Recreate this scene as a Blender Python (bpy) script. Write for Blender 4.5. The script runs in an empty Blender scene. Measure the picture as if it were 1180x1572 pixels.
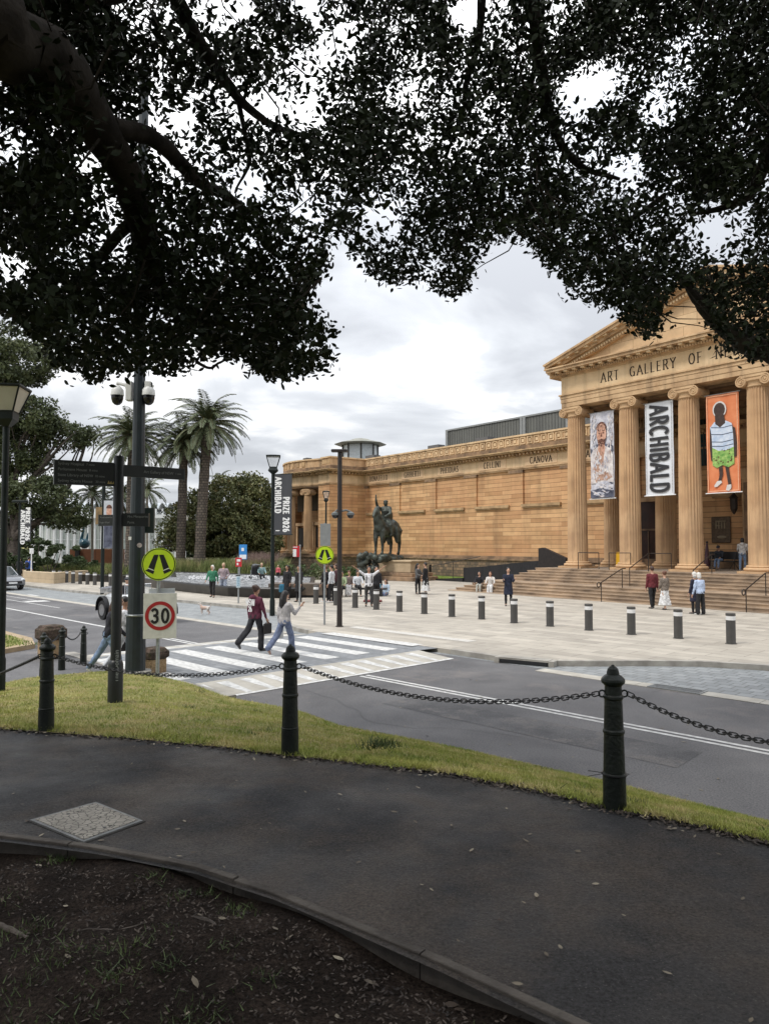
import bpy, math, random
import numpy as np
from mathutils import Vector, Matrix
random.seed(7); RNG = np.random.default_rng(7)
R = math.radians; PI = math.pi
C = bpy.context.scene.collection
S = bpy.context.scene

# ---------------------------------------------------------------- camera
F = 1120.0; PITCH = R(2.505); CAMZ = 2.9
cam_d = bpy.data.cameras.new('camera'); cam = bpy.data.objects.new('camera', cam_d); C.objects.link(cam)
cam.location = (0, 0, CAMZ); cam.rotation_euler = (R(90) + PITCH, 0, 0)
cam_d.sensor_fit = 'VERTICAL'; cam_d.sensor_height = 36; cam_d.lens = 36 * F / 1572
cam_d.clip_start = 0.05; cam_d.clip_end = 3000
S.camera = cam
# ---------------------------------------------------------------- world
W = bpy.data.worlds.new('World'); S.world = W; W.use_nodes = True
SUN_EL, SUN_AZ = 52, -38       # azimuth measured from +Y towards +X: where the sun stands
nt = W.node_tree; nt.nodes.clear()
def N(t, **k):
    n = nt.nodes.new(t)
    for a, b in k.items(): setattr(n, a, b)
    return n
L = nt.links.new
out = N('ShaderNodeOutputWorld'); mixs = N('ShaderNodeMixShader'); mixs.inputs[0].default_value = 0.93
sky = N('ShaderNodeTexSky', sky_type='NISHITA', sun_disc=False); sky.sun_elevation = R(SUN_EL); sky.sun_rotation = R(180)
bg1 = N('ShaderNodeBackground'); bg1.inputs[1].default_value = 0.1; L(sky.outputs[0], bg1.inputs[0])
bg2 = N('ShaderNodeBackground'); tc = N('ShaderNodeTexCoord'); sep = N('ShaderNodeSeparateXYZ'); L(tc.outputs['Generated'], sep.inputs[0])
add = N('ShaderNodeMath', operation='ADD'); add.inputs[1].default_value = 0.16; L(sep.outputs[2], add.inputs[0])
mx = N('ShaderNodeMath', operation='MAXIMUM'); mx.inputs[1].default_value = 0.05; L(add.outputs[0], mx.inputs[0])
dx = N('ShaderNodeMath', operation='DIVIDE'); L(sep.outputs[0], dx.inputs[0]); L(mx.outputs[0], dx.inputs[1])
dy = N('ShaderNodeMath', operation='DIVIDE'); L(sep.outputs[1], dy.inputs[0]); L(mx.outputs[0], dy.inputs[1])
cmb = N('ShaderNodeCombineXYZ'); L(dx.outputs[0], cmb.inputs[0]); L(dy.outputs[0], cmb.inputs[1]); cmb.inputs[2].default_value = 4.3
nz = N('ShaderNodeTexNoise'); nz.inputs['Scale'].default_value = 1.25; nz.inputs['Detail'].default_value = 7; nz.inputs['Roughness'].default_value = 0.52; nz.inputs['Distortion'].default_value = 0.35
L(cmb.outputs[0], nz.inputs['Vector'])
rp = N('ShaderNodeValToRGB'); L(nz.outputs[0], rp.inputs[0])
e = rp.color_ramp.elements; e[0].position = 0.40; e[0].color = (0.53, 0.55, 0.59, 1); e[1].position = 0.59; e[1].color = (0.97, 0.975, 0.985, 1)
m = rp.color_ramp.elements.new(0.52); m.color = (0.71, 0.735, 0.775, 1)
L(rp.outputs[0], bg2.inputs[0])
el = N('ShaderNodeMapRange'); L(sep.outputs[2], el.inputs[0]); el.inputs[1].default_value = 0.1; el.inputs[2].default_value = 0.9; el.inputs[3].default_value = 1.0; el.inputs[4].default_value = 2.3
L(el.outputs[0], bg2.inputs[1])
L(bg1.outputs[0], mixs.inputs[1]); L(bg2.outputs[0], mixs.inputs[2]); L(mixs.outputs[0], out.inputs[0])
# sun behind thin cloud
sd = bpy.data.lights.new('sun', 'SUN'); sd.energy = 1.8; sd.angle = R(10); sd.color = (1, 0.95, 0.87)
so = bpy.data.objects.new('sun', sd); C.objects.link(so)
sun_from = Vector((-0.62, -0.35, 1.0)).normalized()
so.rotation_euler = sun_from.to_track_quat('Z', 'Y').to_euler()
sky.sun_elevation = math.asin(sun_from.z); sky.sun_rotation = math.atan2(sun_from.x, sun_from.y)
S.view_settings.view_transform = 'Standard'; S.view_settings.look = 'None'; S.view_settings.exposure = 0.12; S.view_settings.gamma = 1
S.render.engine = 'CYCLES'; S.cycles.use_denoising = True; S.cycles.max_bounces = 5; S.cycles.diffuse_bounces = 3; S.cycles.glossy_bounces = 2
S.cycles.transmission_bounces = 3; S.cycles.transparent_max_bounces = 4; S.cycles.caustics_reflective = False; S.cycles.caustics_refractive = False

# ---------------------------------------------------------------- from photograph pixels to places
def ray(px, py):
    x = (px - 590) / F; v = (786 - py) / F
    return Vector((x, math.cos(PITCH) - v * math.sin(PITCH), math.sin(PITCH) + v * math.cos(PITCH)))
def g(px, py, z=0.0):
    d = ray(px, py); k = (z - CAMZ) / d.z
    return Vector((0, 0, CAMZ)) + d * k
def atY(px, py, Y):
    d = ray(px, py); return Vector((0, 0, CAMZ)) + d * (Y / d.y)
def nearz(x, y): return 1.30 - 0.035 * y + 0.005 * x
def gp(px, py):
    d = ray(px, py); k = (1.30 - CAMZ) / (d.z + 0.035 * d.y - 0.005 * d.x)
    return Vector((0, 0, CAMZ)) + d * k

# ---------------------------------------------------------------- materials
MATS = {}
def streaked(t, vec, col, amount):
    """rain washed soot: tall narrow dark streaks on stone"""
    n = t.nodes; l = t.links.new; mp = n.new('ShaderNodeMapping'); mp.inputs['Scale'].default_value = (1.6, 1.6, 0.16); l(vec, mp.inputs[0])
    z = n.new('ShaderNodeTexNoise'); z.inputs['Scale'].default_value = 1.0; z.inputs['Detail'].default_value = 7; z.inputs['Roughness'].default_value = 0.62; l(mp.outputs[0], z.inputs['Vector'])
    q = n.new('ShaderNodeMapRange'); l(z.outputs[0], q.inputs[0]); q.inputs[1].default_value = 0.50; q.inputs[2].default_value = 0.74; q.inputs[4].default_value = amount
    m = n.new('ShaderNodeMix'); m.data_type = 'RGBA'; l(q.outputs[0], m.inputs[0]); l(col, m.inputs[6]); m.inputs[7].default_value = (0.075, 0.05, 0.035, 1); return m.outputs[2]
def M(name, col, rough=0.6, metal=0.0, var=0.12, scale=6.0, bump=0.0, bscale=40.0, col2=None, spec=None, coat=0.0, detail=5, alpha=None, streak=None):
    """a procedural material: base colour mottled by noise, with optional bump"""
    if name in MATS: return MATS[name]
    m = bpy.data.materials.new(name); m.use_nodes = True; t = m.node_tree; n = t.nodes; b = n['Principled BSDF']
    b.inputs['Roughness'].default_value = rough; b.inputs['Metallic'].default_value = metal
    if spec is not None: b.inputs['Specular IOR Level'].default_value = spec
    if coat: b.inputs['Coat Weight'].default_value = coat
    tc = n.new('ShaderNodeTexCoord'); nz = n.new('ShaderNodeTexNoise'); nz.inputs['Scale'].default_value = scale; nz.inputs['Detail'].default_value = detail
    t.links.new(tc.outputs['Object'], nz.inputs['Vector'])
    r = n.new('ShaderNodeValToRGB'); t.links.new(nz.outputs[0], r.inputs[0])
    if col2 is None:
        a = [max(0, c * (1 - var)) for c in col]; d = [min(1, c * (1 + var)) for c in col]
    else: a, d = col, col2
    r.color_ramp.elements[0].position = 0.33; r.color_ramp.elements[0].color = (*a, 1)
    r.color_ramp.elements[1].position = 0.67; r.color_ramp.elements[1].color = (*d, 1)
    t.links.new(streaked(t, tc.outputs['Object'], r.outputs[0], streak) if streak else r.outputs[0], b.inputs['Base Color'])
    if bump:
        nb = n.new('ShaderNodeTexNoise'); nb.inputs['Scale'].default_value = bscale; nb.inputs['Detail'].default_value = 4
        t.links.new(tc.outputs['Object'], nb.inputs['Vector'])
        bp = n.new('ShaderNodeBump'); bp.inputs['Strength'].default_value = bump; bp.inputs['Distance'].default_value = 0.02
        t.links.new(nb.outputs[0], bp.inputs['Height']); t.links.new(bp.outputs[0], b.inputs['Normal'])
    if alpha is not None: b.inputs['Alpha'].default_value = alpha
    MATS[name] = m; return m

def brick_mat(name, c1, c2, mortar, bw, bh, msize=0.006, rough=0.85, mode='wall', bump=0.35, offset=0.5, stain=None, hline=None, streak=None, stain_scale=0.5, nscale=3.0, rot=0.0, squash=1.0, bias=0.0, stain_pos=(0.5,0.72)):
    if name in MATS: return MATS[name]
    m = bpy.data.materials.new(name); m.use_nodes = True; t = m.node_tree; n = t.nodes; b = n['Principled BSDF']; l = t.links.new
    b.inputs['Roughness'].default_value = rough
    tc = n.new('ShaderNodeTexCoord'); vec = tc.outputs['Object']
    if mode == 'wall':
        s = n.new('ShaderNodeSeparateXYZ'); l(vec, s.inputs[0]); a = n.new('ShaderNodeMath'); a.operation = 'ADD'; l(s.outputs[0], a.inputs[0]); l(s.outputs[1], a.inputs[1])
        c = n.new('ShaderNodeCombineXYZ'); l(a.outputs[0], c.inputs[0]); l(s.outputs[2], c.inputs[1]); v2 = c.outputs[0]
    else:
        mp = n.new('ShaderNodeMapping'); mp.inputs['Rotation'].default_value = (0, 0, rot); l(vec, mp.inputs[0]); v2 = mp.outputs[0]
    br = n.new('ShaderNodeTexBrick'); l(v2, br.inputs['Vector']); br.offset = offset; br.squash = squash
    br.inputs['Scale'].default_value = 1.0; br.inputs['Brick Width'].default_value = bw; br.inputs['Row Height'].default_value = bh
    br.inputs['Mortar Size'].default_value = msize; br.inputs['Bias'].default_value = bias; br.inputs['Mortar Smooth'].default_value = 0.3
    br.inputs['Color1'].default_value = (*c1, 1); br.inputs['Color2'].default_value = (*c2, 1); br.inputs['Mortar'].default_value = (*mortar, 1)
    nz = n.new('ShaderNodeTexNoise'); nz.inputs['Scale'].default_value = nscale; nz.inputs['Detail'].default_value = 8; nz.inputs['Roughness'].default_value = 0.65; l(vec, nz.inputs['Vector'])
    mr = n.new('ShaderNodeMapRange'); l(nz.outputs[0], mr.inputs[0]); mr.inputs[1].default_value = 0.25; mr.inputs[2].default_value = 0.75; mr.inputs[3].default_value = 0.80; mr.inputs[4].default_value = 1.18
    mu = n.new('ShaderNodeMix'); mu.data_type = 'RGBA'; mu.blend_type = 'MULTIPLY'; mu.inputs[0].default_value = 1
    l(br.outputs['Color'], mu.inputs[6]); l(mr.outputs[0], mu.inputs[7]); col = mu.outputs[2]
    if stain:
        ns = n.new('ShaderNodeTexNoise'); ns.inputs['Scale'].default_value = stain_scale; ns.inputs['Detail'].default_value = 6; l(vec, ns.inputs['Vector'])
        ms = n.new('ShaderNodeMapRange'); l(ns.outputs[0], ms.inputs[0]); ms.inputs[1].default_value = stain_pos[0]; ms.inputs[2].default_value = stain_pos[1]; ms.inputs[4].default_value = 0.75
        mm = n.new('ShaderNodeMix'); mm.data_type = 'RGBA'; l(ms.outputs[0], mm.inputs[0]); l(col, mm.inputs[6]); mm.inputs[7].default_value = (*stain, 1); col = mm.outputs[2]
    if streak: col = streaked(t, vec, col, streak)
    if hline:      # dark bed joints, their shadow painted into the colour
        sz = n.new('ShaderNodeSeparateXYZ'); l(vec, sz.inputs[0]); md = n.new('ShaderNodeMath'); md.operation = 'PINGPONG'; l(sz.outputs[2], md.inputs[0]); md.inputs[1].default_value = bh/2
        mh = n.new('ShaderNodeMapRange'); l(md.outputs[0], mh.inputs[0]); mh.inputs[1].default_value = 0.0; mh.inputs[2].default_value = 0.032; mh.inputs[3].default_value = hline; mh.inputs[4].default_value = 1.0
        m5 = n.new('ShaderNodeMix'); m5.data_type = 'RGBA'; m5.blend_type = 'MULTIPLY'; m5.inputs[0].default_value = 1; l(col, m5.inputs[6]); l(mh.outputs[0], m5.inputs[7]); col = m5.outputs[2]
    l(col, b.inputs['Base Color'])
    bp = n.new('ShaderNodeBump'); bp.inputs['Strength'].default_value = bump; bp.inputs['Distance'].default_value = 0.02
    iv = n.new('ShaderNodeMath'); iv.operation = 'MULTIPLY_ADD'; l(br.outputs['Fac'], iv.inputs[0]); iv.inputs[1].default_value = -1; 
    sc = n.new('ShaderNodeMath'); sc.operation = 'MULTIPLY'; l(nz.outputs[0], sc.inputs[0]); sc.inputs[1].default_value = 0.6; l(sc.outputs[0], iv.inputs[2])
    l(iv.outputs[0], bp.inputs['Height']); l(bp.outputs[0], b.inputs['Normal'])
    MATS[name] = m; return m

# ---------------------------------------------------------------- mesh builder
class MB:
    def __init__(s): s.v = []; s.f = []; s.mi = []; s.cur = 0; s.T = None
    def mat(s, i): s.cur = i; return s
    def add(s, vs, fs):
        o = len(s.v)
        if s.T is not None: vs = [s.T @ Vector(p) for p in vs]
        s.v.extend([tuple(p) for p in vs]); s.f.extend([tuple(i + o for i in f) for f in fs]); s.mi.extend([s.cur] * len(fs)); return s
    def box(s, x0, x1, y0, y1, z0, z1):
        return s.add([(x0,y0,z0),(x1,y0,z0),(x1,y1,z0),(x0,y1,z0),(x0,y0,z1),(x1,y0,z1),(x1,y1,z1),(x0,y1,z1)],
                     [(0,3,2,1),(4,5,6,7),(0,1,5,4),(1,2,6,5),(2,3,7,6),(3,0,4,7)])
    def cbox(s, c, d, bev=0.0):
        x, y, z = c; a, b, h = d[0]/2, d[1]/2, d[2]/2
        if not bev: return s.box(x-a, x+a, y-b, y+b, z-h, z+h)
        k = bev; ring = lambda zz, q: [(x-a+q,y-b+q+k,zz),(x-a+q+k,y-b+q,zz),(x+a-q-k,y-b+q,zz),(x+a-q,y-b+q+k,zz),(x+a-q,y+b-q-k,zz),(x+a-q-k,y+b-q,zz),(x-a+q+k,y+b-q,zz),(x-a+q,y+b-q-k,zz)]
        return s.loft([ring(z-h, k), ring(z-h+k, 0), ring(z+h-k, 0), ring(z+h, k)])
    def loft(s, rings, cap=True, closed=True):
        n = len(rings[0]); vs = [p for r in rings for p in r]; fs = []
        for i in range(len(rings)-1):
            for j in range(n if closed else n-1):
                k = (j+1) % n; fs.append((i*n+j, i*n+k, (i+1)*n+k, (i+1)*n+j))
        if cap and closed: fs.append(tuple(range(n-1,-1,-1))); fs.append(tuple((len(rings)-1)*n+j for j in range(n)))
        return s.add(vs, fs)
    def tube(s, pts, rad, n=8, cap=True):
        pts = [Vector(p) for p in pts]
        if not hasattr(rad, '__len__'): rad = [rad]*len(pts)
        up = None; rings = []
        for i, p in enumerate(pts):
            d = (pts[min(i+1,len(pts)-1)] - pts[max(i-1,0)])
            if d.length < 1e-9: d = Vector((0,0,1))
            d.normalize()
            if up is None:
                up = d.orthogonal().normalized()
            up = (up - d*up.dot(d))
            up = up.normalized() if up.length > 1e-6 else d.orthogonal().normalized()
            w = d.cross(up); rings.append([p + (up*math.cos(2*PI*k/n) + w*math.sin(2*PI*k/n))*rad[i] for k in range(n)])
        return s.loft(rings, cap)
    def lathe(s, prof, n=16, c=(0,0,0), cap=True, sx=1, sy=1):
        return s.loft([[(c[0]+sx*r*math.cos(2*PI*k/n), c[1]+sy*r*math.sin(2*PI*k/n), c[2]+z) for k in range(n)] for r, z in prof], cap)
    def ball(s, c, r, n=10, m=7):
        if not hasattr(r, '__len__'): r = (r,r,r)
        rings = []
        for i in range(m+1):
            a = PI*(i/m) ; q = max(math.sin(a), 0.02); z = -math.cos(a)
            rings.append([(c[0]+r[0]*q*math.cos(2*PI*k/n), c[1]+r[1]*q*math.sin(2*PI*k/n), c[2]+r[2]*z) for k in range(n)])
        return s.loft(rings)
    def prism(s, poly, y0, y1):       # polygon in (x,z), extruded along y
        n = len(poly); vs = [(x,y0,z) for x,z in poly] + [(x,y1,z) for x,z in poly]
        return s.add(vs, [tuple(range(n)), tuple(range(2*n-1,n-1,-1))] + [(i,i+n,(i+1)%n+n,(i+1)%n) for i in range(n)])
    def slab(s, poly, z0, z1):        # polygon in (x,y), extruded up
        n = len(poly); vs = [(x,y,z0) for x,y in poly] + [(x,y,z1) for x,y in poly]
        return s.add(vs, [tuple(range(n-1,-1,-1)), tuple(range(n,2*n))] + [(i,(i+1)%n,(i+1)%n+n,i+n) for i in range(n)])
    def build(s, name, mat, parent=None, smooth=None, loc=None):
        me = bpy.data.meshes.new(name); me.from_pydata(s.v, [], s.f)
        mats = mat if isinstance(mat, (list, tuple)) else [mat]
        for m in mats: me.materials.append(m)
        if len(mats) > 1: me.polygons.foreach_set('material_index', s.mi)
        me.update()
        if smooth: me.shade_smooth(); me.set_sharp_from_angle(angle=R(smooth))
        o = bpy.data.objects.new(name, me); C.objects.link(o)
        if parent: o.parent = parent
        if loc is not None: o.location = loc
        return o
def tag(o, label=None, cat=None, group=None, kind=None):
    if label: o['label'] = label
    if cat: o['category'] = cat
    if group: o['group'] = group
    if kind: o['kind'] = kind
    return o
def thing(name, label, cat, loc=(0,0,0), rz=0.0, group=None, scale=1.0):
    o = bpy.data.objects.new(name, None); C.objects.link(o); o.empty_display_size = 0.2
    o.location = loc; o.rotation_euler = (0,0,rz); o.scale = (scale,)*3
    return tag(o, label, cat, group)
def copy_tree(o, parent=None):
    c = o.copy(); C.objects.link(c)
    if parent: c.parent = parent
    for ch in o.children: copy_tree(ch, c)
    return c
def raw(name, V, n, mat, parent=None, smooth=False):
    """mesh from a numpy vertex array, every n consecutive vertices one face"""
    V = np.asarray(V, dtype=np.float32).reshape(-1, 3); k = len(V)//n
    me = bpy.data.meshes.new(name); me.vertices.add(len(V)); me.vertices.foreach_set('co', V.ravel())
    me.loops.add(len(V)); me.loops.foreach_set('vertex_index', np.arange(len(V), dtype=np.int32))
    me.polygons.add(k); me.polygons.foreach_set('loop_start', np.arange(k, dtype=np.int32)*n)
    me.materials.append(mat); me.update(calc_edges=True)
    o = bpy.data.objects.new(name, me); C.objects.link(o)
    if parent: o.parent = parent
    return o
def inpoly(x, y, poly):
    r = np.zeros(len(x), bool); n = len(poly)
    for i in range(n):
        x1, y1 = poly[i]; x2, y2 = poly[(i+1) % n]
        c = ((y1 > y) != (y2 > y)) & (x < (x2-x1)*(y-y1)/((y2-y1) or 1e-9)+x1); r ^= c
    return r

# ---------------------------------------------------------------- lettering drawn as strokes
def arc(cx, cy, rx, ry, a0, a1, n=9): return [(cx+rx*math.cos(R(a0+(a1-a0)*i/n)), cy+ry*math.sin(R(a0+(a1-a0)*i/n))) for i in range(n+1)]
GL = {
 'A': (.72, [[(0,0),(.36,1)],[(.36,1),(.72,0)],[(.14,.34),(.58,.34)]], [0,.72]),
 'B': (.6, [[(.08,0),(.08,1)],[(.08,1),(.32,1)]+arc(.32,.77,.2,.23,90,-90)+[(.08,.54)],[(.32,.54)]+arc(.34,.27,.24,.27,90,-90)+[(.08,0)]], []),
 'C': (.66, [arc(.36,.5,.33,.5,50,310,14)], []),
 'D': (.68, [[(.08,0),(.08,1)],[(.08,1),(.26,1)]+arc(.26,.5,.38,.5,90,-90,12)+[(.08,0)]], []),
 'E': (.54, [[(.08,0),(.08,1)],[(.08,.98),(.5,.98)],[(.08,.52),(.42,.52)],[(.08,.02),(.52,.02)]], []),
 'F': (.52, [[(.08,0),(.08,1)],[(.08,.98),(.5,.98)],[(.08,.52),(.4,.52)]], [.08]),
 'G': (.7, [arc(.36,.5,.33,.5,50,330,14),[(.62,.02),(.62,.42)],[(.44,.42),(.66,.42)]], []),
 'H': (.68, [[(.08,0),(.08,1)],[(.6,0),(.6,1)],[(.08,.5),(.6,.5)]], [.08,.6]),
 'I': (.18, [[(.09,0),(.09,1)]], [.09]),
 'L': (.5, [[(.08,0),(.08,1)],[(.08,.02),(.48,.02)]], []),
 'M': (.8, [[(.06,0),(.1,1)],[(.1,1),(.4,.1)],[(.4,.1),(.7,1)],[(.7,1),(.74,0)]], [.06,.74]),
 'N': (.7, [[(.08,0),(.08,1)],[(.08,1),(.62,0)],[(.62,0),(.62,1)]], [.08]),
 'O': (.74, [arc(.37,.5,.33,.5,0,360,18)], []),
 'P': (.56, [[(.08,0),(.08,1)],[(.08,1),(.3,1)]+arc(.3,.73,.22,.27,90,-90)+[(.08,.46)]], [.08]),
 'R': (.62, [[(.08,0),(.08,1)],[(.08,1),(.3,1)]+arc(.3,.74,.22,.26,90,-90)+[(.08,.48)],[(.3,.48),(.6,0)]], [.08,.6]),
 'S': (.54, [arc(.27,.75,.2,.25,40,230,9)+arc(.27,.26,.22,.26,60,-140,9)], []),
 'T': (.62, [[(.31,0),(.31,1)],[(.02,.98),(.6,.98)]], [.31]),
 'U': (.66, [[(.08,1),(.08,.3)]+arc(.33,.3,.25,.3,180,360)+[(.58,1)]], []),
 'V': (.7, [[(0,1),(.35,0)],[(.35,0),(.7,1)]], []),
 'W': (.95, [[(0,1),(.24,0)],[(.24,0),(.475,1)],[(.475,1),(.71,0)],[(.71,0),(.95,1)]], []),
 'Y': (.66, [[(0,1),(.33,.5)],[(.66,1),(.33,.5)],[(.33,.5),(.33,0)]], [.33]),
 'Z': (.58, [[(.04,.98),(.54,.98)],[(.54,.98),(.04,.02)],[(.04,.02),(.56,.02)]], []),
 '2': (.54, [arc(.27,.74,.21,.26,160,-30,9)+[(.05,.02)],[(.05,.02),(.5,.02)]], []),
 '0': (.56, [arc(.28,.5,.22,.5,0,360,16)], []),
 '6': (.56, [arc(.28,.3,.22,.3,0,360,12),[(.06,.32)]+arc(.34,.42,.27,.58,185,90,7)], []),
 '3': (.54, [arc(.26,.75,.2,.25,150,-80,9)+[(.22,.52)],[(.22,.52)]+arc(.26,.26,.22,.26,85,-150,10)], []),
}
def letters(mb, text, origin, u, v, h, th=0.14, thin=None, serif=False, sx=1.0, gap=0.16, align=0.5, n=None):
    """strokes in the plane spanned by u (reading direction) and v (letter up); the plane's own normal is u x v"""
    u = Vector(u).normalized(); v = Vector(v).normalized(); nn = u.cross(v) if n is None else Vector(n); o = Vector(origin)
    wid = sum((GL[c][0]*sx if c in GL else 0.36*sx) + gap for c in text) - gap
    x = -wid*align; k = 0
    for c in text:
        if c not in GL: x += 0.36*sx + gap; continue
        w, strokes, feet = GL[c]
        segs = []
        for st in strokes:
            st = [(p[0]*sx, p[1]) for p in st]
            for a, b in zip(st[:-1], st[1:]):
                t = th
                if thin is not None and abs(a[0]-b[0]) > abs(a[1]-b[1])*1.6: t = thin
                segs.append((a, b, t))
        if serif:
            for fx in feet:
                segs.append(((fx*sx-.1, .02), (fx*sx+.1, .02), thin or th))
                if c not in 'AT': segs.append(((fx*sx-.1, .98), (fx*sx+.1, .98), thin or th))
        for a, b, t in segs:
            dx, dy = b[0]-a[0], b[1]-a[1]; ln = math.hypot(dx, dy) or 1e-6; dx /= ln; dy /= ln
            px_, py_ = -dy*t/2, dx*t/2; e_ = t*0.28; k += 1
            q = [(a[0]-dx*e_+px_, a[1]-dy*e_+py_), (a[0]-dx*e_-px_, a[1]-dy*e_-py_), (b[0]+dx*e_-px_, b[1]+dy*e_-py_), (b[0]+dx*e_+px_, b[1]+dy*e_+py_)]
            mb.add([o + u*((x+qx)*h) + v*(qy*h) + nn*(0.0004*(k % 17)) for qx, qy in q], [(0,1,2,3)])
        x += w*sx + gap
    return mb
def smalltext(text, size, mat, parent, loc, rot, name='lettering', sx=1.0, align='LEFT', label=None):
    cu = bpy.data.curves.new(name, 'FONT'); cu.body = text; cu.size = size; cu.align_x = align; cu.align_y = 'CENTER'; cu.offset = 0.0
    o = bpy.data.objects.new(name, cu); C.objects.link(o)
    bpy.context.view_layer.update()
    me = bpy.data.meshes.new_from_object(o.evaluated_get(bpy.context.evaluated_depsgraph_get())); bpy.data.objects.remove(o); 
    me.materials.clear(); me.materials.append(mat)
    o = bpy.data.objects.new(name, me); C.objects.link(o); o.parent = parent; o.location = loc; o.rotation_euler = rot; o.scale = (sx,1,1)
    return o

# ---------------------------------------------------------------- common materials
black_metal = M('black_green_paint', (0.006,0.011,0.010), rough=0.45, var=0.3, scale=9, bump=0.12, bscale=60, spec=.3)
post_paint = M('dark_green_cast_iron', (0.005,0.008,0.006), col2=(0.013,0.018,0.013), rough=0.42, spec=.35, scale=7, bump=0.3, bscale=45)
pole_grey = M('dark_blue_grey_paint', (0.012,0.019,0.024), rough=0.45, var=0.2)
steel = M('galvanised_steel', (0.32,0.34,0.35), rough=0.45, metal=0.5, var=0.15, scale=20)
white_paint = M('white_paint', (0.75,0.76,0.76), rough=0.5, var=0.05)
concrete = M('kerb_concrete', (0.24,0.225,0.20), col2=(0.40,0.38,0.34), rough=0.9, scale=3, bump=0.3, bscale=70)
black = M('black_plastic', (0.012,0.012,0.014), rough=0.45)
# ================================================================ GROUND
def ground_mat(name, c1, c2, c3=None, patch=0.6, fine=90, rough=(0.6,0.95), bump=0.4, fleck=None, c3pos=(0.5,0.62), bdist=0.012, spec=.4, grit=(0.55,1.5)):
    m = bpy.data.materials.new(name); m.use_nodes = True; t = m.node_tree; n = t.nodes; b = n['Principled BSDF']; l = t.links.new; b.inputs['Specular IOR Level'].default_value = spec
    tc = n.new('ShaderNodeTexCoord'); v = tc.outputs['Object']
    def noise(s, d=6, r=0.6, dist=0.0):
        z = n.new('ShaderNodeTexNoise'); z.inputs['Scale'].default_value = s; z.inputs['Detail'].default_value = d; z.inputs['Roughness'].default_value = r; z.inputs['Distortion'].default_value = dist; l(v, z.inputs['Vector']); return z.outputs[0]
    def mapr(i, a, b_, c=0.0, d=1.0):
        z = n.new('ShaderNodeMapRange'); l(i, z.inputs[0]); z.inputs[1].default_value = a; z.inputs[2].default_value = b_; z.inputs[3].default_value = c; z.inputs[4].default_value = d; return z.outputs[0]
    def mix(f, a, b_, mode='MIX'):
        z = n.new('ShaderNodeMix'); z.data_type = 'RGBA'; z.blend_type = mode
        if isinstance(f, (int,float)): z.inputs[0].default_value = f
        else: l(f, z.inputs[0])
        for s_, q in ((6,a),(7,b_)):
            if isinstance(q, tuple): z.inputs[s_].default_value = (*q,1)
            else: l(q, z.inputs[s_])
        return z.outputs[2]
    big = noise(patch, 7, 0.62, 0.4)
    col = mix(mapr(big, 0.35, 0.65), c1, c2)
    if c3: col = mix(mapr(noise(patch*1.7, 8, 0.7), *c3pos, 0, 0.9), col, c3)
    sp = noise(fine, 3, 0.8); col = mix(1.0, col, mapr(sp, 0.3, 0.72, *grit), 'MULTIPLY')
    if fleck:
        vo = n.new('ShaderNodeTexVoronoi'); vo.inputs['Scale'].default_value = fine*0.7; l(v, vo.inputs['Vector'])
        col = mix(mapr(vo.outputs['Distance'], 0.10, 0.16, 0.7, 0.0), col, fleck)
    l(col, b.inputs['Base Color'])
    l(mapr(noise(patch*1.3, 5), 0.35, 0.62, *rough), b.inputs['Roughness'])
    bp = n.new('ShaderNodeBump'); bp.inputs['Strength'].default_value = bump; bp.inputs['Distance'].default_value = bdist
    l(noise(fine*0.8, 5, 0.75), bp.inputs['Height']); l(bp.outputs[0], b.inputs['Normal'])
    MATS[name] = m; return m
asphalt = ground_mat('road_asphalt', (0.085,0.084,0.088), (0.150,0.147,0.149), (0.20,0.18,0.17), patch=0.30, fine=42, rough=(0.6,0.9), c3pos=(0.54,0.72), grit=(.45,1.65))
path_mat = ground_mat('path_asphalt', (0.026,0.027,0.031), (0.046,0.044,0.044), (0.072,0.057,0.046), patch=0.62, fine=58, rough=(0.34,0.9), bump=1.0, c3pos=(0.44,0.62), bdist=.03, grit=(.25,2.0), spec=.38, fleck=(.16,.15,.14))
soil_mat = ground_mat('dark_soil', (0.020,0.015,0.012), (0.042,0.031,0.025), (0.062,0.046,0.037), patch=2.2, fine=60, rough=(0.85,1.0), bump=1.0, bdist=0.06, spec=.1, grit=(.2,2.2))
turf_mat = ground_mat('turf_soil', (0.15,0.16,0.04), (0.28,0.26,0.09), (0.32,0.25,0.12), patch=1.2, fine=40, rough=(0.9,1.0), bump=0.8)
plaza_mat = brick_mat('plaza_paving', (0.47,0.43,0.365), (0.33,0.30,0.255), (0.15,0.135,0.115), 1.5, 0.5, 0.010, mode='floor', bump=0.15, nscale=1.4, rough=0.75, stain=(0.30,0.265,0.22), stain_scale=0.3, stain_pos=(0.5,0.85))
bay_mat = brick_mat('blue_grey_pavers', (0.29,0.305,0.31), (0.22,0.235,0.24), (0.15,0.155,0.155), 0.3, 0.3, 0.014, mode='floor', rough=0.7, offset=0.5, nscale=2.0)
table_mat = brick_mat('crossing_pavers', (0.24,0.25,0.26), (0.18,0.19,0.20), (0.12,0.125,0.13), 0.3, 0.15, 0.009, mode='floor', rough=0.75, nscale=2.0)
ramp_mat = M('pale_ramp_concrete', (0.36,0.335,0.29), col2=(0.50,0.475,0.42), rough=0.9, scale=2.5, bump=0.2, bscale=90)
line_mat = M('road_line_paint', (0.44,0.435,0.42), col2=(0.70,0.70,0.68), rough=0.6, scale=9, detail=12, bump=0.2)

gm = MB(); gm.add([(-900,-60,-0.06),(900,-60,-0.06),(900,1800,-0.06),(-900,1800,-0.06)], [(0,1,2,3)])
tag(gm.build('ground', turf_mat), kind='structure')

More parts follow.
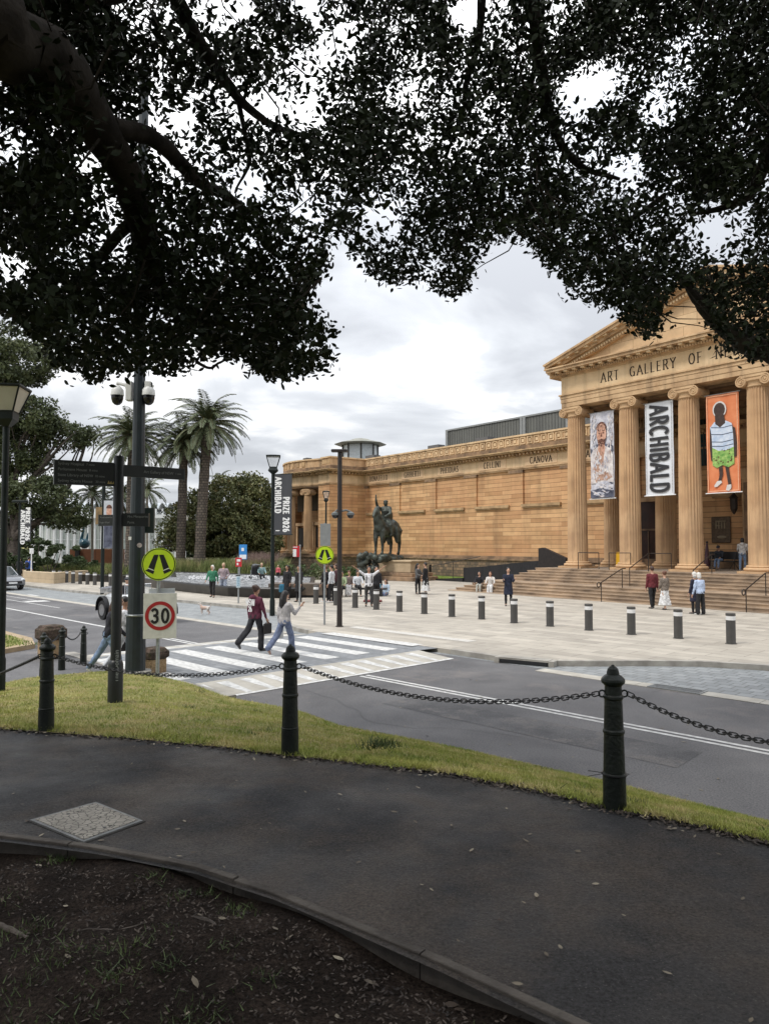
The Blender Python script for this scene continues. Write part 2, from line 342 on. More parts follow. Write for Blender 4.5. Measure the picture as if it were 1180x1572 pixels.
# road frame: local x runs down the road to the right, y across it towards the gallery
RA = math.atan2(-0.714, 0.70)
def rd(o): o.rotation_euler = (0,0,RA); return tag(o, kind='structure')
def rtw(r, t, z=0.0):       # r = along the road to the left, t = across
    c, s = math.cos(RA), math.sin(RA); x, y = -r, t
    return Vector((c*x - s*y, s*x + c*y, z))
def sheet(name, x0, x1, y0, y1, z, mat, nx=1): 
    b = MB()
    for i in range(nx):
        a = x0+(x1-x0)*i/nx; c = x0+(x1-x0)*(i+1)/nx; b.add([(a,y0,z),(c,y0,z),(c,y1,z),(a,y1,z)], [(0,1,2,3)])
    return rd(b.build(name, mat))
sheet('road', -260, 40, 2.5, 14.85, 0.0, asphalt)
sheet('parking_bay', -260, 40, 14.6, 19.0, 0.002, bay_mat)
b = MB()
for a0 in np.arange(-120, 40, 2.4):
    if -19.2 < a0 < -10.2: continue
    b.box(a0, a0+2.385, 14.22, 14.62, -0.03, 0.012)
rd(b.build('gutter', ramp_mat))
# markings: double centre line on the near side, single line beyond the crossing, parking ticks
b = MB()
for y in (10.93, 11.11): b.add([(-11.9,y-.045,.004),(30,y-.045,.004),(30,y+.045,.004),(-11.9,y+.045,.004)], [(0,1,2,3)])
for y in (10.93, 11.11): b.add([(-21.3,y-.045,.004),(-19.1,y-.045,.004),(-19.1,y+.045,.004),(-21.3,y+.045,.004)], [(0,1,2,3)])
b.add([(-120,10.93,.004),(-22.6,10.93,.004),(-22.6,11.07,.004),(-120,11.07,.004)], [(0,1,2,3)])
b.add([(-60,12.62,.004),(-34.0,12.72,.004),(-34.0,12.80,.004),(-60,12.72,.004)], [(0,1,2,3)])
b.add([(-39.4,12.9,.004),(-38.4,12.9,.004),(-38.2,13.9,.004),(-39.2,13.9,.004)], [(0,1,2,3)])
b.add([(-60,13.5,.004),(-39.4,13.55,.004),(-39.4,13.63,.004),(-60,13.58,.004)], [(0,1,2,3)])
for k in range(6): b.add([(-37-3.2*k-4,14.7,.006),(-35.5-3.2*k-4,14.7,.006),(-35.5-3.2*k-4,14.95,.006),(-37-3.2*k-4,14.95,.006)], [(0,1,2,3)]) if k%2 else None
rd(b.build('road_marking', line_mat))
patch_m = ground_mat('repaired_asphalt', (0.072,0.072,0.076), (0.12,0.118,0.12), (0.15,0.14,0.135), patch=0.9, fine=42, rough=(0.7,0.9), grit=(.5,1.6))
b = MB()
for x0,x1,q0,q1 in ((-9.6,-4.2,9.35,10.35),(1.5,6.5,12.1,13.3),(-27.5,-24.2,8.6,9.9),(-33,-31.2,12.9,14.1)): b.add([(x0,q0,.0035),(x1,q0+.06,.0035),(x1-.05,q1,.0035),(x0+.04,q1-.05,.0035)], [(0,1,2,3)])
rd(b.build('road_patch', patch_m))
b = MB(); rs = random.Random(11)
def crack(x, y, ang, n, w):
    pts = []
    for i in range(n): pts.append((x,y)); x += .22*math.cos(ang); y += .22*math.sin(ang); ang += rs.gauss(0,.28)
    for i in range(n-1):
        (xa,ya),(xb,yb) = pts[i],pts[i+1]; dx, dy = xb-xa, yb-ya; l_ = math.hypot(dx,dy); px_, py_ = -dy/l_*w*rs.uniform(.5,1.2), dx/l_*w*rs.uniform(.5,1.2); b.add([(xa-px_,ya-py_,.0055),(xb-px_,yb-py_,.0055),(xb+px_,yb+py_,.0055),(xa+px_,ya+py_,.0055)], [(0,1,2,3)])
crack(-11.5,9.1,.02,26,.006); crack(-8,12.9,-.03,20,.006); crack(-40,9.4,.02,60,.008)
rd(b.build('road_crack', M('tar_seam',(0.060,0.060,0.062),rough=.6,var=.3)))
# raised crossing
prof = [(-19.1,0.006),(-18.0,0.10),(-13.2,0.10),(-12.0,0.006)]
y0, y1 = 7.4, 14.22
b = MB(); b.add([(-18.0,y0,.1),(-13.2,y0,.1),(-13.2,y1,.1),(-18.0,y1,.1)], [(0,1,2,3)])
b.add([(-18.0,y1,.1),(-13.2,y1,.1),(-13.0,y1+.9,.117),(-18.2,y1+.9,.117)], [(0,1,2,3)])
rd(b.build('crossing_table', table_mat))
b = MB()
for (xa, za), (xb, zb) in (((-19.1,.006),(-18.0,.10)), ((-13.2,.10),(-12.0,.006))):
    b.add([(xa,y0,za),(xb,y0,zb),(xb,y1,zb),(xa,y1,za)], [(0,1,2,3)])
rd(b.build('crossing_ramp', ramp_mat))
b = MB()
for k in range(8):
    t = 7.62 + 1.02*k
    z = .104 if t < 14.2 else .124
    b.add([(-17.6,t-.24,z),(-13.75,t-.24,z),(-13.75,t+.24,z),(-17.6,t+.24,z)], [(0,1,2,3)])
for k in range(12):        # piano keys on both ramps
    t = 7.6 + 0.55*k
    zf = lambda x: .006+(-12.0-x)/1.2*.094+.004
    b.add([(-13.05,t-.14,zf(-13.05)),(-12.12,t-.02,zf(-12.12)),(-12.12,t+.12,zf(-12.12)),(-13.05,t+.14,zf(-13.05))], [(0,1,2,3)])
    zg = lambda x: .006+(x+19.1)/1.1*.094+.004
    b.add([(-19.0,t-.10,zg(-19.0)),(-18.1,t-.14,zg(-18.1)),(-18.1,t+.14,zg(-18.1)),(-19.0,t+.06,zg(-19.0))], [(0,1,2,3)])
b.add([(-12.1,y0,.0175),(-12.0,y0,.0105),(-12.0,y1,.0105),(-12.1,y1,.0175)], [(0,1,2,3)])
rd(b.build('crossing_stripe', line_mat))
sheet('tactile_strip', -18.3, -13.2, 16.25, 16.65, 0.126, M('tactile_pale', (0.52,0.50,0.46), rough=0.8, scale=30, var=0.25))
# plaza with kerb: boundary in (r,t)
PB = [(260,17.6),(60,17.3),(45,17.3),(33,18.2),(27.7,18.5),(25,18.1),(23,17.1),(21.3,15.9),(20.1,15.2),(19.2,14.9),(18.6,14.8),
      (12.6,14.8),(11.6,14.75),(10.9,14.7),(9.9,15.0),(9.0,15.7),(8.2,16.6),(7.2,17.5),(6.0,18.0),(4.5,18.25),(-30,18.4)]
pl = [(-r, t) for r, t in PB]
b = MB(); b.slab(list(reversed(pl + [(30,150),(-260,150)])), -0.05, 0.12)
rd(b.build('plaza', plaza_mat))
def ribbon(pts, off0, off1, z0, z1, mb=None, seglen=None, gapf=0.0):
    """a kerb: a closed strip beside a polyline; offsets to the left of travel"""
    mb = mb or MB(); P = [Vector((p[0],p[1])) for p in pts]; nrm = []
    for i in range(len(P)):
        a = P[i]-P[i-1] if i else P[1]-P[0]; c = P[i+1]-P[i] if i < len(P)-1 else a
        a.normalize(); c.normalize(); na = Vector((-a.y,a.x)); nc = Vector((-c.y,c.x)); m_ = (na+nc); m_ = m_/max(m_.dot(na),0.35) if m_.length>1e-6 else na
        nrm.append(m_)
    rings = []
    for p, q in zip(P, nrm):
        i_ = p+q*off0; o_ = p+q*off1; rings.append([(i_.x,i_.y,z0),(o_.x,o_.y,z0),(o_.x,o_.y,z1),(i_.x,i_.y,z1)])
    return mb.loft(rings)
drain = (10.75, 9.75)
def cut(pts):      # the kerb is laid in stones with fine joints
    out_ = []; 
    for (a, c) in zip(pts[:-1], pts[1:]):
        a = Vector(a); c = Vector(c); ln = (c-a).length; k = max(1, int(ln/1.2))
        for i in range(min(k,60)): out_.append((a+(c-a)*i/min(k,60), a+(c-a)*(i+1)/min(k,60)))
    return out_
b = MB(); kp = [p for p in pl if p[0] > -60 and not (-18.7 < p[0] < -12.5)]
left = [p for p in pl if -61 < p[0] <= -18.6]; right = [p for p in pl if p[0] >= -12.6]
ribbon(left, -0.012, 0.16, -0.04, 0.128, b)
rc = [right[0], right[1], (-10.85,14.7)]; ribbon(rc, -0.012, 0.16, -0.04, 0.128, b)
rc = [(-9.65,15.1)] + [p for p in right if p[0] > -9.5]; ribbon(rc, -0.012, 0.16, -0.04, 0.128, b)
for a0 in np.arange(-8.5, 28, 1.25): pass
rd(b.build('kerb', concrete))
# kerb inlet drain
t_ = thing('kerb_drain', 'dark slot drain under a concrete lintel let into the plaza kerb at the crossing', 'drain', rtw(10.3,14.85,0.0), RA + R(14))
b = MB(); b.box(-.62,.62,-.13,.2,.10,.145); b.box(-.75,-.62,-.14,.2,-.02,.135); b.box(.62,.75,-.14,.2,-.02,.135); b.build('lintel', concrete, t_)
b = MB(); b.box(-.60,.60,-.135,.19,.015,.099); b.build('slot', black, t_)
t_ = thing('gutter_grate', 'steel bar grate set in the pale gutter at the edge of the parking bay', 'drain grate', rtw(6.4,14.42,0.014), RA)
b = MB(); b.box(-.5,.5,-.2,-.17,0,.014); b.box(-.5,.5,.17,.2,0,.014); b.box(-.53,-.5,-.2,.2,0,.014); b.box(.5,.53,-.2,.2,0,.014)
for k in range(24): b.box(-.49+k*.042,-.475+k*.042,-.17,.17,.001,.011)
b.build('bars', steel, t_); b = MB(); b.box(-.49,.49,-.169,.169,-.004,.0005); b.build('pit', black, t_)

# near footpath, verge, path, soil ------------------------------------------------------------
def poly_sample(P, n, k):
    """n points along polyline P by interpolating its index"""
    P = [Vector(p) for p in P]; L_ = [0]
    for a, c in zip(P[:-1], P[1:]): L_.append(L_[-1]+(c-a).length)
    o = []
    for i in range(n):
        s = L_[-1]*i/(n-1); j = max(0, min(len(P)-2, next((q-1 for q in range(1,len(L_)) if L_[q] >= s-1e-9), len(P)-2)))
        f = (s-L_[j])/max(L_[j+1]-L_[j],1e-9); o.append(P[j]+(P[j+1]-P[j])*f)
    return o
def at_x(P, xs):
    """points of polyline P at the given pixel columns"""
    o = []
    for x in xs:
        for (xa,ya),(xb,yb) in zip(P[:-1],P[1:]):
            if xa <= x <= xb: o.append((x, ya+(yb-ya)*(x-xa)/(xb-xa))); break
    return o
E_px = [(-400,1096),(-150,1110),(0,1120),(72,1126),(160,1132),(250,1139),(350,1148),(445,1161),(560,1174),(700,1191),(820,1214),(943,1243),(1060,1265),(1180,1292),(1400,1350),(1900,1490)]
U_px = [(-400,1078),(-120,1062),(0,1052),(50,1042),(160,1032),(215,1033),(250,1041),(300,1054),(360,1075),(458,1093),(521,1117),(700,1151),(820,1180),(943,1207),(1180,1268),(1400,1328),(1900,1465)]
D_px = [(-400,1262),(0,1284),(150,1303),(300,1331),(420,1369),(560,1426),(680,1476),(800,1531),(900,1577),(1050,1660),(1300,1860),(1900,2450)]
def U_world(px, py):
    z = 0.13 if px < 215 else (0.13 - 0.09*min(1,(px-215)/120))
    return g(px, py, z)
def D_world(): return [gp(x, y) for x, y in D_px]
NX = 150
xs = [-400 + 2300*i/(NX-1) for i in range(NX)]
Ew = [gp(x, y) for x, y in at_x(E_px, xs)]; Uw = [U_world(x, y) for x, y in at_x(U_px, xs)]
def wob(p, a=0.03, f=0.9): return a*(math.sin(p.x*f*2.1+1)+math.sin(p.y*f*3.3+p.x*1.7)+math.sin(p.x*5.1-p.y*4.3)*0.5)/2
# a slightly irregular turf edge
for i, p in enumerate(Ew): 
    if 0 < i < NX-1: Ew[i] = p + Vector((0, wob(p, 0.035), 0)); Ew[i].z = nearz(Ew[i].x, Ew[i].y)
rows = 16; vs = []; fs = []
VERGE = []
for j in range(rows):
    f = j/(rows-1)
    row = []
    for i in range(NX):
        p = Ew[i].lerp(Uw[i], f); p = p.copy(); p.z += (wob(p, 0.018, 1.6)*math.sin(PI*f)) + 0.012*(1-f) + 0.03*f
        row.append(p)
    VERGE.append(row)
b = MB(); b.add([p for r_ in VERGE for p in r_], [(j*NX+i, j*NX+i+1, (j+1)*NX+i+1, (j+1)*NX+i) for j in range(rows-1) for i in range(NX-1)])
# the turf edge drops to the path and to the road
tag(b.build('verge', turf_mat, smooth=60), kind='structure')
b = MB(); a_ = VERGE[-1]; b.add([p for p in a_] + [Vector((p.x+0.02,p.y+0.02,-0.03)) for p in a_], [(i,i+1,NX+i+1,NX+i) for i in range(NX-1)])
tag(b.build('verge_edge', soil_mat), kind='structure')
# asphalt path
Dp = D_world(); nD = 90
Ds = poly_sample(Dp, nD, 1); Es = poly_sample(Ew, nD, 1)
rows2 = 26; b = MB(); vs = []
for j in range(rows2):
    f = -0.03 + 1.06*j/(rows2-1)
    for i in range(nD):
        p = Ds[i].lerp(Es[i], f); p = p.copy(); p.z = nearz(p.x,p.y) + 0.004*math.sin(p.x*2.3)*math.sin(p.y*1.9); vs.append(p)
b.add(vs, [(j*nD+i, j*nD+i+1, (j+1)*nD+i+1, (j+1)*nD+i) for j in range(rows2-1) for i in range(nD-1)])
tag(b.build('path', path_mat, smooth=60), kind='structure')
# soil bed: from below the edging back past the photographer
def soilz(x, y): return nearz(x,y) - 0.05 + 0.02*math.sin(3.1*x+1.3*y)+0.015*math.sin(5.7*y-2.2*x)+0.01*math.sin(11*x+7*y)
b = MB(); vs = []; rows3 = 44; nS = 120; DsS = poly_sample(Dp, nS, 1)
for j in range(rows3):
    f = j/(rows3-1)
    for i in range(nS):
        a = DsS[i]; e_ = Vector((-9 + 16*i/nS, -7, 0)); p = a.lerp(e_, f**1.6); p = p.copy(); p.z = soilz(p.x,p.y); vs.append(p)
b.add(vs, [(j*nS+i+1, j*nS+i, (j+1)*nS+i, (j+1)*nS+i+1) for j in range(rows3-1) for i in range(nS-1)])
tag(b.build('soil', soil_mat, smooth=60), kind='structure')
# edging stones
edge_mat = M('edging_stone', (0.05,0.043,0.037), col2=(0.12,0.105,0.09), rough=0.9, scale=4, bump=0.6, bscale=35)
t_ = thing('path_edging', 'low edging of long weathered stone strips between the asphalt path and the dark soil', 'edging')
seg = []; cur = [Ds[0]]; acc = 0
Dsf = poly_sample(Dp, 400, 1)
runs = []; cur = [Dsf[0]]; acc = 0
for a, c in zip(Dsf[:-1], Dsf[1:]):
    cur.append(c); acc += (c-a).length
    if acc > 1.18: runs.append(cur); cur = [c]; acc = 0
runs.append(cur)
for k, r_ in enumerate(runs):
    if len(r_) < 3: continue
    dz = random.uniform(-.008,.008); b = MB(); P = r_; rings = []
    tw = random.uniform(-.006,.006)
    for i, p in enumerate(P):
        d = (P[min(i+1,len(P)-1)] - P[max(i-1,0)]); d.z = 0; d.normalize(); q = Vector((-d.y, d.x, 0))
        if i == 0: p = p + d*0.004
        if i == len(P)-1: p = p - d*0.004
        z = nearz(p.x,p.y) + 0.018 + dz; w0 = -.027+tw*.5; w1 = .017+tw*.5
        i_ = p+q*w0; o_ = p+q*w1
        rings.append([(i_.x,i_.y,z-.22),(o_.x,o_.y,z-.22),(o_.x,o_.y,z-.003),(o_.x-q.x*.003,o_.y-q.y*.003,z),(i_.x+q.x*.003,i_.y+q.y*.003,z),(i_.x,i_.y,z-.003)])
    b.loft(rings); b.build('edging_stone', edge_mat, t_)
# footpath by the crossing on the near side, and the grass island beyond it with its own kerb
b = MB(); b.slab([(-24,-6),(-11.6,-6),(-11.6,7.45),(-24,7.45)], -0.05, 0.085); rd(b.build('near_footpath', asphalt))
b = MB(); b.slab([(-11.7,7.3),(-19.3,7.3),(-19.3,7.62),(-11.7,7.62)], -0.05, 0.101); rd(b.build('near_kerb', concrete))
b = MB(); b.slab([(-60,-6),(-20.45,-6),(-20.45,6.0),(-20.9,6.95),(-22.2,7.3),(-60,7.3)], 0.0, 0.20); isl = rd(b.build('grass_island', turf_mat))
b = MB(); ribbon([(-20.2,-6),(-20.2,6.1),(-20.75,7.15),(-22.15,7.55),(-60,7.55)], 0, 0.26, -.02, 0.205, b); rd(b.build('island_kerb', M('sandstone_kerb',(0.30,0.22,0.13),col2=(0.42,0.33,0.22),rough=0.9,scale=4)))

# ---------------------------------------------------------------- grass blades
def blades(P, h, w, lean=0.5, name='grass', mat=None):
    """one bent blade of two faces at each point"""
    n = len(P); a = RNG.uniform(0, 2*PI, n); hh = h*RNG.uniform(0.5, 1.3, n)*np.ones(n); ln = lean*RNG.uniform(0, 1, n)*hh; b_ = RNG.uniform(0, 2*PI, n)
    dx = np.stack([np.cos(a), np.sin(a), np.zeros(n)], 1)*(w*RNG.uniform(.6,1.4,n)/2)[:,None]; le = np.stack([np.cos(b_), np.sin(b_), np.zeros(n)], 1)*ln[:,None]
    up = np.stack([np.zeros(n), np.zeros(n), hh], 1)
    V = np.stack([P-dx, P+dx, P+le+up*np.array([1,1,.95])], 1)
    return raw(name, V.reshape(-1,3), 3, mat)
blade_mat = ground_mat('grass_blades', (0.19,0.27,0.045), (0.44,0.44,0.12), (0.60,0.50,0.25), patch=1.5, fine=70, rough=(0.6,0.8), bump=0.0, c3pos=(0.47,0.60))
VV = np.array([[tuple(p) for p in r_] for r_ in VERGE])      # rows x NX x 3
def on_verge(n, fmin=0.0, fmax=1.0):
    # denser near the viewer
    i = RNG.integers(int(NX*0.08), int(NX*0.97), n); j = (RNG.uniform(fmin, fmax, n)*(rows-1.001)); j0 = j.astype(int); fj = (j-j0)[:,None]; fi = RNG.uniform(0,1,n)[:,None]
    return (VV[j0,i]*(1-fj)+VV[j0+1,i]*fj)*(1-fi) + (VV[j0,i+1]*(1-fj)+VV[j0+1,i+1]*fj)*fi
Pn = on_verge(185000)
Pn = Pn[RNG.uniform(0,1,len(Pn)) < 0.9]
o = blades(Pn, 0.036, 0.007, 0.9, 'grass', blade_mat); tag(o, 'short yellow green turf sloping from the path down to the road', 'grass', kind='stuff')
Pe = on_verge(15000, 0.0, 0.07); Pe = Pe + RNG.normal(0, 0.022, Pe.shape)*[1,1,0]
o = blades(Pe, 0.05, 0.008, 1.4, 'grass', blade_mat); tag(o, 'ragged longer grass along the edge of the asphalt path', 'grass', kind='stuff')
Pi = np.array([tuple(rtw(r_, t_2, 0.2)) for r_, t_2 in zip(RNG.uniform(20.5,44,40000), RNG.uniform(-3,7.2,40000))])
o = blades(Pi, 0.10, 0.022, 0.8, 'grass', ground_mat('green_blades', (0.10,0.17,0.02), (0.18,0.24,0.05), patch=1, fine=60, rough=(0.7,0.8), bump=0)); tag(o, 'bright green lawn on the kerbed island by the road', 'lawn', kind='stuff')
# ---------------------------------------------------------------- litter and weeds
def flakes(P, size, name, mat, tilt=0.5):
    n = len(P); a = RNG.uniform(0,2*PI,n); s = size*RNG.uniform(.5,1.3,n); tl = RNG.normal(0,tilt,n)
    u = np.stack([np.cos(a),np.sin(a),np.sin(tl)*.6],1)*s[:,None]; v = np.stack([-np.sin(a),np.cos(a),np.cos(a*3)*tilt*.6],1)*(s*.42)[:,None]
    V = np.stack([P-u, P-u*.35-v, P+u*.35-v*.9, P+u, P+u*.35+v*.9, P-u*.35+v],1); V[:,:,2] += 0.004
    return raw(name, V.reshape(-1,3), 6, mat)
leaf_dry = M('dry_leaf', (0.05,0.033,0.022), col2=(0.30,0.26,0.19), rough=0.7, scale=5.0, detail=1)
leaf_soil = M('leaf_mulch', (0.018,0.013,0.011), col2=(0.10,0.078,0.062), rough=0.8, scale=13, detail=1)
def on_soil(n):
    f = RNG.uniform(0,1,n)**1.3; i = RNG.integers(8,nS-6,n); o_ = []
    for k in range(n):
        a = DsS[i[k]]; e_ = Vector((-9+16*i[k]/nS,-7,0)); p = a.lerp(e_, 0.015+0.75*f[k]); x = p.x+random.gauss(0,.05); y = p.y+random.gauss(0,.03)-.03; o_.append((x,y,soilz(x,y)))
    return np.array(o_)
P = on_soil(30000); P[:,2] += RNG.uniform(0,.012,len(P))
tag(flakes(P, 0.009, 'mulch', leaf_soil, 0.9), 'dark chips and crumbs of bark lying over the soil', 'mulch', kind='stuff')
P = on_soil(260); P[:,2] += .006
tag(flakes(P, 0.024, 'leaf_litter', leaf_dry, 0.5), 'fallen dry leaves scattered on the dark soil bed', 'leaf litter', kind='stuff')
def on_path(n):
    o_ = []
    for k in range(n):
        i = random.randrange(15, nD-12); f = random.random(); f = f if random.random() < .4 else (0.93+0.07*f)
        p = Ds[i].lerp(Es[i], f); o_.append((p.x+random.gauss(0,.03), p.y+random.gauss(0,.03), nearz(p.x,p.y)+.007))
    return np.array(o_)
tag(flakes(on_path(210), 0.020, 'leaf_litter', leaf_dry, 0.25), 'few pale leaves dropped on the asphalt path and along its grass edge', 'leaf litter', kind='stuff')
P = np.array([tuple(p) for p in (Ew[int(i)]+Vector((random.gauss(0,.02),random.gauss(-.01,.04),.006)) for i in RNG.integers(15,int(NX*.97),3600))])
tag(flakes(P, 0.016, 'leaf_litter', leaf_soil, 0.8), 'brown debris gathered between turf and path', 'leaf litter', kind='stuff')
P = np.array([tuple(rtw(random.uniform(1,12), random.uniform(7.9,14), .005)) for _ in range(45)])
tag(flakes(P, 0.03, 'leaf_litter', leaf_dry, 0.2), 'pale leaves dotted over the near asphalt lane', 'leaf litter', kind='stuff')
weed = M('weed_green', (0.035,0.06,0.018), col2=(0.10,0.14,0.04), rough=0.6, scale=9)
Pw = []
for (x, y, n_, sp) in [(100,1300,90,.05),(320,1352,22,.02),(245,1332,25,.03),(365,1375,60,.05),(10,1360,40,.06),(30,1395,30,.06),(95,1445,55,.07),(70,1395,30,.05),(195,1435,50,.06),(190,1460,30,.05),(270,1360,22,.05),(40,1490,40,.06),(80,1540,50,.06),(175,1480,35,.05),(310,1525,45,.07),(20,1545,45,.05),(350,1435,20,.04),(265,1465,30,.04),(160,1520,25,.07),(410,1480,18,.05),(730,1560,40,.03),(250,1420,16,.05),(55,1420,30,.08),(320,1540,30,.08)]:
    c = gp(x, y)
    for _ in range(n_): q = (c.x+random.gauss(0,sp), c.y-.05+random.gauss(0,sp)); Pw.append((*q, soilz(*q)))
Pw = [q for q in Pw for _ in (0,1) if random.random() < .75]; Pw = [(x+random.gauss(0,.02),y+random.gauss(0,.02),z) for x,y,z in Pw]
o = blades(np.array(Pw), 0.030, 0.006, 1.8, 'weeds', weed); tag(o, 'small tufts of green weeds coming up through the soil', 'weeds', kind='stuff')
Pt = []
for _ in range(26):
    q = on_verge(1, .05, .9)[0]; s_ = random.uniform(.03,.09)
    for _ in range(int(900*s_)): Pt.append((q[0]+random.gauss(0,s_), q[1]+random.gauss(0,s_), q[2]-.012))
o = blades(np.array(Pt), 0.055, 0.010, 1.3, 'weeds', weed); tag(o, 'scattered darker green weed tufts in the yellowish verge', 'weeds', kind='stuff')
c = gp(565,1150)
o = blades(np.array([(c.x+.1+random.gauss(0,.10), c.y+.25+random.gauss(0,.07), nearz(c.x,c.y)-.04) for _ in range(260)]), 0.07, 0.010, 1.2, 'weeds', weed); tag(o, 'lush darker green tuft in the turf beside the path', 'weeds', kind='stuff')
# surface roots and a stick on the soil
bark = M('bark', (0.045,0.036,0.030), col2=(0.12,0.10,0.085), rough=0.95, scale=5, bump=1.0, bscale=22, detail=8)
def root(pts, rad, label, name='root', cat='root'):
    P = [gp(*p) for p in pts]; P = [Vector((p.x,p.y-.03,soilz(p.x,p.y)+random.uniform(-.014,.004))) for p in P]
    b = MB(); b.tube(poly_sample(P, 14, 1), [rad*(1-.5*abs(i/6.5-1))*random.uniform(.8,1.2) for i in range(14)], 8); return tag(b.build(name, bark, smooth=50), label, cat)
root([(262,1397),(290,1392),(325,1402),(348,1418)], .016, 'thick grey brown tree root breaking the soil near the edging', 'tree_root', 'root')
root([(-30,1375),(0,1385),(30,1398),(48,1408)], .018, 'pale dry stick lying on the soil at the edge of the picture', 'stick', 'stick')
root([(95,1412),(140,1404),(185,1405),(230,1398)], .010, 'thin twig lying across the weeds in the soil', 'twig', 'twig')
# inspection cover in the path: its slab lies flush with the asphalt
c0 = [gp(x, y) for x, y in ((42,1261),(148,1232),(224,1262),(128,1297))]
cx = sum(p.x for p in c0)/4; cy = sum(p.y for p in c0)/4
t_ = thing('inspection_cover', 'square pale stone patterned inspection cover with rusty rim set in the asphalt path', 'inspection cover', (cx, cy, nearz(cx,cy)))
def rel(k): return [((1-k)*(p.x-cx), (1-k)*(p.y-cy)) for p in c0]
def slabz(poly, z0, z1):
    b = MB(); n = len(poly); zz = lambda x, y: -0.035*y+.005*x
    b.add([(x,y,zz(x,y)+z0) for x,y in poly]+[(x,y,zz(x,y)+z1) for x,y in poly], [tuple(range(n-1,-1,-1)), tuple(range(n,2*n))]+[(i,(i+1)%n,(i+1)%n+n,i+n) for i in range(n)]); return b
slabz(rel(0), -.03, .007).build('rim', M('dark_rim',(0.035,0.033,0.03),rough=0.8,var=.3), t_)
slabz(rel(0.05), -.02, .011).build('frame', M('worn_steel_frame',(0.17,0.175,0.175),rough=0.6,var=.25,scale=12), t_)
vm = M('crazy_paved_cover',(0.29,0.27,0.235),rough=0.85,var=.18,scale=9)
n_ = vm.node_tree.nodes; l_ = vm.node_tree.links.new; vo = n_.new('ShaderNodeTexVoronoi'); vo.feature='DISTANCE_TO_EDGE'; vo.inputs['Scale'].default_value = 25; 
tcx = [q for q in n_ if q.type=='TEX_COORD'][0]; l_(tcx.outputs['Object'], vo.inputs['Vector'])
mrr = n_.new('ShaderNodeMapRange'); l_(vo.outputs['Distance'], mrr.inputs[0]); mrr.inputs[1].default_value=.03; mrr.inputs[2].default_value=.07; mrr.inputs[3].default_value=.22
mm = n_.new('ShaderNodeMix'); mm.data_type='RGBA'; mm.blend_type='MULTIPLY'; mm.inputs[0].default_value=1
src = n_['Principled BSDF'].inputs['Base Color'].links[0].from_socket; l_(src, mm.inputs[6]); l_(mrr.outputs[0], mm.inputs[7]); l_(mm.outputs[2], n_['Principled BSDF'].inputs['Base Color'])
slabz(rel(0.14), -.01, .015).build('slab', vm, t_)
for (x, y) in ((105,1253),(161,1274)):
    p = gp(x, y); b = MB(); b.lathe([(.012,.0),(.012,.0165)], 10); b.build('lifting_hole', black, t_, loc=(p.x-cx, p.y-cy, -0.035*(p.y-cy)+.005*(p.x-cx)))
# ================================================================ ART GALLERY
BO = Vector((11.6, 43.9, 0)); BR = math.atan2(-0.791, 0.612)
def bl(a, b_, z=0.0):
    c, s = math.cos(BR), math.sin(BR); return Vector((BO.x + c*a - s*b_, BO.y + s*a + c*b_, z))
ashlar = brick_mat('sandstone_ashlar', (0.67,0.42,0.215), (0.45,0.255,0.12), (0.34,0.185,0.09), 1.9, 0.32, 0.008, rough=0.9, nscale=1.3, stain=(0.58,0.30,0.15), stain_scale=0.33, bump=0.6, stain_pos=(0.45,0.75), hline=.52, streak=.30)
stone = M('sandstone_trim', (0.42,0.27,0.15), col2=(0.62,0.43,0.25), rough=0.9, scale=1.3, bump=0.3, bscale=14, detail=8, streak=.7)
stone_lt = M('sandstone_pale', (0.57,0.405,0.235), col2=(0.70,0.52,0.32), rough=0.9, scale=1.1, bump=0.2, bscale=14, streak=.5)
stone_dk = M('sandstone_stain_and_shade', (0.13,0.09,0.06), col2=(0.34,0.22,0.13), rough=0.95, scale=1.6, bump=0.4, bscale=12, detail=8)
col_st = M('column_sandstone', (0.45,0.285,0.16), col2=(0.62,0.415,0.235), rough=0.9, scale=0.9, bump=0.2, bscale=12, detail=6, streak=.6)
cap_st = M('cornice_weathered', (0.30,0.20,0.11), col2=(0.54,0.37,0.20), rough=0.95, scale=2.0, bump=0.4, bscale=12, detail=8)
rubble = brick_mat('rubble_plinth', (0.30,0.20,0.125), (0.13,0.10,0.075), (0.08,0.065,0.05), 0.42, 0.24, 0.022, rough=0.95, nscale=2.5, bump=0.9, stain=(0.08,0.07,0.055), stain_scale=0.6)
ink = M('dark_lettering', (0.035,0.022,0.014), rough=0.9)
step_m = M('step_sandstone', (0.20,0.145,0.10), col2=(0.42,0.305,0.205), rough=.9, scale=1.1, detail=9, bump=.3, bscale=20)
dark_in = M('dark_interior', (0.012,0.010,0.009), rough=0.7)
G = thing('art_gallery', 'sandstone gallery with a columned portico and pediment and a long blind wall carrying carved names', 'building', BO, BR)

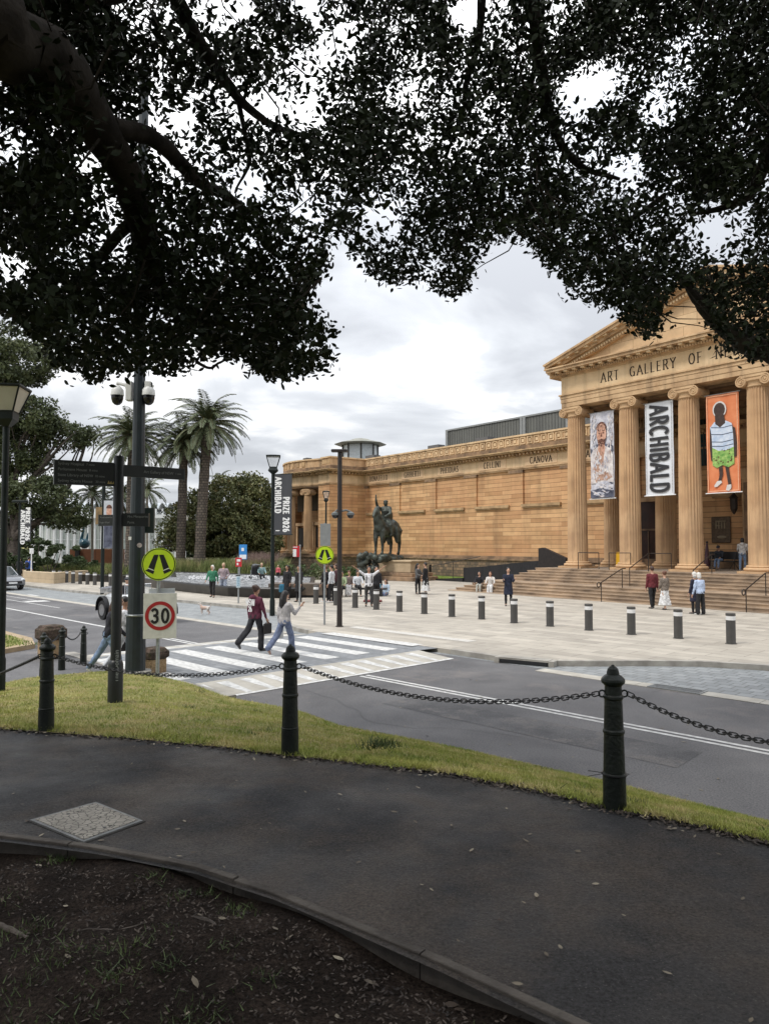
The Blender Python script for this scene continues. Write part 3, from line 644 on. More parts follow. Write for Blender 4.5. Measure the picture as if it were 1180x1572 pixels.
def arcpts():
    o = []
    for i in range(13):
        t = i/12; o.append((-32.2-10.4*t, 2.3-1.5*math.sin(PI*t*0.9)+2.6*t*t))
    return o
ARC = arcpts()
MAIN = [(22,6),(-29.9,6)]
PAV = [(-29.9,6),(-29.9,1.9),(-31.8,1.9)]
FULL = [(22,6),(-29.9,6),(-29.9,1.9),(-31.8,1.9),(-31.8,2.35)] + ARC + [(-43.2,16)]
def sweep(path, o_in, o_out, z0, z1, mb=None): return ribbon(path, o_in, o_out, z0, z1, mb)
def along(path, step, fn, off):
    for a, c in zip(path[:-1], path[1:]):
        a = Vector(a); c = Vector(c); d = c-a; ln = d.length
        if ln < .1: continue
        d /= ln; n = Vector((-d.y, d.x)); k = max(1, round(ln/step))
        for i in range(k):
            p = a + d*(ln*(i+.5)/k) + n*off; fn(p, d, n)
def obox(mb, p, d, n, w, dp, z0, z1):
    q = [p-d*w/2, p+d*w/2, p+d*w/2+n*dp, p-d*w/2+n*dp]; mb.slab([(x.x,x.y) for x in q], z0, z1)
# plinth, ledge and wall below the panels
b = MB(); sweep([(-1.5,6)]+FULL[1:], -.6, .28, 0, 1.62, b); b.build('plinth', rubble, G)
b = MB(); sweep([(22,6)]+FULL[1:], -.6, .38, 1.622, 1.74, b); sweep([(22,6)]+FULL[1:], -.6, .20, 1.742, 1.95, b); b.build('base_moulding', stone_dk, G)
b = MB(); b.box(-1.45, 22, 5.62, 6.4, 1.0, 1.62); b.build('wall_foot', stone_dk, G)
b = MB(); sweep(MAIN, -.6, 0, 1.952, 5.80, b); b.build('lower_wall', ashlar, G)
b = MB(); sweep(PAV+[(-31.8,2.9)], -.5, .003, 1.952, 8.70, b); b.build('pavilion_wall', ashlar, G); b = MB(); sweep([(-42.4,3.6),(-43.2,3.6),(-43.2,16)], -.5, .004, 1.952, 8.70, b); b.build('pavilion_wall', ashlar, G)
# panel zone
PC = [-2.86+4.95*k for k in range(4,-1,-1)] + [-7.81-4.95*k for k in range(0,5)]
b = MB(); sweep(MAIN, -.6, -.14, 5.802, 8.70, b); b.build('panel_wall', ashlar, G)
b = MB(); edges = sorted(PC); HW = 1.78
lo = -29.9
for c_ in edges + [None]:
    hi = (c_-HW) if c_ is not None else 22
    if hi > lo + .05: MB().box(lo, hi, 5.99, 6.3, 5.803, 8.30).build('wall_pier', ashlar, G)
    if c_ is not None: lo = c_+HW
lo = -29.9
for c_ in edges + [None]:
    hi = (c_-HW) if c_ is not None else 22
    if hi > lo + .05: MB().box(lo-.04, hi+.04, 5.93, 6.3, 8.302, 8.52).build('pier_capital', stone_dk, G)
    if c_ is not None: lo = c_+HW
for c_ in edges:
    b = MB(); b.box(c_-HW-.06, c_+HW+.06, 5.80, 6.0, 5.70, 5.90); b.box(c_-HW, c_+HW, 5.87, 6.0, 5.60, 5.699); b.build('panel_sill', cap_st, G)
# entablature all the way round
b = MB(); sweep(FULL, -.5, .05, 8.522, 8.62, b); sweep(FULL, -.5, .11, 8.622, 8.74, b); b.build('architrave', stone, G)
b = MB(); sweep(FULL, -.5, .02, 8.742, 9.52, b); b.build('frieze', stone_lt, G)
b = MB(); sweep(FULL, -.5, .12, 9.522, 9.60, b); sweep(FULL, -.5, .30, 9.762, 9.80, b); sweep(FULL, -.5, .62, 9.802, 9.90, b); sweep(FULL, -.5, .70, 9.902, 9.99, b)
b.build('cornice', cap_st, G); b = MB(); sweep(FULL, -.5, .16, 9.602, 9.762, b); b.build('dentil_bed', stone_dk, G)  # bed of stained stone; its dark colour also paints the shadow between dentils
b = MB(); along(FULL[:-1], .36, lambda p,d,n: obox(b, p, d, n, .18, .22, 9.61, 9.758), .16); b.build('dentils', stone, G)
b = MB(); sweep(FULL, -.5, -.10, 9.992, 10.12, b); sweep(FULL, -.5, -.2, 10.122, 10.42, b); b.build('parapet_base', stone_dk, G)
b = MB(); sweep(FULL, -.6, -.24, 10.422, 11.12, b); b.build('parapet', stone, G)
b = MB(); sweep(FULL, -.62, -.12, 11.122, 11.26, b); b.build('coping', stone_lt, G)
# carved parapet squares, in groups between wider blocks
def carve(mb, mb2, x0, x1, y, z0, z1, orient='a'):
    t = .07
    mb.box(x0, x1, y-.06, y, z1-t, z1); mb.box(x0, x1, y-.06, y, z0, z0+t); mb.box(x0, x0+t, y-.06, y, z0+t+.001, z1-t-.001); mb.box(x1-t, x1, y-.06, y, z0+t+.001, z1-t-.001)
    cx, cz = (x0+x1)/2, (z0+z1)/2; mb.box(cx-.12, cx+.12, y-.05, y, cz-.12, cz+.12)
    for sx in (-1,1):
        for sz in (-1,1): mb.box(cx+sx*.17-.03, cx+sx*.17+.03, y-.04, y, cz+sz*.17-.03, cz+sz*.17+.03)
b = MB(); b2 = MB()
for c_ in edges:
    x = c_-2.2
    for k in range(6):
        carve(b, b2, x+k*.68, x+k*.68+.52, 6.239, 10.5, 11.06)
    carve(b, b2, c_+1.75, c_+2.65, 6.239, 10.5, 11.06)
b.build('carved_squares', stone_lt, G)
b = MB()
along([(-29.9,1.9),(-31.8,1.9)], 2, lambda p,d,n: obox(b, p, d, n, 1.3, .03, 10.55, 11.0), -.239)
along(ARC[2:-2], .7, lambda p,d,n: obox(b, p, d, n, .42, .05, 10.55, 11.0), -.239); b.build('carved_squares', cap_st, G)
for a_ in (-29.9, -20.5, -14.5, -4.6):
    b = MB(); b.box(a_-.7, a_+.7, 6.6, 7.4, 11.0, 11.62); b.build('roof_vent', M('lead_grey',(0.10,0.10,0.105),rough=.6), G)
for q in (ARC[3], ARC[8], ARC[11]):
    b = MB(); b.box(q[0]-.35, q[0]+.35, q[1]+.7, q[1]+1.3, 11.1, 11.5); b.build('roof_vent', MATS['lead_grey'], G)
# names
for c_, nm in zip(sorted(PC)[::1], ['DONATELLO','GHIBERTI','PHEIDIAS','CELLINI','CANOVA','MICHAEL ANGELO'] if False else [None]*20): pass
for c_, nm in ((-27.6,'DONATELLO'),(-22.6,'GHIBERTI'),(-17.7,'PHEIDIAS'),(-12.76,'CELLINI'),(-7.81,'CANOVA'),(-2.86,'MICHAEL ANGELO'),(2.1,'TITIAN')):
    if nm == 'TITIAN': continue
    wd = 1.5 if len(nm) < 9 else 1.75
    if len(nm) > 10: wd = 1.9
    b = MB(); b.box(c_-wd, c_+wd, 5.955, 5.98, 8.80, 9.50); pn = b.build('name_stone', M('name_stone',(0.66,0.47,0.29),rough=.9,var=.06), G)
    b = MB(); letters(b, nm, (c_, 5.95, 8.93), (1,0,0), (0,0,1), .46, .15, .09, serif=True, sx=.82, gap=.17 if len(nm) > 8 else .2); b.build('inscription', ink, pn)
# roof body behind parapet (flat)
b = MB(); b.slab([(22,6.7),(22,30),(-43,30),(-43,16),(-42,6.7)], 9.0, 10.6); b.build('roof', M('roof_grey',(0.16,0.16,0.16),rough=.9), G)
# grey plant room
def bw_px(px, bb):
    u = (px-590)/F; Y = (36.04+bb)/(.791*u+.612); X = u*Y; return (X-BO.x)*.612-(Y-BO.y)*.791
a0, a1 = bw_px(686, 14), bw_px(905, 14)
prm = brick_mat('ribbed_cladding', (0.135,0.135,0.12), (0.11,0.11,0.10), (0.05,0.05,0.045), 0.34, 9.0, 0.05, rough=0.6, offset=0, nscale=0.6, bump=0.6)
b = MB(); b.box(a0, a1+6, 14, 22, 10.3, 14.3); b.build('plant_room', prm, G)
b = MB(); b.box(a0-.1, a1+6.1, 13.9, 22.1, 14.302, 14.45)
for q in (a0+.1, a0+(a1-a0)*.58, a0+(a1-a0)*.60, a1-2.1): b.box(q-.15, q+.15, 13.86, 13.99, 10.3, 14.30)
b.build('plant_room_trim', M('zinc_trim',(0.24,0.245,0.24),rough=.5,var=.1), G)
# lantern on the roof
la, lb = -34.0, 15.0
Y_ = 83.0; lp = atY(553, 690, Y_); dx_, dy_ = lp.x-BO.x, lp.y-BO.y; la = dx_*.612-dy_*.791; lb = dx_*.791+dy_*.612
def octo(r, z): return [(la+r*math.cos(PI/4*k+.2), lb+r*math.sin(PI/4*k+.2), z) for k in range(8)]
zf = lambda y: atY(553, y, Y_).z
ln_ = MB(); ln_.loft([octo(1.95,10.4), octo(1.95,zf(684))]); lant = ln_.build('lantern', M('pale_glass',(0.48,0.52,0.53),rough=.25,var=.1), G)
b = MB()
for k in range(8):
    x, y, _ = octo(2.0,0)[k]; b.box(x-.07,x+.07,y-.07,y+.07,10.4,zf(682))
b.build('lantern_frame', M('dark_bronze',(0.05,0.045,0.04),rough=.5), lant)
b = MB(); b.loft([octo(2.85,zf(683.5)),octo(3.0,zf(682)),octo(1.6,zf(677.5)),octo(.9,zf(674.5)),octo(.3,zf(673))]); b.loft([octo(2.3,11.0),octo(2.3,11.3)]); b.build('lantern_roof', M('copper_grey',(0.24,0.24,0.20),rough=.6,var=.2,scale=2), lant)

# ---------------- pavilion porch: curved row of columns in front of a recessed wall
IN = [(x+.0, y+2.6) for x, y in ARC]
b = MB(); sweep([(-31.0,4.6)]+IN, -.4, 0, 1.95, 8.52, b); b.build('porch_wall', ashlar, G)
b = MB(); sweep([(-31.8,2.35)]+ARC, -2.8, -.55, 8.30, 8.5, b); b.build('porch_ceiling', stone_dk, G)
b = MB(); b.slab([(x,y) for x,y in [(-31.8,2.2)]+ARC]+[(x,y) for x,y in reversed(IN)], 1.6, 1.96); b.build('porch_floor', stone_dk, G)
def col_mesh(r0, r1, H, fl=24, zc=.33):
    b = MB(); rings = []; n = fl*4
    for i in range(15):
        t = i/14; z = H*t; r = r0 + (r1-r0)*(t**1.4)
        if i == 5: pass
        dep = .03 if t < zc else .13
        rings.append([(r*(1-dep*(0.0 if k%4 == 0 else (1.0 if k%4 == 2 else .75)))*math.cos(2*PI*k/n), r*(1-dep*(0.0 if k%4 == 0 else (1.0 if k%4==2 else .75)))*math.sin(2*PI*k/n), z) for k in range(n)])
    return b.loft(rings)
def spiral(mb, c, r0, y, turns=2.3, tube=.035, dirn=1):
    P = []; rr = []
    for i in range(40):
        t = i/39; a = R(90) - dirn*t*turns*2*PI; r = r0*(1-t*.86); P.append((c[0]+r*math.cos(a), y, c[1]+r*math.sin(a))); rr.append(tube*(1-.55*t))
    mb.tube(P, rr, 6)
def make_column(parent, a, bb, z, H=9.7, r0=.60, r1=.51, detail=True, yaw=0.0, proto=None):
    if proto:
        c = copy_tree(proto, parent); c.location = (a,bb,z+.42); c.rotation_euler = (0,0,yaw); return c
    capH = .62; bH = .42; sh = H-capH-bH
    c = col_mesh(r0, r1, sh).build('column', col_st, parent, smooth=28, loc=(a,bb,z+bH)); c.rotation_euler = (0,0,yaw)
    b = MB(); b.box(-r0*1.38, r0*1.38, -r0*1.38, r0*1.38, -bH, -bH+.13)
    def torus(zc, rr, R_): return [(R_+rr*math.cos(t), zc+rr*math.sin(t)) for t in [-PI/2+PI*i/6 for i in range(7)]]
    b.lathe([(r0*.9,-bH+.131)]+torus(-bH+.215,.083,r0*1.24)+[(r0*1.12,-bH+.31)]+torus(-bH+.355,.055,r0*1.10)+[(r0*.9,.0)], 32); b.build('base', col_st, c, smooth=40)
    b = MB(); z0 = sh; b.lathe([(r1*.98,z0-.02),(r1*1.06,z0+.02),(r1*1.06,z0+.07),(r1*1.0,z0+.09),(r1*1.05,z0+.22),(r1*1.22,z0+.30),(r1*1.22,z0+.34)], 32)
    b.box(-r1*1.25, r1*1.25, -r1*1.12, r1*1.12, z0+.47, z0+.62)
    for s_ in (-1,1):
        vr = .27; cx_, cz_ = s_*r1*1.12, z0+.27
        for yy in (-r1*1.08,):
            P = [(cx_+vr*.93*math.cos(t), cz_+vr*.93*math.sin(t)) for t in [2*PI*i/20 for i in range(20)]]
            b.prism(P, -r1*1.08, r1*1.08)
        for sy in (-1,1):
            spiral(b, (cx_,cz_), vr, sy*(r1*1.08+.01), dirn=s_, tube=.04)
            b.ball((cx_, sy*(r1*1.08+.02), cz_), (.05,.03,.05), 8, 5)
    b.prism([(-r1*1.1,z0+.34),(r1*1.1,z0+.34),(r1*1.1,z0+.469),(-r1*1.1,z0+.469)], -r1*1.05, r1*1.05)
    b.build('capital', stone, c, smooth=35)
    return c
SP = 3.61; PZ = 1.45
proto = make_column(G, 0, 0, PZ)
for k in range(1,6): make_column(G, SP*k, 0, PZ, proto=proto)
for k in (0,1,4,5): make_column(G, SP*k, 3.61, PZ, proto=proto)
pcol = None
for t_i in (2, 5, 8, 11):
    x, y = ARC[t_i]; p0, p1 = ARC[t_i-1], ARC[min(t_i+1,12)]; yw = math.atan2(-(p1[1]-p0[1]), -(p1[0]-p0[0]))
    if pcol is None: pcol = make_column(G, x, y+.35, 1.96, H=6.34, r0=.44, r1=.37, yaw=yw)
    else: c_ = copy_tree(pcol, G); c_.location = (x, y+.35, 1.96+.42); c_.rotation_euler = (0,0,yw)
b = MB()
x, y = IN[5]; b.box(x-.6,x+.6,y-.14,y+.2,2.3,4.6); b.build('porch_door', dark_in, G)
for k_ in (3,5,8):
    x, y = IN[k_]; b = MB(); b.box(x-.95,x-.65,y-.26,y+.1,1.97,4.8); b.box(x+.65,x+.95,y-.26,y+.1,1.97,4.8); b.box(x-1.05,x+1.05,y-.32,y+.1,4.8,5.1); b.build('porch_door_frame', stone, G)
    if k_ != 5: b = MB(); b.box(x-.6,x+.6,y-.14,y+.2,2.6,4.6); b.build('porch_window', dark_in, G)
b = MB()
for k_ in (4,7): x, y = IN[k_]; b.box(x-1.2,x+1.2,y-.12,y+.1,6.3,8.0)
b.build('porch_fanlight', M('shadowy_recess',(0.10,0.075,0.05),rough=.9), G)  # dark brown boxes on the wall, coloured as recesses in shade

# ---------------- portico platform and steps
st = []
nst = 10; rise = PZ/nst
b = MB()
for i in range(nst):
    land = 1.25 if i >= 5 else 0.0
    f = -6.05 + i*.36 + land
    lft = -4.9 + i*.33
    z1 = rise*(i+1); b.box(lft, 24, f, 6.0-.4, z1-rise+.001, z1-.045); 
    b.box(lft-.025, 24, f-.025, 6.0-.4, z1-.044, z1)
b.build('steps', step_m, G)
b = MB(); b.box(-1.25, 24, -1.05, 5.9, PZ-.001, PZ+.012); b.build('portico_floor', M('portico_paving',(0.24,0.19,0.145),rough=.85,var=.15,scale=2), G)
# ---------------- portico entablature and pediment
A0, A1 = -.62, 5*SP+.62; B0 = -.60; B1 = 6.0; ZE = PZ+9.7
CZ = ZE+.78
b = MB(); b.box(A0, A1, B0, .45, ZE, ZE+.26); b.box(A0-.03, A1+.03, B0-.03, .46, ZE+.262, ZE+.52); b.box(A0-.06, A1+.06, B0-.06, .47, ZE+.522, ZE+.70); b.box(A0-.13, A1+.13, B0-.13, .48, ZE+.702, ZE+.78)
b.box(A0, A0+1.05, .451, B1, ZE, ZE+.52); b.box(A0-.06, A0+1.05, .471, B1, ZE+.522, ZE+.78); b.build('portico_architrave', stone, G)
b = MB(); b.box(A0, A1, B0, .45, CZ+.002, CZ+1.05); b.box(A0, A0+1.05, .451, B1, CZ+.002, CZ+1.05); b.build('portico_frieze', stone_lt, G)
FZ = CZ+1.05
b = MB(); b.box(A0-.10, A1+.10, B0-.10, 7, FZ+.002, FZ+.08)
b.box(A0-.62, A1+.62, B0-.70, 7, FZ+.30, FZ+.46); b.box(A0-.70, A1+.70, B0-.78, 7, FZ+.462, FZ+.54); b.box(A0-.24, A1+.24, B0-.24, 6.9, FZ+.082, FZ+.299); b.build('portico_cornice', stone, G)
b = MB(); n_ = 130
for k in range(n_): x = A0-.2+(A1-A0+.4)*(k+.5)/n_; b.box(x-.05, x+.05, B0-.36, B0-.241, FZ+.09, FZ+.2)
for k in range(34): y = B0-.2+k*.19; b.box(A0-.36, A0-.241, y-.05, y+.05, FZ+.09, FZ+.2)
b.build('portico_dentils', stone, G)
b = MB(); n_ = 34
for k in range(n_): x = A0-.45+(A1-A0+.9)*k/(n_-1); b.box(x-.12, x+.12, B0-.62, B0-.241, FZ+.2, FZ+.299)
for k in range(10): y = B0-.1+k*.66; b.box(A0-.55, A0-.241, y-.12, y+.12, FZ+.2, FZ+.299)
b.build('modillions', stone_lt, G)
AC = (A0+A1)/2; HZ = FZ+.541; RISE = 3.05
half = (A1-A0)/2+.70
def rk(off, out_=0): # raking line points (left, apex, right) with offset up
    return [(AC-half-out_, HZ+off), (AC, HZ+off+RISE), (AC+half+out_, HZ+off)]
def rake(mb, z0, z1, y0, y1, out0=0, out1=0):
    l0 = rk(z0,out0); l1 = rk(z1,out1)
    mb.prism([l0[0], l0[1], l1[1], l1[0]], y0, y1); mb.prism([l0[1], l0[2], l1[2], l1[1]], y0, y1)
b = MB(); b.prism([(AC-half+1.4,HZ+.001),(AC+half-1.4,HZ+.001),(AC,HZ+RISE-.42)], B0+.0, .3); b.build('tympanum', brick_mat('tympanum_blocks',(0.63,0.45,0.27),(0.52,0.35,0.20),(0.30,0.19,0.10),1.5,.62,.012,nscale=1.2), G)
b = MB(); rake(b, -.50, -.20, B0-.24, .4); rake(b, .0, .16, B0-.72, 8.0); rake(b, .162, .27, B0-.82, 8.05, 0, .06); rake(b, -.199, -.001, B0-.42, .4); b.build('raking_cornice', stone, G)
b = MB()
sl = RISE/half; nn = 60
for s_ in (-1,1):
    for k in range(nn):
        q = half*(k+.5)/nn; 
        if q < 1.2: continue
        x = AC+s_*(half-q); z = HZ+q*sl
        b.box(x-.045, x+.045, B0-.37, B0-.241, z-.45, z-.33)
    for k in range(15):
        q = 1.0+(half-1.2)*k/14; x = AC+s_*(half-q); z = HZ+q*sl; b.prism([(x-.13,z-.13-s_*.13*-sl*-1),(x+.13,z-.13+s_*.13*-sl),(x+.13,z-.001+s_*.13*-sl),(x-.13,z-.001-s_*.13*-sl)], B0-.64, B0-.421)
b.build('raking_dentils', stone_lt, G)
b = MB(); l0 = rk(.2); b.prism([(AC-half+.1,HZ),(AC+half-.1,HZ),(AC,HZ+RISE)], .31, 14.0); b.build('portico_roof', M('roof_lead',(0.13,0.125,0.12),rough=.8), G)
b = MB(); letters(b, 'ART  GALLERY  OF  NEW  SOUTH  WALES', (AC, B0-.006, CZ+.28), (1,0,0), (0,0,1), .53, .13, .065, serif=True, sx=.85, gap=.26); b.build('inscription', ink, G)
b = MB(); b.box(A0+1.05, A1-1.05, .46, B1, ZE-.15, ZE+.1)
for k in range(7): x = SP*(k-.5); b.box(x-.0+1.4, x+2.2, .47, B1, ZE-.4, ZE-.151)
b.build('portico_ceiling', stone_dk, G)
# beams between the two column rows
b = MB()
for k in range(6): b.box(SP*k-.45, SP*k+.45, .47, B1, ZE-.02, ZE+.3)
b.build('ceiling_beams', stone, G)
# portico inner wall features
b = MB(); b.box(.42,1.58,5.9,6.05,1.46,5.6); dr = b.build('side_door', M('dark_varnished_timber',(0.035,0.012,0.007),rough=.45,var=.4,scale=2), G)
b = MB(); b.box(.2,.42,5.8,6.05,1.46,5.6); b.box(1.58,1.8,5.8,6.05,1.46,5.6); b.box(.1,1.9,5.76,6.05,5.6,5.85); b.build('door_frame', stone, dr)
b = MB(); b.box(.43,1.57,5.86,5.9,3.75,3.87); b.box(.96,1.04,5.86,5.9,1.5,3.7); b.build('door_rail', stone_dk, dr)
b = MB(); b.box(7.75,10.3,5.7,6.05,1.46,6.6); dr = b.build('entrance_door', M('dark_red_timber',(0.06,0.012,0.008),rough=.5,var=.3), G)
b = MB(); b.box(7.2,7.75,5.55,6.05,1.46,6.6); b.box(10.3,10.85,5.55,6.05,1.46,6.6); b.box(7.0,11.05,5.45,6.05,6.6,7.2); b.build('door_frame', stone, dr)
b = MB(); b.box(7.32,7.62,5.5,5.55,1.9,6.4)
b.build('carved_jamb', stone_dk, dr)
b = MB(); b.box(3.6,6.6,5.90,6.02,7.6,10.4); w_ = b.build('upper_window', M('greenish_glass',(0.03,0.07,0.08),rough=.15,var=.4,scale=1), G)
b = MB(); b.box(7.6,10.6,5.90,6.02,7.6,10.4); b.build('upper_window', MATS['greenish_glass'], G)
b = MB()
for k in range(6): b.box(3.55+k*1.45*.42,3.62+k*1.45*.42,5.86,5.9,7.6,10.4)
b.box(3.5,6.7,5.84,5.9,8.9,9.0); b.build('mullion', M('bronze_dark',(0.05,0.045,0.04),rough=.5), w_)
# dark ramp walls left of the steps
def plank_wall(name, pts, bb, th=.25):
    b = MB(); b.prism(pts, bb, bb+th); return b
dsteel = brick_mat('dark_steel_boards', (0.016,0.016,0.018), (0.009,0.009,0.011), (0.003,0.003,0.003), 0.14, 9.0, 0.012, rough=0.5, offset=0, nscale=2, bump=0.6)
t_ = thing('ramp', 'dark steel clad access ramp rising beside the left end of the sandstone steps', 'ramp', BO, BR)
b = plank_wall('w', [(-11.2,0.12),(-3.4,0.12),(-3.4,1.80),(-4.4,1.78),(-9.4,1.28),(-11.2,1.15)], 1.3); b.build('side_wall', dsteel, t_)
b = MB(); b.prism([(-3.9,.6),(-3.9,2.62),(-3.55,2.66),(-1.7,2.0),(-1.7,.6)], 1.0, 1.28); b.build('end_fin', M('rust_dark',(0.014,0.010,0.009),rough=.6,var=.4), t_)
b = MB(); b.prism([(-14.2,.13),(-11.2,.13),(-11.2,.42),(-14.2,.24)], 1.2, 1.6); b.build('kerb_wall', black, t_)
b = MB(); b.tube([(-15.0,1.3,.12),(-15.0,1.3,1.15),(-14.6,1.3,1.2),(-9.5,1.3,2.0)], .025, 6); b.tube([(-12.3,1.3,.3),(-12.3,1.3,1.55)], .02, 6); b.box(-15.12,-14.98,1.4,1.52,.12,1.3); b.build('handrail', black, t_)
# gutter pipe box: yellow wet floor board beside column
# ---------------- handrails on the steps
rail_m = M('dark_bronze_rail', (0.035,0.028,0.024), rough=0.4, metal=.3)
def handrail(a, i0, i1, label, scroll=True):
    def fz(i): return rise*(i+1)
    def fb(i): return -6.05+i*.36+(1.25 if i >= 5 else 0)
    b0, z0 = (fb(i0)-.15, (0.12 if i0 == 0 else fz(i0-1))); b1, z1 = fb(i1)+.12, fz(i1)
    t_ = thing('handrail', label, 'handrail', bl(a, b0, z0), BR, 'bronze handrails on the gallery steps')
    L_ = b1-b0; h = z1-z0; H_ = .95
    b = MB(); b.tube([(0,0,0),(0,0,H_-.03)], .022, 8); b.build('post', rail_m, t_, smooth=40); b = MB(); b.tube([(0,L_,h),(0,L_,h+H_)], .022, 8); b.build('post', rail_m, t_, smooth=40)
    b = MB(); P = [(0,L_+.30,h+H_),(0,L_,h+H_),(0,0,H_-.03)]
    if scroll: P += [(0,-.12*1.6+.14*math.cos(q)*1.0, H_-.13+.11*math.sin(q)) for q in [R(40+25*k) for k in range(15)]]
    b.tube(P, .026, 8); b.build('rail', rail_m, t_, smooth=40)
def a_of(px, bb): 
    u = (px-590)/F; Y = (36.04+bb)/(.791*u+.612); return (u*Y-BO.x)*.612-(Y-BO.y)*.791
handrail(a_of(921,-6.2), 0, 4, 'lower bronze handrail nearest the left end of the steps')
handrail(a_of(1142,-6.2), 0, 4, 'lower bronze handrail in front of the right hand columns, ending in a curl')
handrail(a_of(969,-2.9), 5, 9, 'upper bronze handrail in front of the second column', False)
handrail(a_of(1073,-2.5), 5, 9, 'upper bronze handrail by the foot of the third column', False)
for px_, lb in ((893,'short bronze rail at the foot of the leftmost portico column'), (1000,'short bronze rail in front of the dark side door'), (940,'short bronze rail between the first and second portico columns')):
    a_ = a_of(px_, -.9); t_ = thing('handrail', lb, 'handrail', bl(a_, -1.3, PZ), BR, 'bronze handrails on the gallery steps')
    b = MB(); b.tube([(0,0,0),(0,0,.95)], .022, 8); b.build('post', rail_m, t_); b = MB(); b.tube([(.9,.7,0),(.9,.7,.95)], .022, 8); b.build('post', rail_m, t_); b = MB(); b.tube([(0,0,.95),(.9,.7,.95)], .022, 8); b.build('rail', rail_m, t_)
# plaque and bracket lamp
t_ = thing('plaque', 'bronze relief plaque on the wall between the third and fourth columns', 'plaque', bl(5.75, 5.86, 2.95), BR)
b = MB(); b.cbox((0,.05,.78),(1.15,.10,1.55),.03); b.build('frame', M('bronze_brown',(0.10,0.07,0.045),rough=.5,metal=.4,var=.3,scale=6), t_)
b = MB()
for k in range(4): b.box(-.3+k*.17,-.22+k*.17,-.03,-.001,.85,1.3-.03*k)
b.box(-.3,.32,-.03,-.001,1.25,1.32); b.box(-.3,-.0,-.032,-.002,1.0,1.06); b.ball((.05,-.0,.35),(.28,.03,.11),10,6); b.build('relief', M('bronze_light',(0.22,0.18,0.12),rough=.5,metal=.4), t_)
t_ = thing('wall_lantern', 'ornate dark lantern bracketed on the wall left of the entrance doorway', 'wall lamp', bl(6.75, 5.85, 4.6), BR)
b = MB(); b.lathe([(.03,0),(.1,.1),(.2,.3),(.22,.9),(.26,.95),(.1,1.15),(.02,1.3)], 8, (0,-.35,0)); b.build('cage', rail_m, t_); b = MB(); b.tube([(0,-.35,1.25),(0,-.2,1.45),(0,0,1.2)], .03, 6); b.build('bracket', rail_m, t_)

# ---------------- big banners between the columns
def banner(a, z0, z1, w, label, cat='banner'):
    t_ = thing('hanging_banner', label, cat, bl(a, -.05, z0), BR, 'tall banners hung between the portico columns'); h = z1-z0
    return t_, h
def bcloth(t_, w, h, mat):
    b = MB(); nx, nz_ = 10, 24; vs = [((i/nx-.5)*w, .012*math.sin(i*1.1+j*.35)+.01*math.sin(j*.8), j/nz_*h) for j in range(nz_+1) for i in range(nx+1)]
    vs2 = [(x,y+.02,z) for x,y,z in vs]; n1 = (nx+1)
    b.add(vs, [(j*n1+i,j*n1+i+1,(j+1)*n1+i+1,(j+1)*n1+i) for j in range(nz_) for i in range(nx)]); b.add(vs2, [(j*n1+i,(j+1)*n1+i,(j+1)*n1+i+1,j*n1+i+1) for j in range(nz_) for i in range(nx)])
    o = b.build('cloth', mat, t_, smooth=60)
    b = MB(); b.tube([(-w/2-.08,0,h+.02),(w/2+.08,0,h+.02)], .025, 6); b.build('top_bar', steel, t_); b = MB(); b.tube([(-w/2-.1,0,-.02),(w/2+.1,0,-.02)], .03, 6); b.build('bottom_bar', white_paint, t_)
    b = MB(); b.tube([(-w/2-.08,0,h+.02),(-w/2-.55,.0,h+.35)], .01, 4); b.tube([(w/2+.1,0,-.02),(w/2+.5,.0,-.5)], .01, 4); b.tube([(w/2+.08,0,h+.02),(w/2+.5,.0,h+.35)], .01, 4); b.build('stay_wire', black, t_)
    return o
def ell(cx, cz, rx, rz, n=20, a0=0, a1=360): return [(cx+rx*math.cos(R(a0+(a1-a0)*i/n)), cz+rz*math.sin(R(a0+(a1-a0)*i/n))) for i in range(n if a1-a0==360 else n+1)]
def flat(mb, poly, lay): mb.add([(x, -.045-.004*lay, z) for x, z in poly], [tuple(range(len(poly)))])
# portrait of a man in a white shirt: generic painted figure
t_, h = banner(a_of(926,0), 5.55, 10.6, 1.6, 'tall banner painted with a bearded man in a loose white shirt')
w = 1.62; bcloth(t_, w, h, M('mauve_wash', (0.42,0.42,0.50), col2=(0.70,0.70,0.74), rough=.7, scale=3, detail=8))
sk = [M('skin_paint_light', (0.42,0.20,0.13), col2=(0.66,0.40,0.30), rough=.7, scale=9), M('hair_paint', (0.05,0.02,0.015), col2=(0.20,0.08,0.05), rough=.7, scale=12), M('shirt_paint', (0.42,0.36,0.36), col2=(0.78,0.75,0.74), rough=.7, scale=3.5, detail=8), M('dark_paint', (0.03,0.035,0.06), col2=(0.12,0.13,0.18), rough=.7, scale=4), M('brown_paint',(0.30,0.17,0.12),col2=(0.55,0.36,0.28),rough=.7,scale=5), M('table_paint',(0.30,0.31,0.38),col2=(0.66,0.66,0.72),rough=.7,scale=4)]
b = MB()
b.mat(3); flat(b, [(-w/2+.03,2.95),(-.45,3.2),(.4,3.15),(w/2-.03,3.0),(w/2-.03,2.7),(-w/2+.03,2.7)], 0)
b.mat(2); flat(b, [(-.78,.9),(-.74,2.5),(-.62,2.85),(-.25,3.05),(.22,3.05),(.55,2.9),(.74,2.5),(.79,.9)], 1)
b.mat(0); flat(b, [(-.2,3.2),(.2,3.2),(.24,2.9),(.05,1.95),(-.05,1.95),(-.26,2.9)], 2); flat(b, ell(0,3.75,.33,.62,22), 4)
b.mat(1); flat(b, ell(0,3.98,.38,.50,18,10,170), 3); flat(b, [(-.30,3.5),(-.22,3.15),(0,3.02),(.22,3.15),(.30,3.5),(.2,3.42),(.0,3.5),(-.2,3.42)], 5)
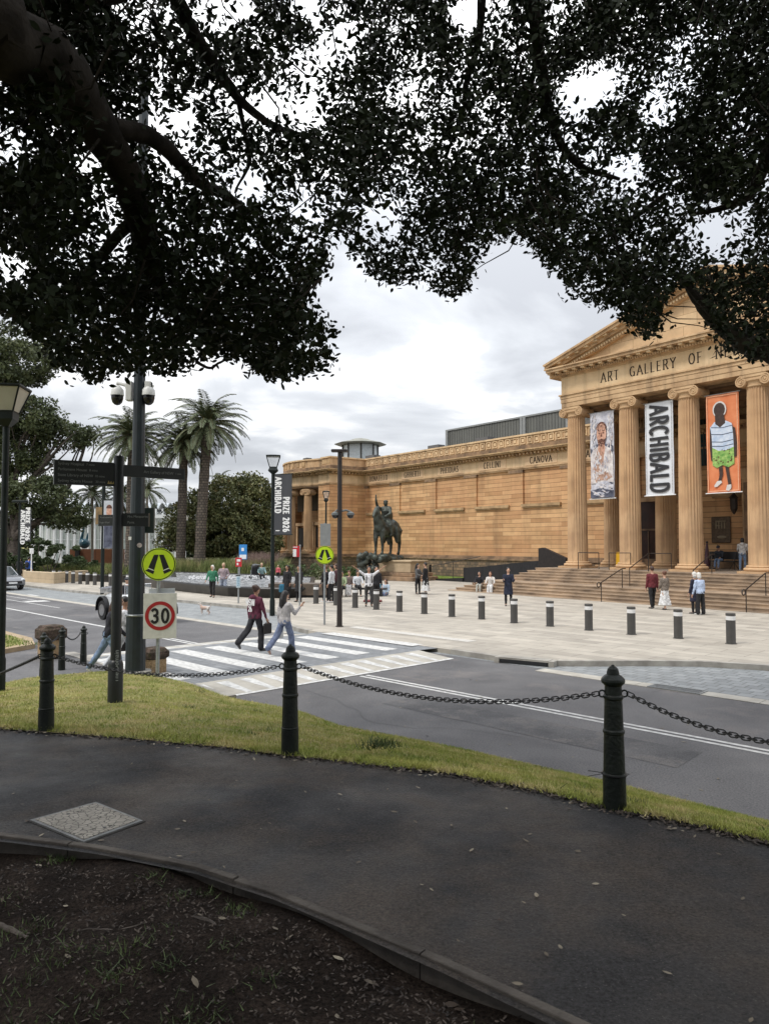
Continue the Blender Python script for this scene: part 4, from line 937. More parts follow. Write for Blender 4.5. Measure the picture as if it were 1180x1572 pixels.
for s_ in (-1,1): flat(b, ell(s_*.13,3.82,.07,.035,8), 5); flat(b, [(s_*.05,3.93),(s_*.24,3.95),(s_*.24,3.99),(s_*.05,3.98)], 5)
flat(b, [(-.03,3.8),(.03,3.8),(.06,3.6),(-.06,3.6)], 5); flat(b, [(-.09,3.34),(.09,3.34),(.06,3.29),(-.06,3.29)], 6)
b.mat(4); flat(b, [(-.35,1.35),(.5,1.5),(.7,1.2),(.3,1.05),(-.3,1.05)], 3); flat(b, [(-.45,2.4),(-.1,1.6),(-.2,1.5),(-.6,1.7)], 3)
b.mat(5); flat(b, [(-.79,.55),(-.3,.95),(.3,1.0),(.79,.8),(.79,.4),(-.79,.4)], 4)
b.mat(3); flat(b, [(-.79,.04),(-.79,.45),(-.2,.6),(.4,.5),(.79,.45),(.79,.04)], 5)
b.mat(5); flat(b, ell(-.2,.28,.4,.10,14), 6)
rs = random.Random(5)
def strokes(mb, n, x0, x1, z0, z1, mats, ln, lay, ang=(60,120)):
    for _ in range(n):
        mb.mat(rs.choice(mats)); x, z = rs.uniform(x0,x1), rs.uniform(z0,z1); a = R(rs.uniform(*ang)); l_ = ln*rs.uniform(.5,1.2); w_ = l_*rs.uniform(.10,.22); dx, dz = math.cos(a)*l_/2, math.sin(a)*l_/2; ex, ez = -math.sin(a)*w_, math.cos(a)*w_
        flat(mb, [(x-dx,z-dz),(x-dx*.3+ex,z-dz*.3+ez),(x+dx,z+dz),(x+dx*.2-ex,z+dz*.2-ez)], lay+rs.random()*2)
strokes(b, 90, -.6,.6,1.0,2.7, [2,2,5,4], .30, 5, (50,130)); strokes(b, 40, -.7,.7,.1,.9, [5,3,2], .3, 7, (-20,20)); strokes(b, 22, -.2,.2,3.15,4.15, [0,4,0], .13, 7, (40,140)); strokes(b, 26, -.32,.32,4.0,4.4, [1,4], .16, 7, (30,150)); strokes(b, 70, -.72,-.4,2.9,4.9, [5,2], .3, .4, (70,110)); strokes(b, 70, .4,.72,2.9,4.9, [5,2], .3, .4, (70,110)); strokes(b, 24, -.14,.14,2.1,3.1, [0,4], .18, 6, (70,110))
b.mat(1); [flat(b, ell(s_*.13,3.82,.05,.025,8), 10) for s_ in (-1,1)]; flat(b, [(-.10,3.34),(.10,3.34),(.06,3.30),(-.06,3.30)], 10)
b.build('painted_figure', sk, t_)
# ARCHIBALD
t_, h = banner(a_of(1014,0), 5.55, 10.62, 1.66, 'tall white banner with the black word ARCHIBALD running downwards')
w = 1.68; bcloth(t_, w, h, M('white_banner', (0.70,0.72,0.76), rough=.6, var=.03))
b = MB(); letters(b, 'ARCHIBALD', (-.50,-.05,h*.5), (0,0,-1), (1,0,0), 1.03, .165, sx=.62, gap=.155, align=.5, n=(0,-1,0)); 
bk = M('banner_ink', (0.022,0.022,0.026), rough=.6); b.build('lettering', bk, t_)
b = MB()
for k in range(64):
    z = .12+k*(h-.24)/63
    for x in (-w/2+.08, w/2-.08): b.add([(x-.015,-.044,z-.02),(x+.015,-.044,z-.02),(x+.015,-.044,z+.02),(x-.015,-.044,z+.02)], [(0,1,2,3)])
b.build('dotted_border', bk, t_)
# orange banner
t_, h = banner(a_of(1112,0), 5.5, 10.5, 1.68, 'tall orange banner painted with a standing figure in striped top and green skirt')
w = 1.7; bcloth(t_, w, h, M('orange_banner', (0.62,0.17,0.06), col2=(0.74,0.27,0.12), rough=.65, scale=1.5))
mm_ = [M('dark_brown_paint',(0.045,0.025,0.02),rough=.7,var=.3), M('pale_paint',(0.60,0.58,0.56),rough=.7,var=.1), M('blue_grey_paint',(0.40,0.50,0.66),col2=(0.62,0.68,0.78),rough=.7,scale=6), M('stripe_paint',(0.06,0.08,0.13),rough=.7), M('leaf_green_paint',(0.10,0.28,0.05),col2=(0.38,0.55,0.16),rough=.7,scale=7), M('maroon_paint',(0.10,0.03,0.02),rough=.7), M('orange_line',(0.78,0.42,0.25),rough=.7)]
b = MB()
b.mat(6)
for x0,x1,z0,z1 in ((-w/2+.05,-w/2+.09,.06,h-.06),(w/2-.09,w/2-.05,.06,h-.06),(-w/2+.1,w/2-.1,.06,.1),(-w/2+.1,w/2-.1,h-.1,h-.06)): flat(b, [(x0,z0),(x1,z0),(x1,z1),(x0,z1)], 0)
b.mat(1); flat(b, ell(-.12,4.22,.36,.42,20), 1)
b.mat(0); flat(b, ell(-.12,4.2,.29,.36,18), 3); flat(b, [(-.35,3.95),(.1,3.95),(.18,3.5),(-.1,3.3),(-.34,3.5)], 4)
flat(b, [(-.64,3.35),(-.5,3.3),(-.5,2.2),(-.42,1.6),(-.60,1.65),(-.66,2.3)], 1); flat(b, [(.50,3.3),(.66,3.2),(.74,2.4),(.70,1.75),(.56,1.75),(.56,2.5)], 1)
flat(b, [(-.22,1.4),(-.02,1.4),(.0,.9),(-.12,.52),(-.26,.5),(-.18,.9)], 1); flat(b, [(.12,1.3),(.30,1.3),(.34,.9),(.42,.38),(.26,.36),(.2,.8)], 1)
b.mat(2); flat(b, [(-.62,3.35),(-.38,3.62),(-.1,3.35),(.2,3.62),(.5,3.45),(.56,2.9),(.58,2.25),(.2,2.12),(-.2,2.12),(-.52,2.3),(-.55,2.9)], 3)
b.mat(3)
for z, k in ((3.35,0),(3.0,1),(2.62,2),(2.4,3)): flat(b, [(-.56,z-.03),(0,z-.10),(.56,z-.03),(.56,z+.01),(0,z-.06),(-.56,z+.01)], 4)
b.mat(4); flat(b, [(-.52,2.3),(-.2,2.12),(.2,2.12),(.58,2.25),(.60,1.4),(.3,1.25),(0,1.38),(-.3,1.25),(-.52,1.4)], 4)
b.mat(5)
for k in range(26):
    x = random.uniform(-.45,.5); z = random.uniform(1.42,2.15); r_ = random.uniform(.02,.06); flat(b, [(x-r_,z),(x,z-r_*.5),(x+r_,z+.01),(x+.01,z+r_)], 5+k%3)
b.mat(1); flat(b, [(-.46,.36),(-.3,.58),(-.1,.6),(-.04,.5),(-.3,.3),(-.44,.28)], 3); flat(b, [(.14,.1),(.2,.36),(.42,.38),(.42,.2),(.3,.06)], 3)
b.build('painted_figure', mm_, t_)
# ================================================================ STREET FURNITURE
# chained cast iron bollards --------------------------------------------------
def bollard_mesh(H, r):
    b = MB(); k = H
    b.lathe([(r*1.12,-.03),(r*1.10,.23*k),(r*1.06,.232*k),(r*1.11,.238*k),(r*1.11,.246*k),(r*1.05,.252*k),(r*.96,.52*k),(r*1.06,.53*k),(r*1.06,.545*k),(r*.95,.555*k),(r*.86,.76*k),(r*.97,.77*k),(r*.97,.785*k),(r*.85,.795*k),(r*.82,.855*k),(r*.92,.865*k),(r*1.10,.875*k),(r*1.16,.89*k),(r*1.12,.905*k),(r*.85,.925*k),(r*.62,.935*k),(r*.60,.95*k),(r*.50,.975*k),(r*.28,.99*k),(r*.18,.993*k),(r*.15,1.0*k),(r*.02,1.004*k)], 28)
    return b
def chain_bollard(p, H, r, label, proto=None):
    if proto is None:
        t_ = thing('chain_bollard', label, 'bollard', p, 0, 'dark green cast iron bollards joined by chain')
        bollard_mesh(H, r).build('shaft', post_paint, t_, smooth=18)
        for s_ in (-1,1):
            b = MB(); b.lathe([(.001,0),(.001,.001)],4) if False else None
            P = [(s_*r*.84+s_*(.018+.022*math.cos(q)), 0, H*.80+.022*math.sin(q)) for q in [2*PI*i/12 for i in range(13)]]; b.tube(P, .006, 6); b.build('eye', post_paint, t_, smooth=40)
        return t_
    c = copy_tree(proto); c.location = p; c.scale = (1,1,H/.95); c['label'] = label; return c
B1p = gp(943,1241); B2p = gp(445,1158); B3p = gp(71,1122)
pb = chain_bollard(B1p, .95, .068, 'nearest chain bollard, a black cable tie strapped low on its shaft')
chain_bollard(B2p, .95, .068, 'chain bollard between path and turf just in front of the zebra crossing', pb)
chain_bollard(B3p, .93, .068, 'chain bollard by the path just left of the signpost, its foot on the asphalt edge', pb)
q1 = g(95,1028,.09); q2 = atY(128,1030,17.3); q2.z = .08; q3 = atY(67,1026,14.9); q3.z = .16
chain_bollard(q3, .95, .068, 'chain bollard close to the mossy stone block, directly behind the nearer post', pb).location = q3
chain_bollard(q1, .95, .078, 'chain bollard with flared foot on the asphalt before the mossy stone block', pb)
chain_bollard(q2, .90, .068, 'smaller looking chain bollard beside the walking person in jeans', pb)
b4 = gp(1500,1352); b4.z = nearz(b4.x,b4.y); chain_bollard(b4, .95, .068, 'chain bollard beyond the right edge of the view, holding the last chain', pb)
def chain(a, c, sag, label, n=0):
    a = Vector(a); c = Vector(c); ln = (c-a).length; b = MB(); pitch = .036; k = max(6,int((ln+sag*sag*2.6/ln)/pitch))
    P = [a.lerp(c, i/k) - Vector((0,0,sag*4*(i/k)*(1-i/k))) for i in range(k+1)]
    for i in range(k):
        p, q = P[i], P[i+1]; d = (q-p).normalized(); m_ = (p+q)/2; u = Vector((0,0,1)); u = (u-d*u.dot(d)).normalized(); w = d.cross(u)
        if i % 2: u = w
        L2, W2 = .0285, .0155; ring = [m_ + d*(L2-W2)*(1 if math.cos(t)>0 else -1) + d*W2*math.cos(t) + u*W2*math.sin(t) for t in [2*PI*(j+.5)/10 for j in range(10)]]
        rr = .0041; sec = []
        for j, x in enumerate(ring):
            tn = (ring[(j+1)%10]-ring[j-1]).normalized(); n1 = d.cross(u); n2 = tn.cross(n1)
            sec.append([x+(n1*math.cos(s2)+n2*math.sin(s2))*rr for s2 in (0,PI/2,PI,3*PI/2)])
        sec.append(sec[0]); b.loft(sec, cap=False)
    o = b.build('chain', M('chain_iron',(0.018,0.018,0.019),rough=.35,metal=.5,var=.3), smooth=60); return tag(o, label, 'chain', 'black chains slung between the bollards')
def top(p, H=.95, dx=0.0): return Vector((p[0]+dx, p[1], p[2]+H*.80))
chain(top(B2p,dx=.10), top(B1p,dx=-.10), .155, 'black chain sagging across the road between the middle and right bollards')
chain(top(B1p,dx=.10), top(b4), .20, 'black chain running down from the near bollard out of the picture')
chain(top(B3p,.93,dx=.08), top(B2p,dx=-.10), .13, 'black chain passing behind the signpost to the middle bollard')
chain(atY(-60,1056,10.5), top(B3p,.93,dx=-.08), .02, 'short black chain rising from behind the lamp post to the bollard')
chain(top(q3,dx=.08), top(q1,dx=-.08), .05, 'short chain between the two bollards at the mossy stone block')
chain(top(q1,dx=.08), top(q2,.9,dx=-.08), .12, 'far black chain hanging low in front of the walker in jeans')
t_ = tag(MB().tube([(-.075,0,.0),(-.13,.0,.008),(-.175,.005,.012)], .0025, 5).tube([(-.075,0,-.006),(-.13,0,-.015),(-.178,.003,-.025)], .0022, 5).tube([(.07,0,-.008),(.10,0,-.010)], .0025, 5).lathe([(.0835,-.008),(.0855,-.008),(.0855,-.002),(.0835,-.002)], 24).build('cable_tie', black, loc=(B1p.x,B1p.y,B1p.z+.235)), 'loose black cable tie strapped low round the nearest chain bollard', 'cable tie')

# grey plaza bollards ----------------------------------------------------------
gb = M('bollard_grey', (0.075,0.072,0.068), rough=.5, metal=.3, var=.1)
def plaza_bollard(p, label, proto=None, H=.85, group='grey banded bollards along the plaza edge'):
    if proto: c = copy_tree(proto); c.location = p; c['label'] = label; c['group'] = group; return c
    t_ = thing('plaza_bollard', label, 'bollard', p, 0, group)
    b = MB(); r = .125; b.lathe([(r*1.25,-.01),(r*1.25,.012),(r*1.01,.014),(r,.02),(r,H-.19)], 24); b.build('shaft', gb, t_, smooth=35)
    b = MB(); b.lathe([(r*1.0,H-.19),(r*1.0,H-.075)], 24); b.build('band', M('reflective_white',(0.72,0.72,0.72),rough=.35,var=.04), t_, smooth=35)
    b = MB(); b.lathe([(r,H-.075),(r*1.04,H-.07),(r*1.04,H-.01),(r*.98,H)], 24); b.build('cap', gb, t_, smooth=35); return t_
descr = ['with the dark glass entrance stair handrail far behind it','','','']
PBP = [((1121.4,988.3),'closest grey bollard of the plaza row, rightmost and largest in the picture'),((1040.5,980),'second grey bollard from the closest one, under the white haired couple'),((968.6,974),'grey bollard left of the woman in the long white skirt'),
 ((903.3,967.5),'grey bollard below the lower handrail at the left part of the steps'),((843.8,961.4),'grey bollard in front of the lowest step just right of the standing man'),((788.7,956.3),'grey bollard beside the feet of the standing man in black'),
 ((739,950.4),'grey bollard in front of the pair sitting on the steps'),((693.3,946.6),'grey bollard between the black coated couple and the sitting pair'),((651,942.2),'grey bollard directly below the couple in black coats'),
 ((613,938.9),'grey bollard midway between the man with raised arms and the black coated couple'),((577.5,935.7),'grey bollard right in front of the man with raised arms'),((545,932.8),'grey bollard left of the man with raised arms'),
 ((516,929),'grey bollard half hidden behind the brown camera pole'),((485,926.5),'grey bollard at the far left end of the row beside the standing group')]
pp = None
for (x, y), lb in PBP:
    if pp is None: pp = plaza_bollard(g(x,y,.12), lb)
    else: plaza_bollard(g(x,y,.12), lb, pp)
for k, (x, y) in enumerate([(82.6,892.5),(92,893.4),(102.4,894.2),(112.5,895.2),(123.5,896.4),(134.5,897.4),(145.8,898.2),(170,900),(183,901),(196.6,902)]):
    plaza_bollard(g(x,y,.12), ['first','second','third','fourth','fifth','sixth','seventh','eighth','ninth','tenth'][k]+' small dark bollard of the far row counted from the pale retaining wall', pp, group='far row of dark bollards by the planted bed')

# street lamp at the left edge --------------------------------------------------
def street_lamp(p, H, r, hw, label, group=None, head=.42, clear=False):
    t_ = thing('street_lamp', label, 'street lamp', p, R(8), group)
    b = MB(); b.lathe([(r*1.25,-.1),(r*1.25,.5),(r*1.05,.55),(r,.6),(r*.85,H-head*1.5)], 16); b.build('pole', black_metal, t_, smooth=40)
    b = MB(); z = H-head*1.5; b.loft([[(s*q,t*q,zz) for s,t in ((-1,-1),(1,-1),(1,1),(-1,1))] for q,zz in ((r*.9,z),(r*2.4,z+head*.25),(hw*.50,z+head*.5),(hw*.52,z+head*.55))])
    for s,t in ((-1,-1),(1,-1),(1,1),(-1,1)): b.tube([(s*hw*.50,t*hw*.50,z+head*.52),(s*hw*.93,t*hw*.93,z+head*1.38)], .016 if r > .05 else .012, 5)
    b.loft([[(s*q,t*q,zz) for s,t in ((-1,-1),(1,-1),(1,1),(-1,1))] for q,zz in ((hw*.97,z+head*1.38),(hw*1.0,z+head*1.42),(hw*1.0,z+head*1.47),(hw*.3,z+head*1.55))]); b.build('lantern_frame', black_metal, t_)
    b = MB(); b.loft([[(s*q,t*q,zz) for s,t in ((-1,-1),(1,-1),(1,1),(-1,1))] for q,zz in ((hw*.49,z+head*.555),(hw*.90,z+head*1.37))]); b.build('glass', M('lamp_glass_clear',(0.7,0.72,0.72),rough=.1,var=.06,alpha=.22) if clear else M('lamp_glass',(0.52,0.50,0.43),rough=.35,var=.06), t_); return t_
lp = atY(1,1058,12.6)
street_lamp(lp, atY(3,592,12.6).z-lp.z, .062, .31, 'tall dark street lamp with square glass lantern cut by the left edge', head=.48)
p = g(418,941,.12); l2 = street_lamp(p, atY(418,699,p.y).z-.12, .085, .29, 'street lamp in the plaza carrying the vertical charcoal banner', head=.5, clear=True)
p4 = atY(500,900,49); p4.z=.12; street_lamp(p4, atY(500,754,49).z-.12, .065, .24, 'slim lamp behind the grey sign back and the far yellow crossing disc', head=.5, clear=True)
# vertical charcoal banner on that lamp
def lamp_banner(p0, xl, xr, yt, yb, Y, label):
    A = atY(xl,yt,Y); Bq = atY(xr,yt,Y*.985); w = (Bq-A).length; h = A.z-atY(xl,yb,Y).z; t_ = thing('street_banner', label, 'banner', (A.x,A.y,A.z-h), math.atan2(Bq.y-A.y,Bq.x-A.x))
    b = MB(); b.box(0,w,-.012,.012,0,h); b.build('cloth', M('charcoal_banner',(0.045,0.047,0.055),rough=.7,var=.12,scale=2), t_)
    b = MB(); b.tube([(-.12,0,h-.02),(w+.05,0,h-.02)], .02, 6); b.tube([(-.12,0,.0),(w+.05,0,.0)], .02, 6); b.build('arm', black_metal, t_); return t_, w, h
wht = M('banner_white', (0.74,0.74,0.74), rough=.6, var=.03)
Yb = p.y-.1
t_, w, h = lamp_banner(p, 421.5, 448, 728, 821, Yb, 'charcoal banner reading ARCHIBALD PRIZE 2026 on the plaza lamp post')
b = MB(); letters(b, 'ARCHIBALD', (w*.07,-.016,h*.945), (0,0,-1), (1,0,0), w*.33, .2, sx=.64, gap=.19, align=0, n=(0,-1,0)); letters(b, 'PRIZE 2026', (w*.54,-.016,h*.05), (0,0,-1), (1,0,0), w*.33, .2, sx=.62, gap=.18, align=1, n=(0,-1,0))
b.box(w*.1,w*.33,-.018,-.013,h*.06,h*.075); b.build('lettering', wht, t_)
# far banner at the left
p = g(30,908,.12)
t_ = thing('street_lamp', 'thin dark post far off at the left carrying a charcoal banner', 'banner post', (atY(29,885,50).x,50,.12)); H_ = atY(29,772,50).z-.12
b = MB(); b.tube([(0,0,0),(0,0,H_)], .09, 8); b.build('pole', black_metal, t_); b = MB(); b.cbox((.0,0,H_+.1),(.9,.5,.16),.03); b.build('lamp_head', black_metal, t_)
t_, w, h = lamp_banner(None, 31.5, 48.5, 782, 831, 49.9, 'small charcoal ARCHIBALD PRIZE 2026 banner on the far left post by the fig tree')
b = MB(); letters(b, 'ARCHIBALD', (w*.12,-.016,h*.96), (0,0,-1), (1,0,0), w*.34, .22, sx=.64, gap=.19, align=0, n=(0,-1,0)); letters(b, 'PRIZE 2026', (w*.56,-.016,h*.04), (0,0,-1), (1,0,0), w*.34, .22, sx=.62, gap=.18, align=1, n=(0,-1,0)); b.build('lettering', wht, t_)
# portrait banner on its dark post
p = g(157,912,.12); t_ = thing('banner_post', 'dark slender post behind the signpost holding a portrait banner', 'post', p)
b = MB(); b.tube([(0,0,0),(0,0,atY(157,742,p.y).z-.12)], .10, 10); b.build('pole', black_metal, t_, smooth=40); b = MB(); b.cbox((0,0,atY(157,742,p.y).z-.05),(.5,.3,.14),.03); b.build('lamp_head', black_metal, t_)
Yp = p.y-.1; A = atY(160,768,Yp); w = atY(176,768,Yp).x-A.x; h = A.z-atY(160,842,Yp).z
t_ = thing('street_banner', 'painted portrait banner on the dark post behind the fingerpost', 'banner', (A.x,A.y,A.z-h), 0)
b = MB(); b.box(0,w,-.012,.012,0,h); b.build('cloth', M('pale_grey_banner',(0.50,0.52,0.55),rough=.7), t_)
b = MB(); b.tube([(-.1,0,h),(w,0,h)], .02, 6); b.tube([(-.1,0,0),(w,0,0)], .02, 6); b.build('arm', black_metal, t_)
fl = lambda mb, poly, lay: mb.add([(x,-.014-.003*lay,z) for x,z in poly], [tuple(range(len(poly)))])
b = MB(); b.mat(3); fl(b, [(.02,.03),(w-.02,.03),(w-.02,h*.5),(w*.7,h*.58),(w*.3,h*.58),(.02,h*.5)], 1); b.mat(0); fl(b, ell(w*.52,h*.76,w*.26,h*.13), 2); b.mat(1); fl(b, ell(w*.52,h*.83,w*.28,h*.08,12,0,180), 3); b.build('painted_figure', sk, t_)
# red edge banner of the same post, other side
t_ = thing('street_banner', 'golden brown banner edge on the far side of the same dark post', 'banner', (atY(150,775,Yp).x,Yp+.02,A.z-h), 0)
b = MB(); b.box(-.10,.26,-.012,.012,h*.5,h*.86); b.build('cloth', M('ochre_banner',(0.20,0.13,0.06),rough=.7,var=.3,scale=4), t_)

# fingerpost ---------------------------------------------------------------------
fp = atY(177,1078,9.9)
t_ = thing('fingerpost', 'dark direction signpost in the turf with two long and two short finger boards', 'signpost', fp)
FT = atY(181,700,9.9).z-fp.z; zt = lambda y, Y=9.9: atY(177,y,Y).z-fp.z
bm = M('fingerpost_black', (0.010,0.013,0.014), rough=.42, var=.2)
b = MB(); b.lathe([(.068,.5),(.068,FT-.02),(.060,FT)], 20); b.build('pole', bm, t_, smooth=40)
b = MB(); b.lathe([(.098,-.15),(.098,zt(1020)),(.088,zt(1015)),(.07,zt(1013))], 20); b.build('base_sleeve', bm, t_, smooth=40)
txt = M('sign_text_grey', (0.27,0.29,0.29), rough=.6, var=.04)
smalltext('The Domain', .085, txt, t_, (.045,-.09,.28), (R(90), R(-90), 0), 'lettering')
def blade(vec, L_, z0, z1, name='finger_board'):
    d = Vector(vec); d.z = 0; d.normalize(); yaw = math.atan2(d.y, d.x); b = MB(); b.box(.05, L_, -.018, .018, z0, z1); o = b.build(name, bm, t_); o.rotation_euler = (0,0,yaw)
    b = MB(); b.box(L_, L_+.012, -.022, .022, z0-.003, z1+.003); b.build('edge', M('board_edge',(0.08,0.09,0.09),rough=.4,metal=.5), o); return o, yaw
La = blade((-.69,-.42,0), .80, zt(747), zt(711)); z0, z1 = zt(747), zt(711)
# text face: the side seen by the camera
def btext(o, lines, flip, x, zs, size):
    for s_, z in zip(lines, zs):
        if flip: smalltext(s_, size, txt, o, (x, .0205, z), (R(90),0,R(180)), 'lettering', sx=.95)
        else: smalltext(s_, size, txt, o, (x, -.0205, z), (R(90),0,0), 'lettering', sx=.95)
zz = [z1-.045-.075*k for k in range(4)]
btext(La[0], ['Sydney Hospital', 'Parliament House', 'State Library of NSW', 'Sydney Opera House'], True, .765, zz, .052)
for s_, z, x in (('7 mins','',.42),('8 mins','',.38),('10 mins','',.31),('20 mins','',.30)): btext(La[0], [s_], True, x, [zz[('7 mins','8 mins','10 mins','20 mins').index(s_)]], .042)
b = MB()      # little sails symbol at the end of the last line
for k in range(3): b.add([(.15-.03*k,.0205,zz[3]-.02),(.115-.03*k,.0205,zz[3]-.02),(.13-.03*k,.0205,zz[3]+.028-.006*k)], [(0,1,2)])
b.build('symbol', M('gold_symbol',(0.5,0.38,0.15),rough=.5), La[0])
Ra = blade((.75,.62,0), .93, zt(731), zt(713)); btext(Ra[0], ['Art Gallery of NSW'], False, .34, [(zt(731)+zt(713))/2], .055); btext(Ra[0], ['1 min'], False, .80, [(zt(731)+zt(713))/2], .04)
Lb = blade((-.75,.30,0), .31, zt(807), zt(790)); btext(Lb[0], ['Woolloomooloo', 'Finger Wharf'], True, .30, [zt(794), zt(802)], .034)
Rb = blade((.50,.05,0), .40, zt(808), zt(788)); btext(Rb[0], ['Mrs Macquaries', 'Point'], False, .13, [zt(793), zt(802)], .045)
# big camera pole -----------------------------------------------------------------
cp = atY(208,1031,15.3); cp.z = atY(208,1031,15.3).z
t_ = thing('camera_pole', 'massive tapering blue grey pole beside the crossing with two white dome cameras', 'pole', cp)
zc = lambda y: atY(208,y,15.3).z-cp.z
b = MB(); b.lathe([(.205,-.1),(.195,zc(945)),(.172,zc(944)),(.15,zc(800)),(.13,zc(700)),(.118,zc(590)),(.105,zc(300)),(.10,zc(100))], 16); b.build('shaft', pole_grey, t_, smooth=20)
b = MB(); b.lathe([(.34,-.05),(.34,.02),(.22,.03)], 8); b.build('base_plate', concrete, t_)
b = MB(); b.lathe([(.222,zc(944.6)),(.222,zc(943.4))], 16); b.lathe([(.215,zc(945.5)),(.222,zc(944.6)),(.222,zc(943.4)),(.215,zc(942.5))], 16); b.build('steel_strap', steel, t_)
cwh = M('camera_white', (0.62,0.62,0.60), rough=.4, var=.05); glassblk = M('smoked_dome', (0.01,0.01,0.012), rough=.08, var=.1)
for s_, cxp in ((-1,181),(1,229)):
    x = atY(cxp,600,15.3).x-cp.x; z = lambda y: zc(y)
    b = MB(); b.cbox((s_*.20,-.02,z(601)),(.13,.16,z(586)-z(616)),.015); br_ = b.build('camera_bracket', cwh, t_)
    b = MB(); b.tube([(s_*.2,-.02,z(606)),(s_*.27,-.02,z(592)),(x,-.02,z(588)),(x,-.02,z(594))], [.05,.045,.04,.05], 10); b.build('arm', cwh, br_, smooth=50)
    b = MB(); rr = .135; b.lathe([(.04,z(592)),(rr*.6,z(594.5)),(rr*.95,z(599)),(rr*1.02,z(607.5))], 20, (x,-.02,0)); b.build('housing', cwh, br_, smooth=40)
    b = MB(); b.lathe([(rr*.93,z(607.6)),(rr*.92,z(612)),(rr*.75,z(618)),(rr*.4,z(621.5)),(.01,z(622.5))], 20, (x,-.02,0)); b.build('dome', glassblk, br_, smooth=60)
b = MB(); b.box(-.17,.28,.19,.27,zc(818),zc(779)); b.build('back_panel', M('dark_green_panel',(0.03,0.045,0.042),rough=.5), t_)
b = MB(); b.lathe([(.05,0),(.05,.008)], 14); o = b.build('sticker', M('sticker_pink',(0.45,0.38,0.38),rough=.5,var=.4,scale=40), t_, loc=(.10,-.155,zc(837))); o.rotation_euler = (R(90),0,R(30)); 
b = MB(); b.box(-.13,-.07,-.158,-.154,zc(829),zc(824)); b.build('sticker', white_paint, t_)
# pedestrian crossing discs -----------------------------------------------------------
lime = M('fluoro_yellow_green', (0.52,0.72,0.02), rough=.35, var=.03); blk = M('sign_black', (0.008,0.008,0.01), rough=.5)
def disc_pts(r, n=40): return [(r*math.cos(2*PI*i/n), r*math.sin(2*PI*i/n)) for i in range(n)]
def legs_sign(t_, z, r, y=-.03, th=.012):
    b = MB(); b.prism([(x,zz+z) for x,zz in disc_pts(r)], y-th, y); d = b.build('disc', lime, t_)
    b = MB(); n = 48; ro, ri = r*.965, r*.915; vs = []; 
    for i in range(n): a = 2*PI*i/n; vs += [(ro*math.cos(a),y-th-.002,z+ro*math.sin(a)),(ri*math.cos(a),y-th-.002,z+ri*math.sin(a))]
    b.add(vs, [(2*i,2*i+1,(2*i+3)%(2*n),(2*i+2)%(2*n)) for i in range(n)]); b.build('border', blk, d)
    b = MB(); yy = y-th-.003
    for s_ in (-1,1):
        q = [(.02,.52),(.30,.52),(.62,-.30),(.36,-.40)] if s_ > 0 else [(-.40,.50),(-.08,.54)]
        P = [(.015,.58),(.30,.58),(.64,-.20),(.29,-.36)]
        if s_ < 0: P = [(-x,zv) for x,zv in P][::-1]
        b.add([(x*r*.95,yy,z+zv*r) for x,zv in P], [(0,1,2,3)])
        S_ = [(.27,-.42),(.64,-.28),(.84,-.38),(.34,-.60)]
        if s_ < 0: S_ = [(-.27,-.42),(-.64,-.28),(-.84,-.38),(-.34,-.60)][::-1]
        b.add([(x*r*.95,yy,z+zv*r) for x,zv in S_], [(0,1,2,3)])
    b.build('legs_symbol', blk, d)
    b = MB()
    for s_ in (-1,1):
        P = [(.29,-.37),(.63,-.22),(.65,-.27),(.28,-.41)]
        P = P if s_ > 0 else [(-x,zv) for x,zv in P][::-1]
        b.add([(x*r*.95,yy-.001,z+zv*r) for x,zv in P], [(0,1,2,3)])
    b.build('ankle_line', white_paint, d)
s1 = atY(242,1034,15.05)
t_ = thing('sign_post', 'galvanised post with a lime green crossing disc above a 30 speed limit plate', 'sign', s1, R(12))
z_ = lambda y: atY(244,y,15.05).z-s1.z
b = MB(); b.tube([(0,0,-.1),(0,0,z_(842))], .038, 12); b.build('post', steel, t_, smooth=40)
legs_sign(t_, z_(866), (z_(841)-z_(891))/2)
b = MB(); b.cbox((0,.02,z_(893)),(.62,.02,.16),.008) if False else None
b = MB(); b.cbox((.04,.0,z_(945)),(.655,.012,z_(911)-z_(980.5)),.004); pl_ = b.build('speed_plate', M('plate_white',(0.62,0.62,0.58),rough=.45,var=.10,scale=8), t_)
pl_.location = (0,-.052,0)
zc_ = z_(945); b = MB(); n = 48; ro, ri = .295, .225; vs = []
for i in range(n): a = 2*PI*i/n; vs += [(.04+ro*math.cos(a),-.01,zc_+ro*math.sin(a)),(.04+ri*math.cos(a),-.01,zc_+ri*math.sin(a))]
b.add(vs, [(2*i,2*i+1,(2*i+3)%(2*n),(2*i+2)%(2*n)) for i in range(n)]); b.build('red_ring', M('sign_red',(0.36,0.015,0.02),rough=.45,var=.05), pl_)
b = MB(); letters(b, '30', (.04,-.011,zc_-.135), (1,0,0), (0,0,1), .27, .19, sx=.98, gap=.22, n=(0,-1,0)); b.build('lettering', blk, pl_)
# white carton lying behind: the back of a white plate higher on the post
b = MB(); b.cbox((.06,.06,z_(914)),(.52,.012,z_(904)-z_(925)),.003); b.build('rear_plate', M('plate_back',(0.60,0.63,0.66),rough=.4,var=.05), t_)
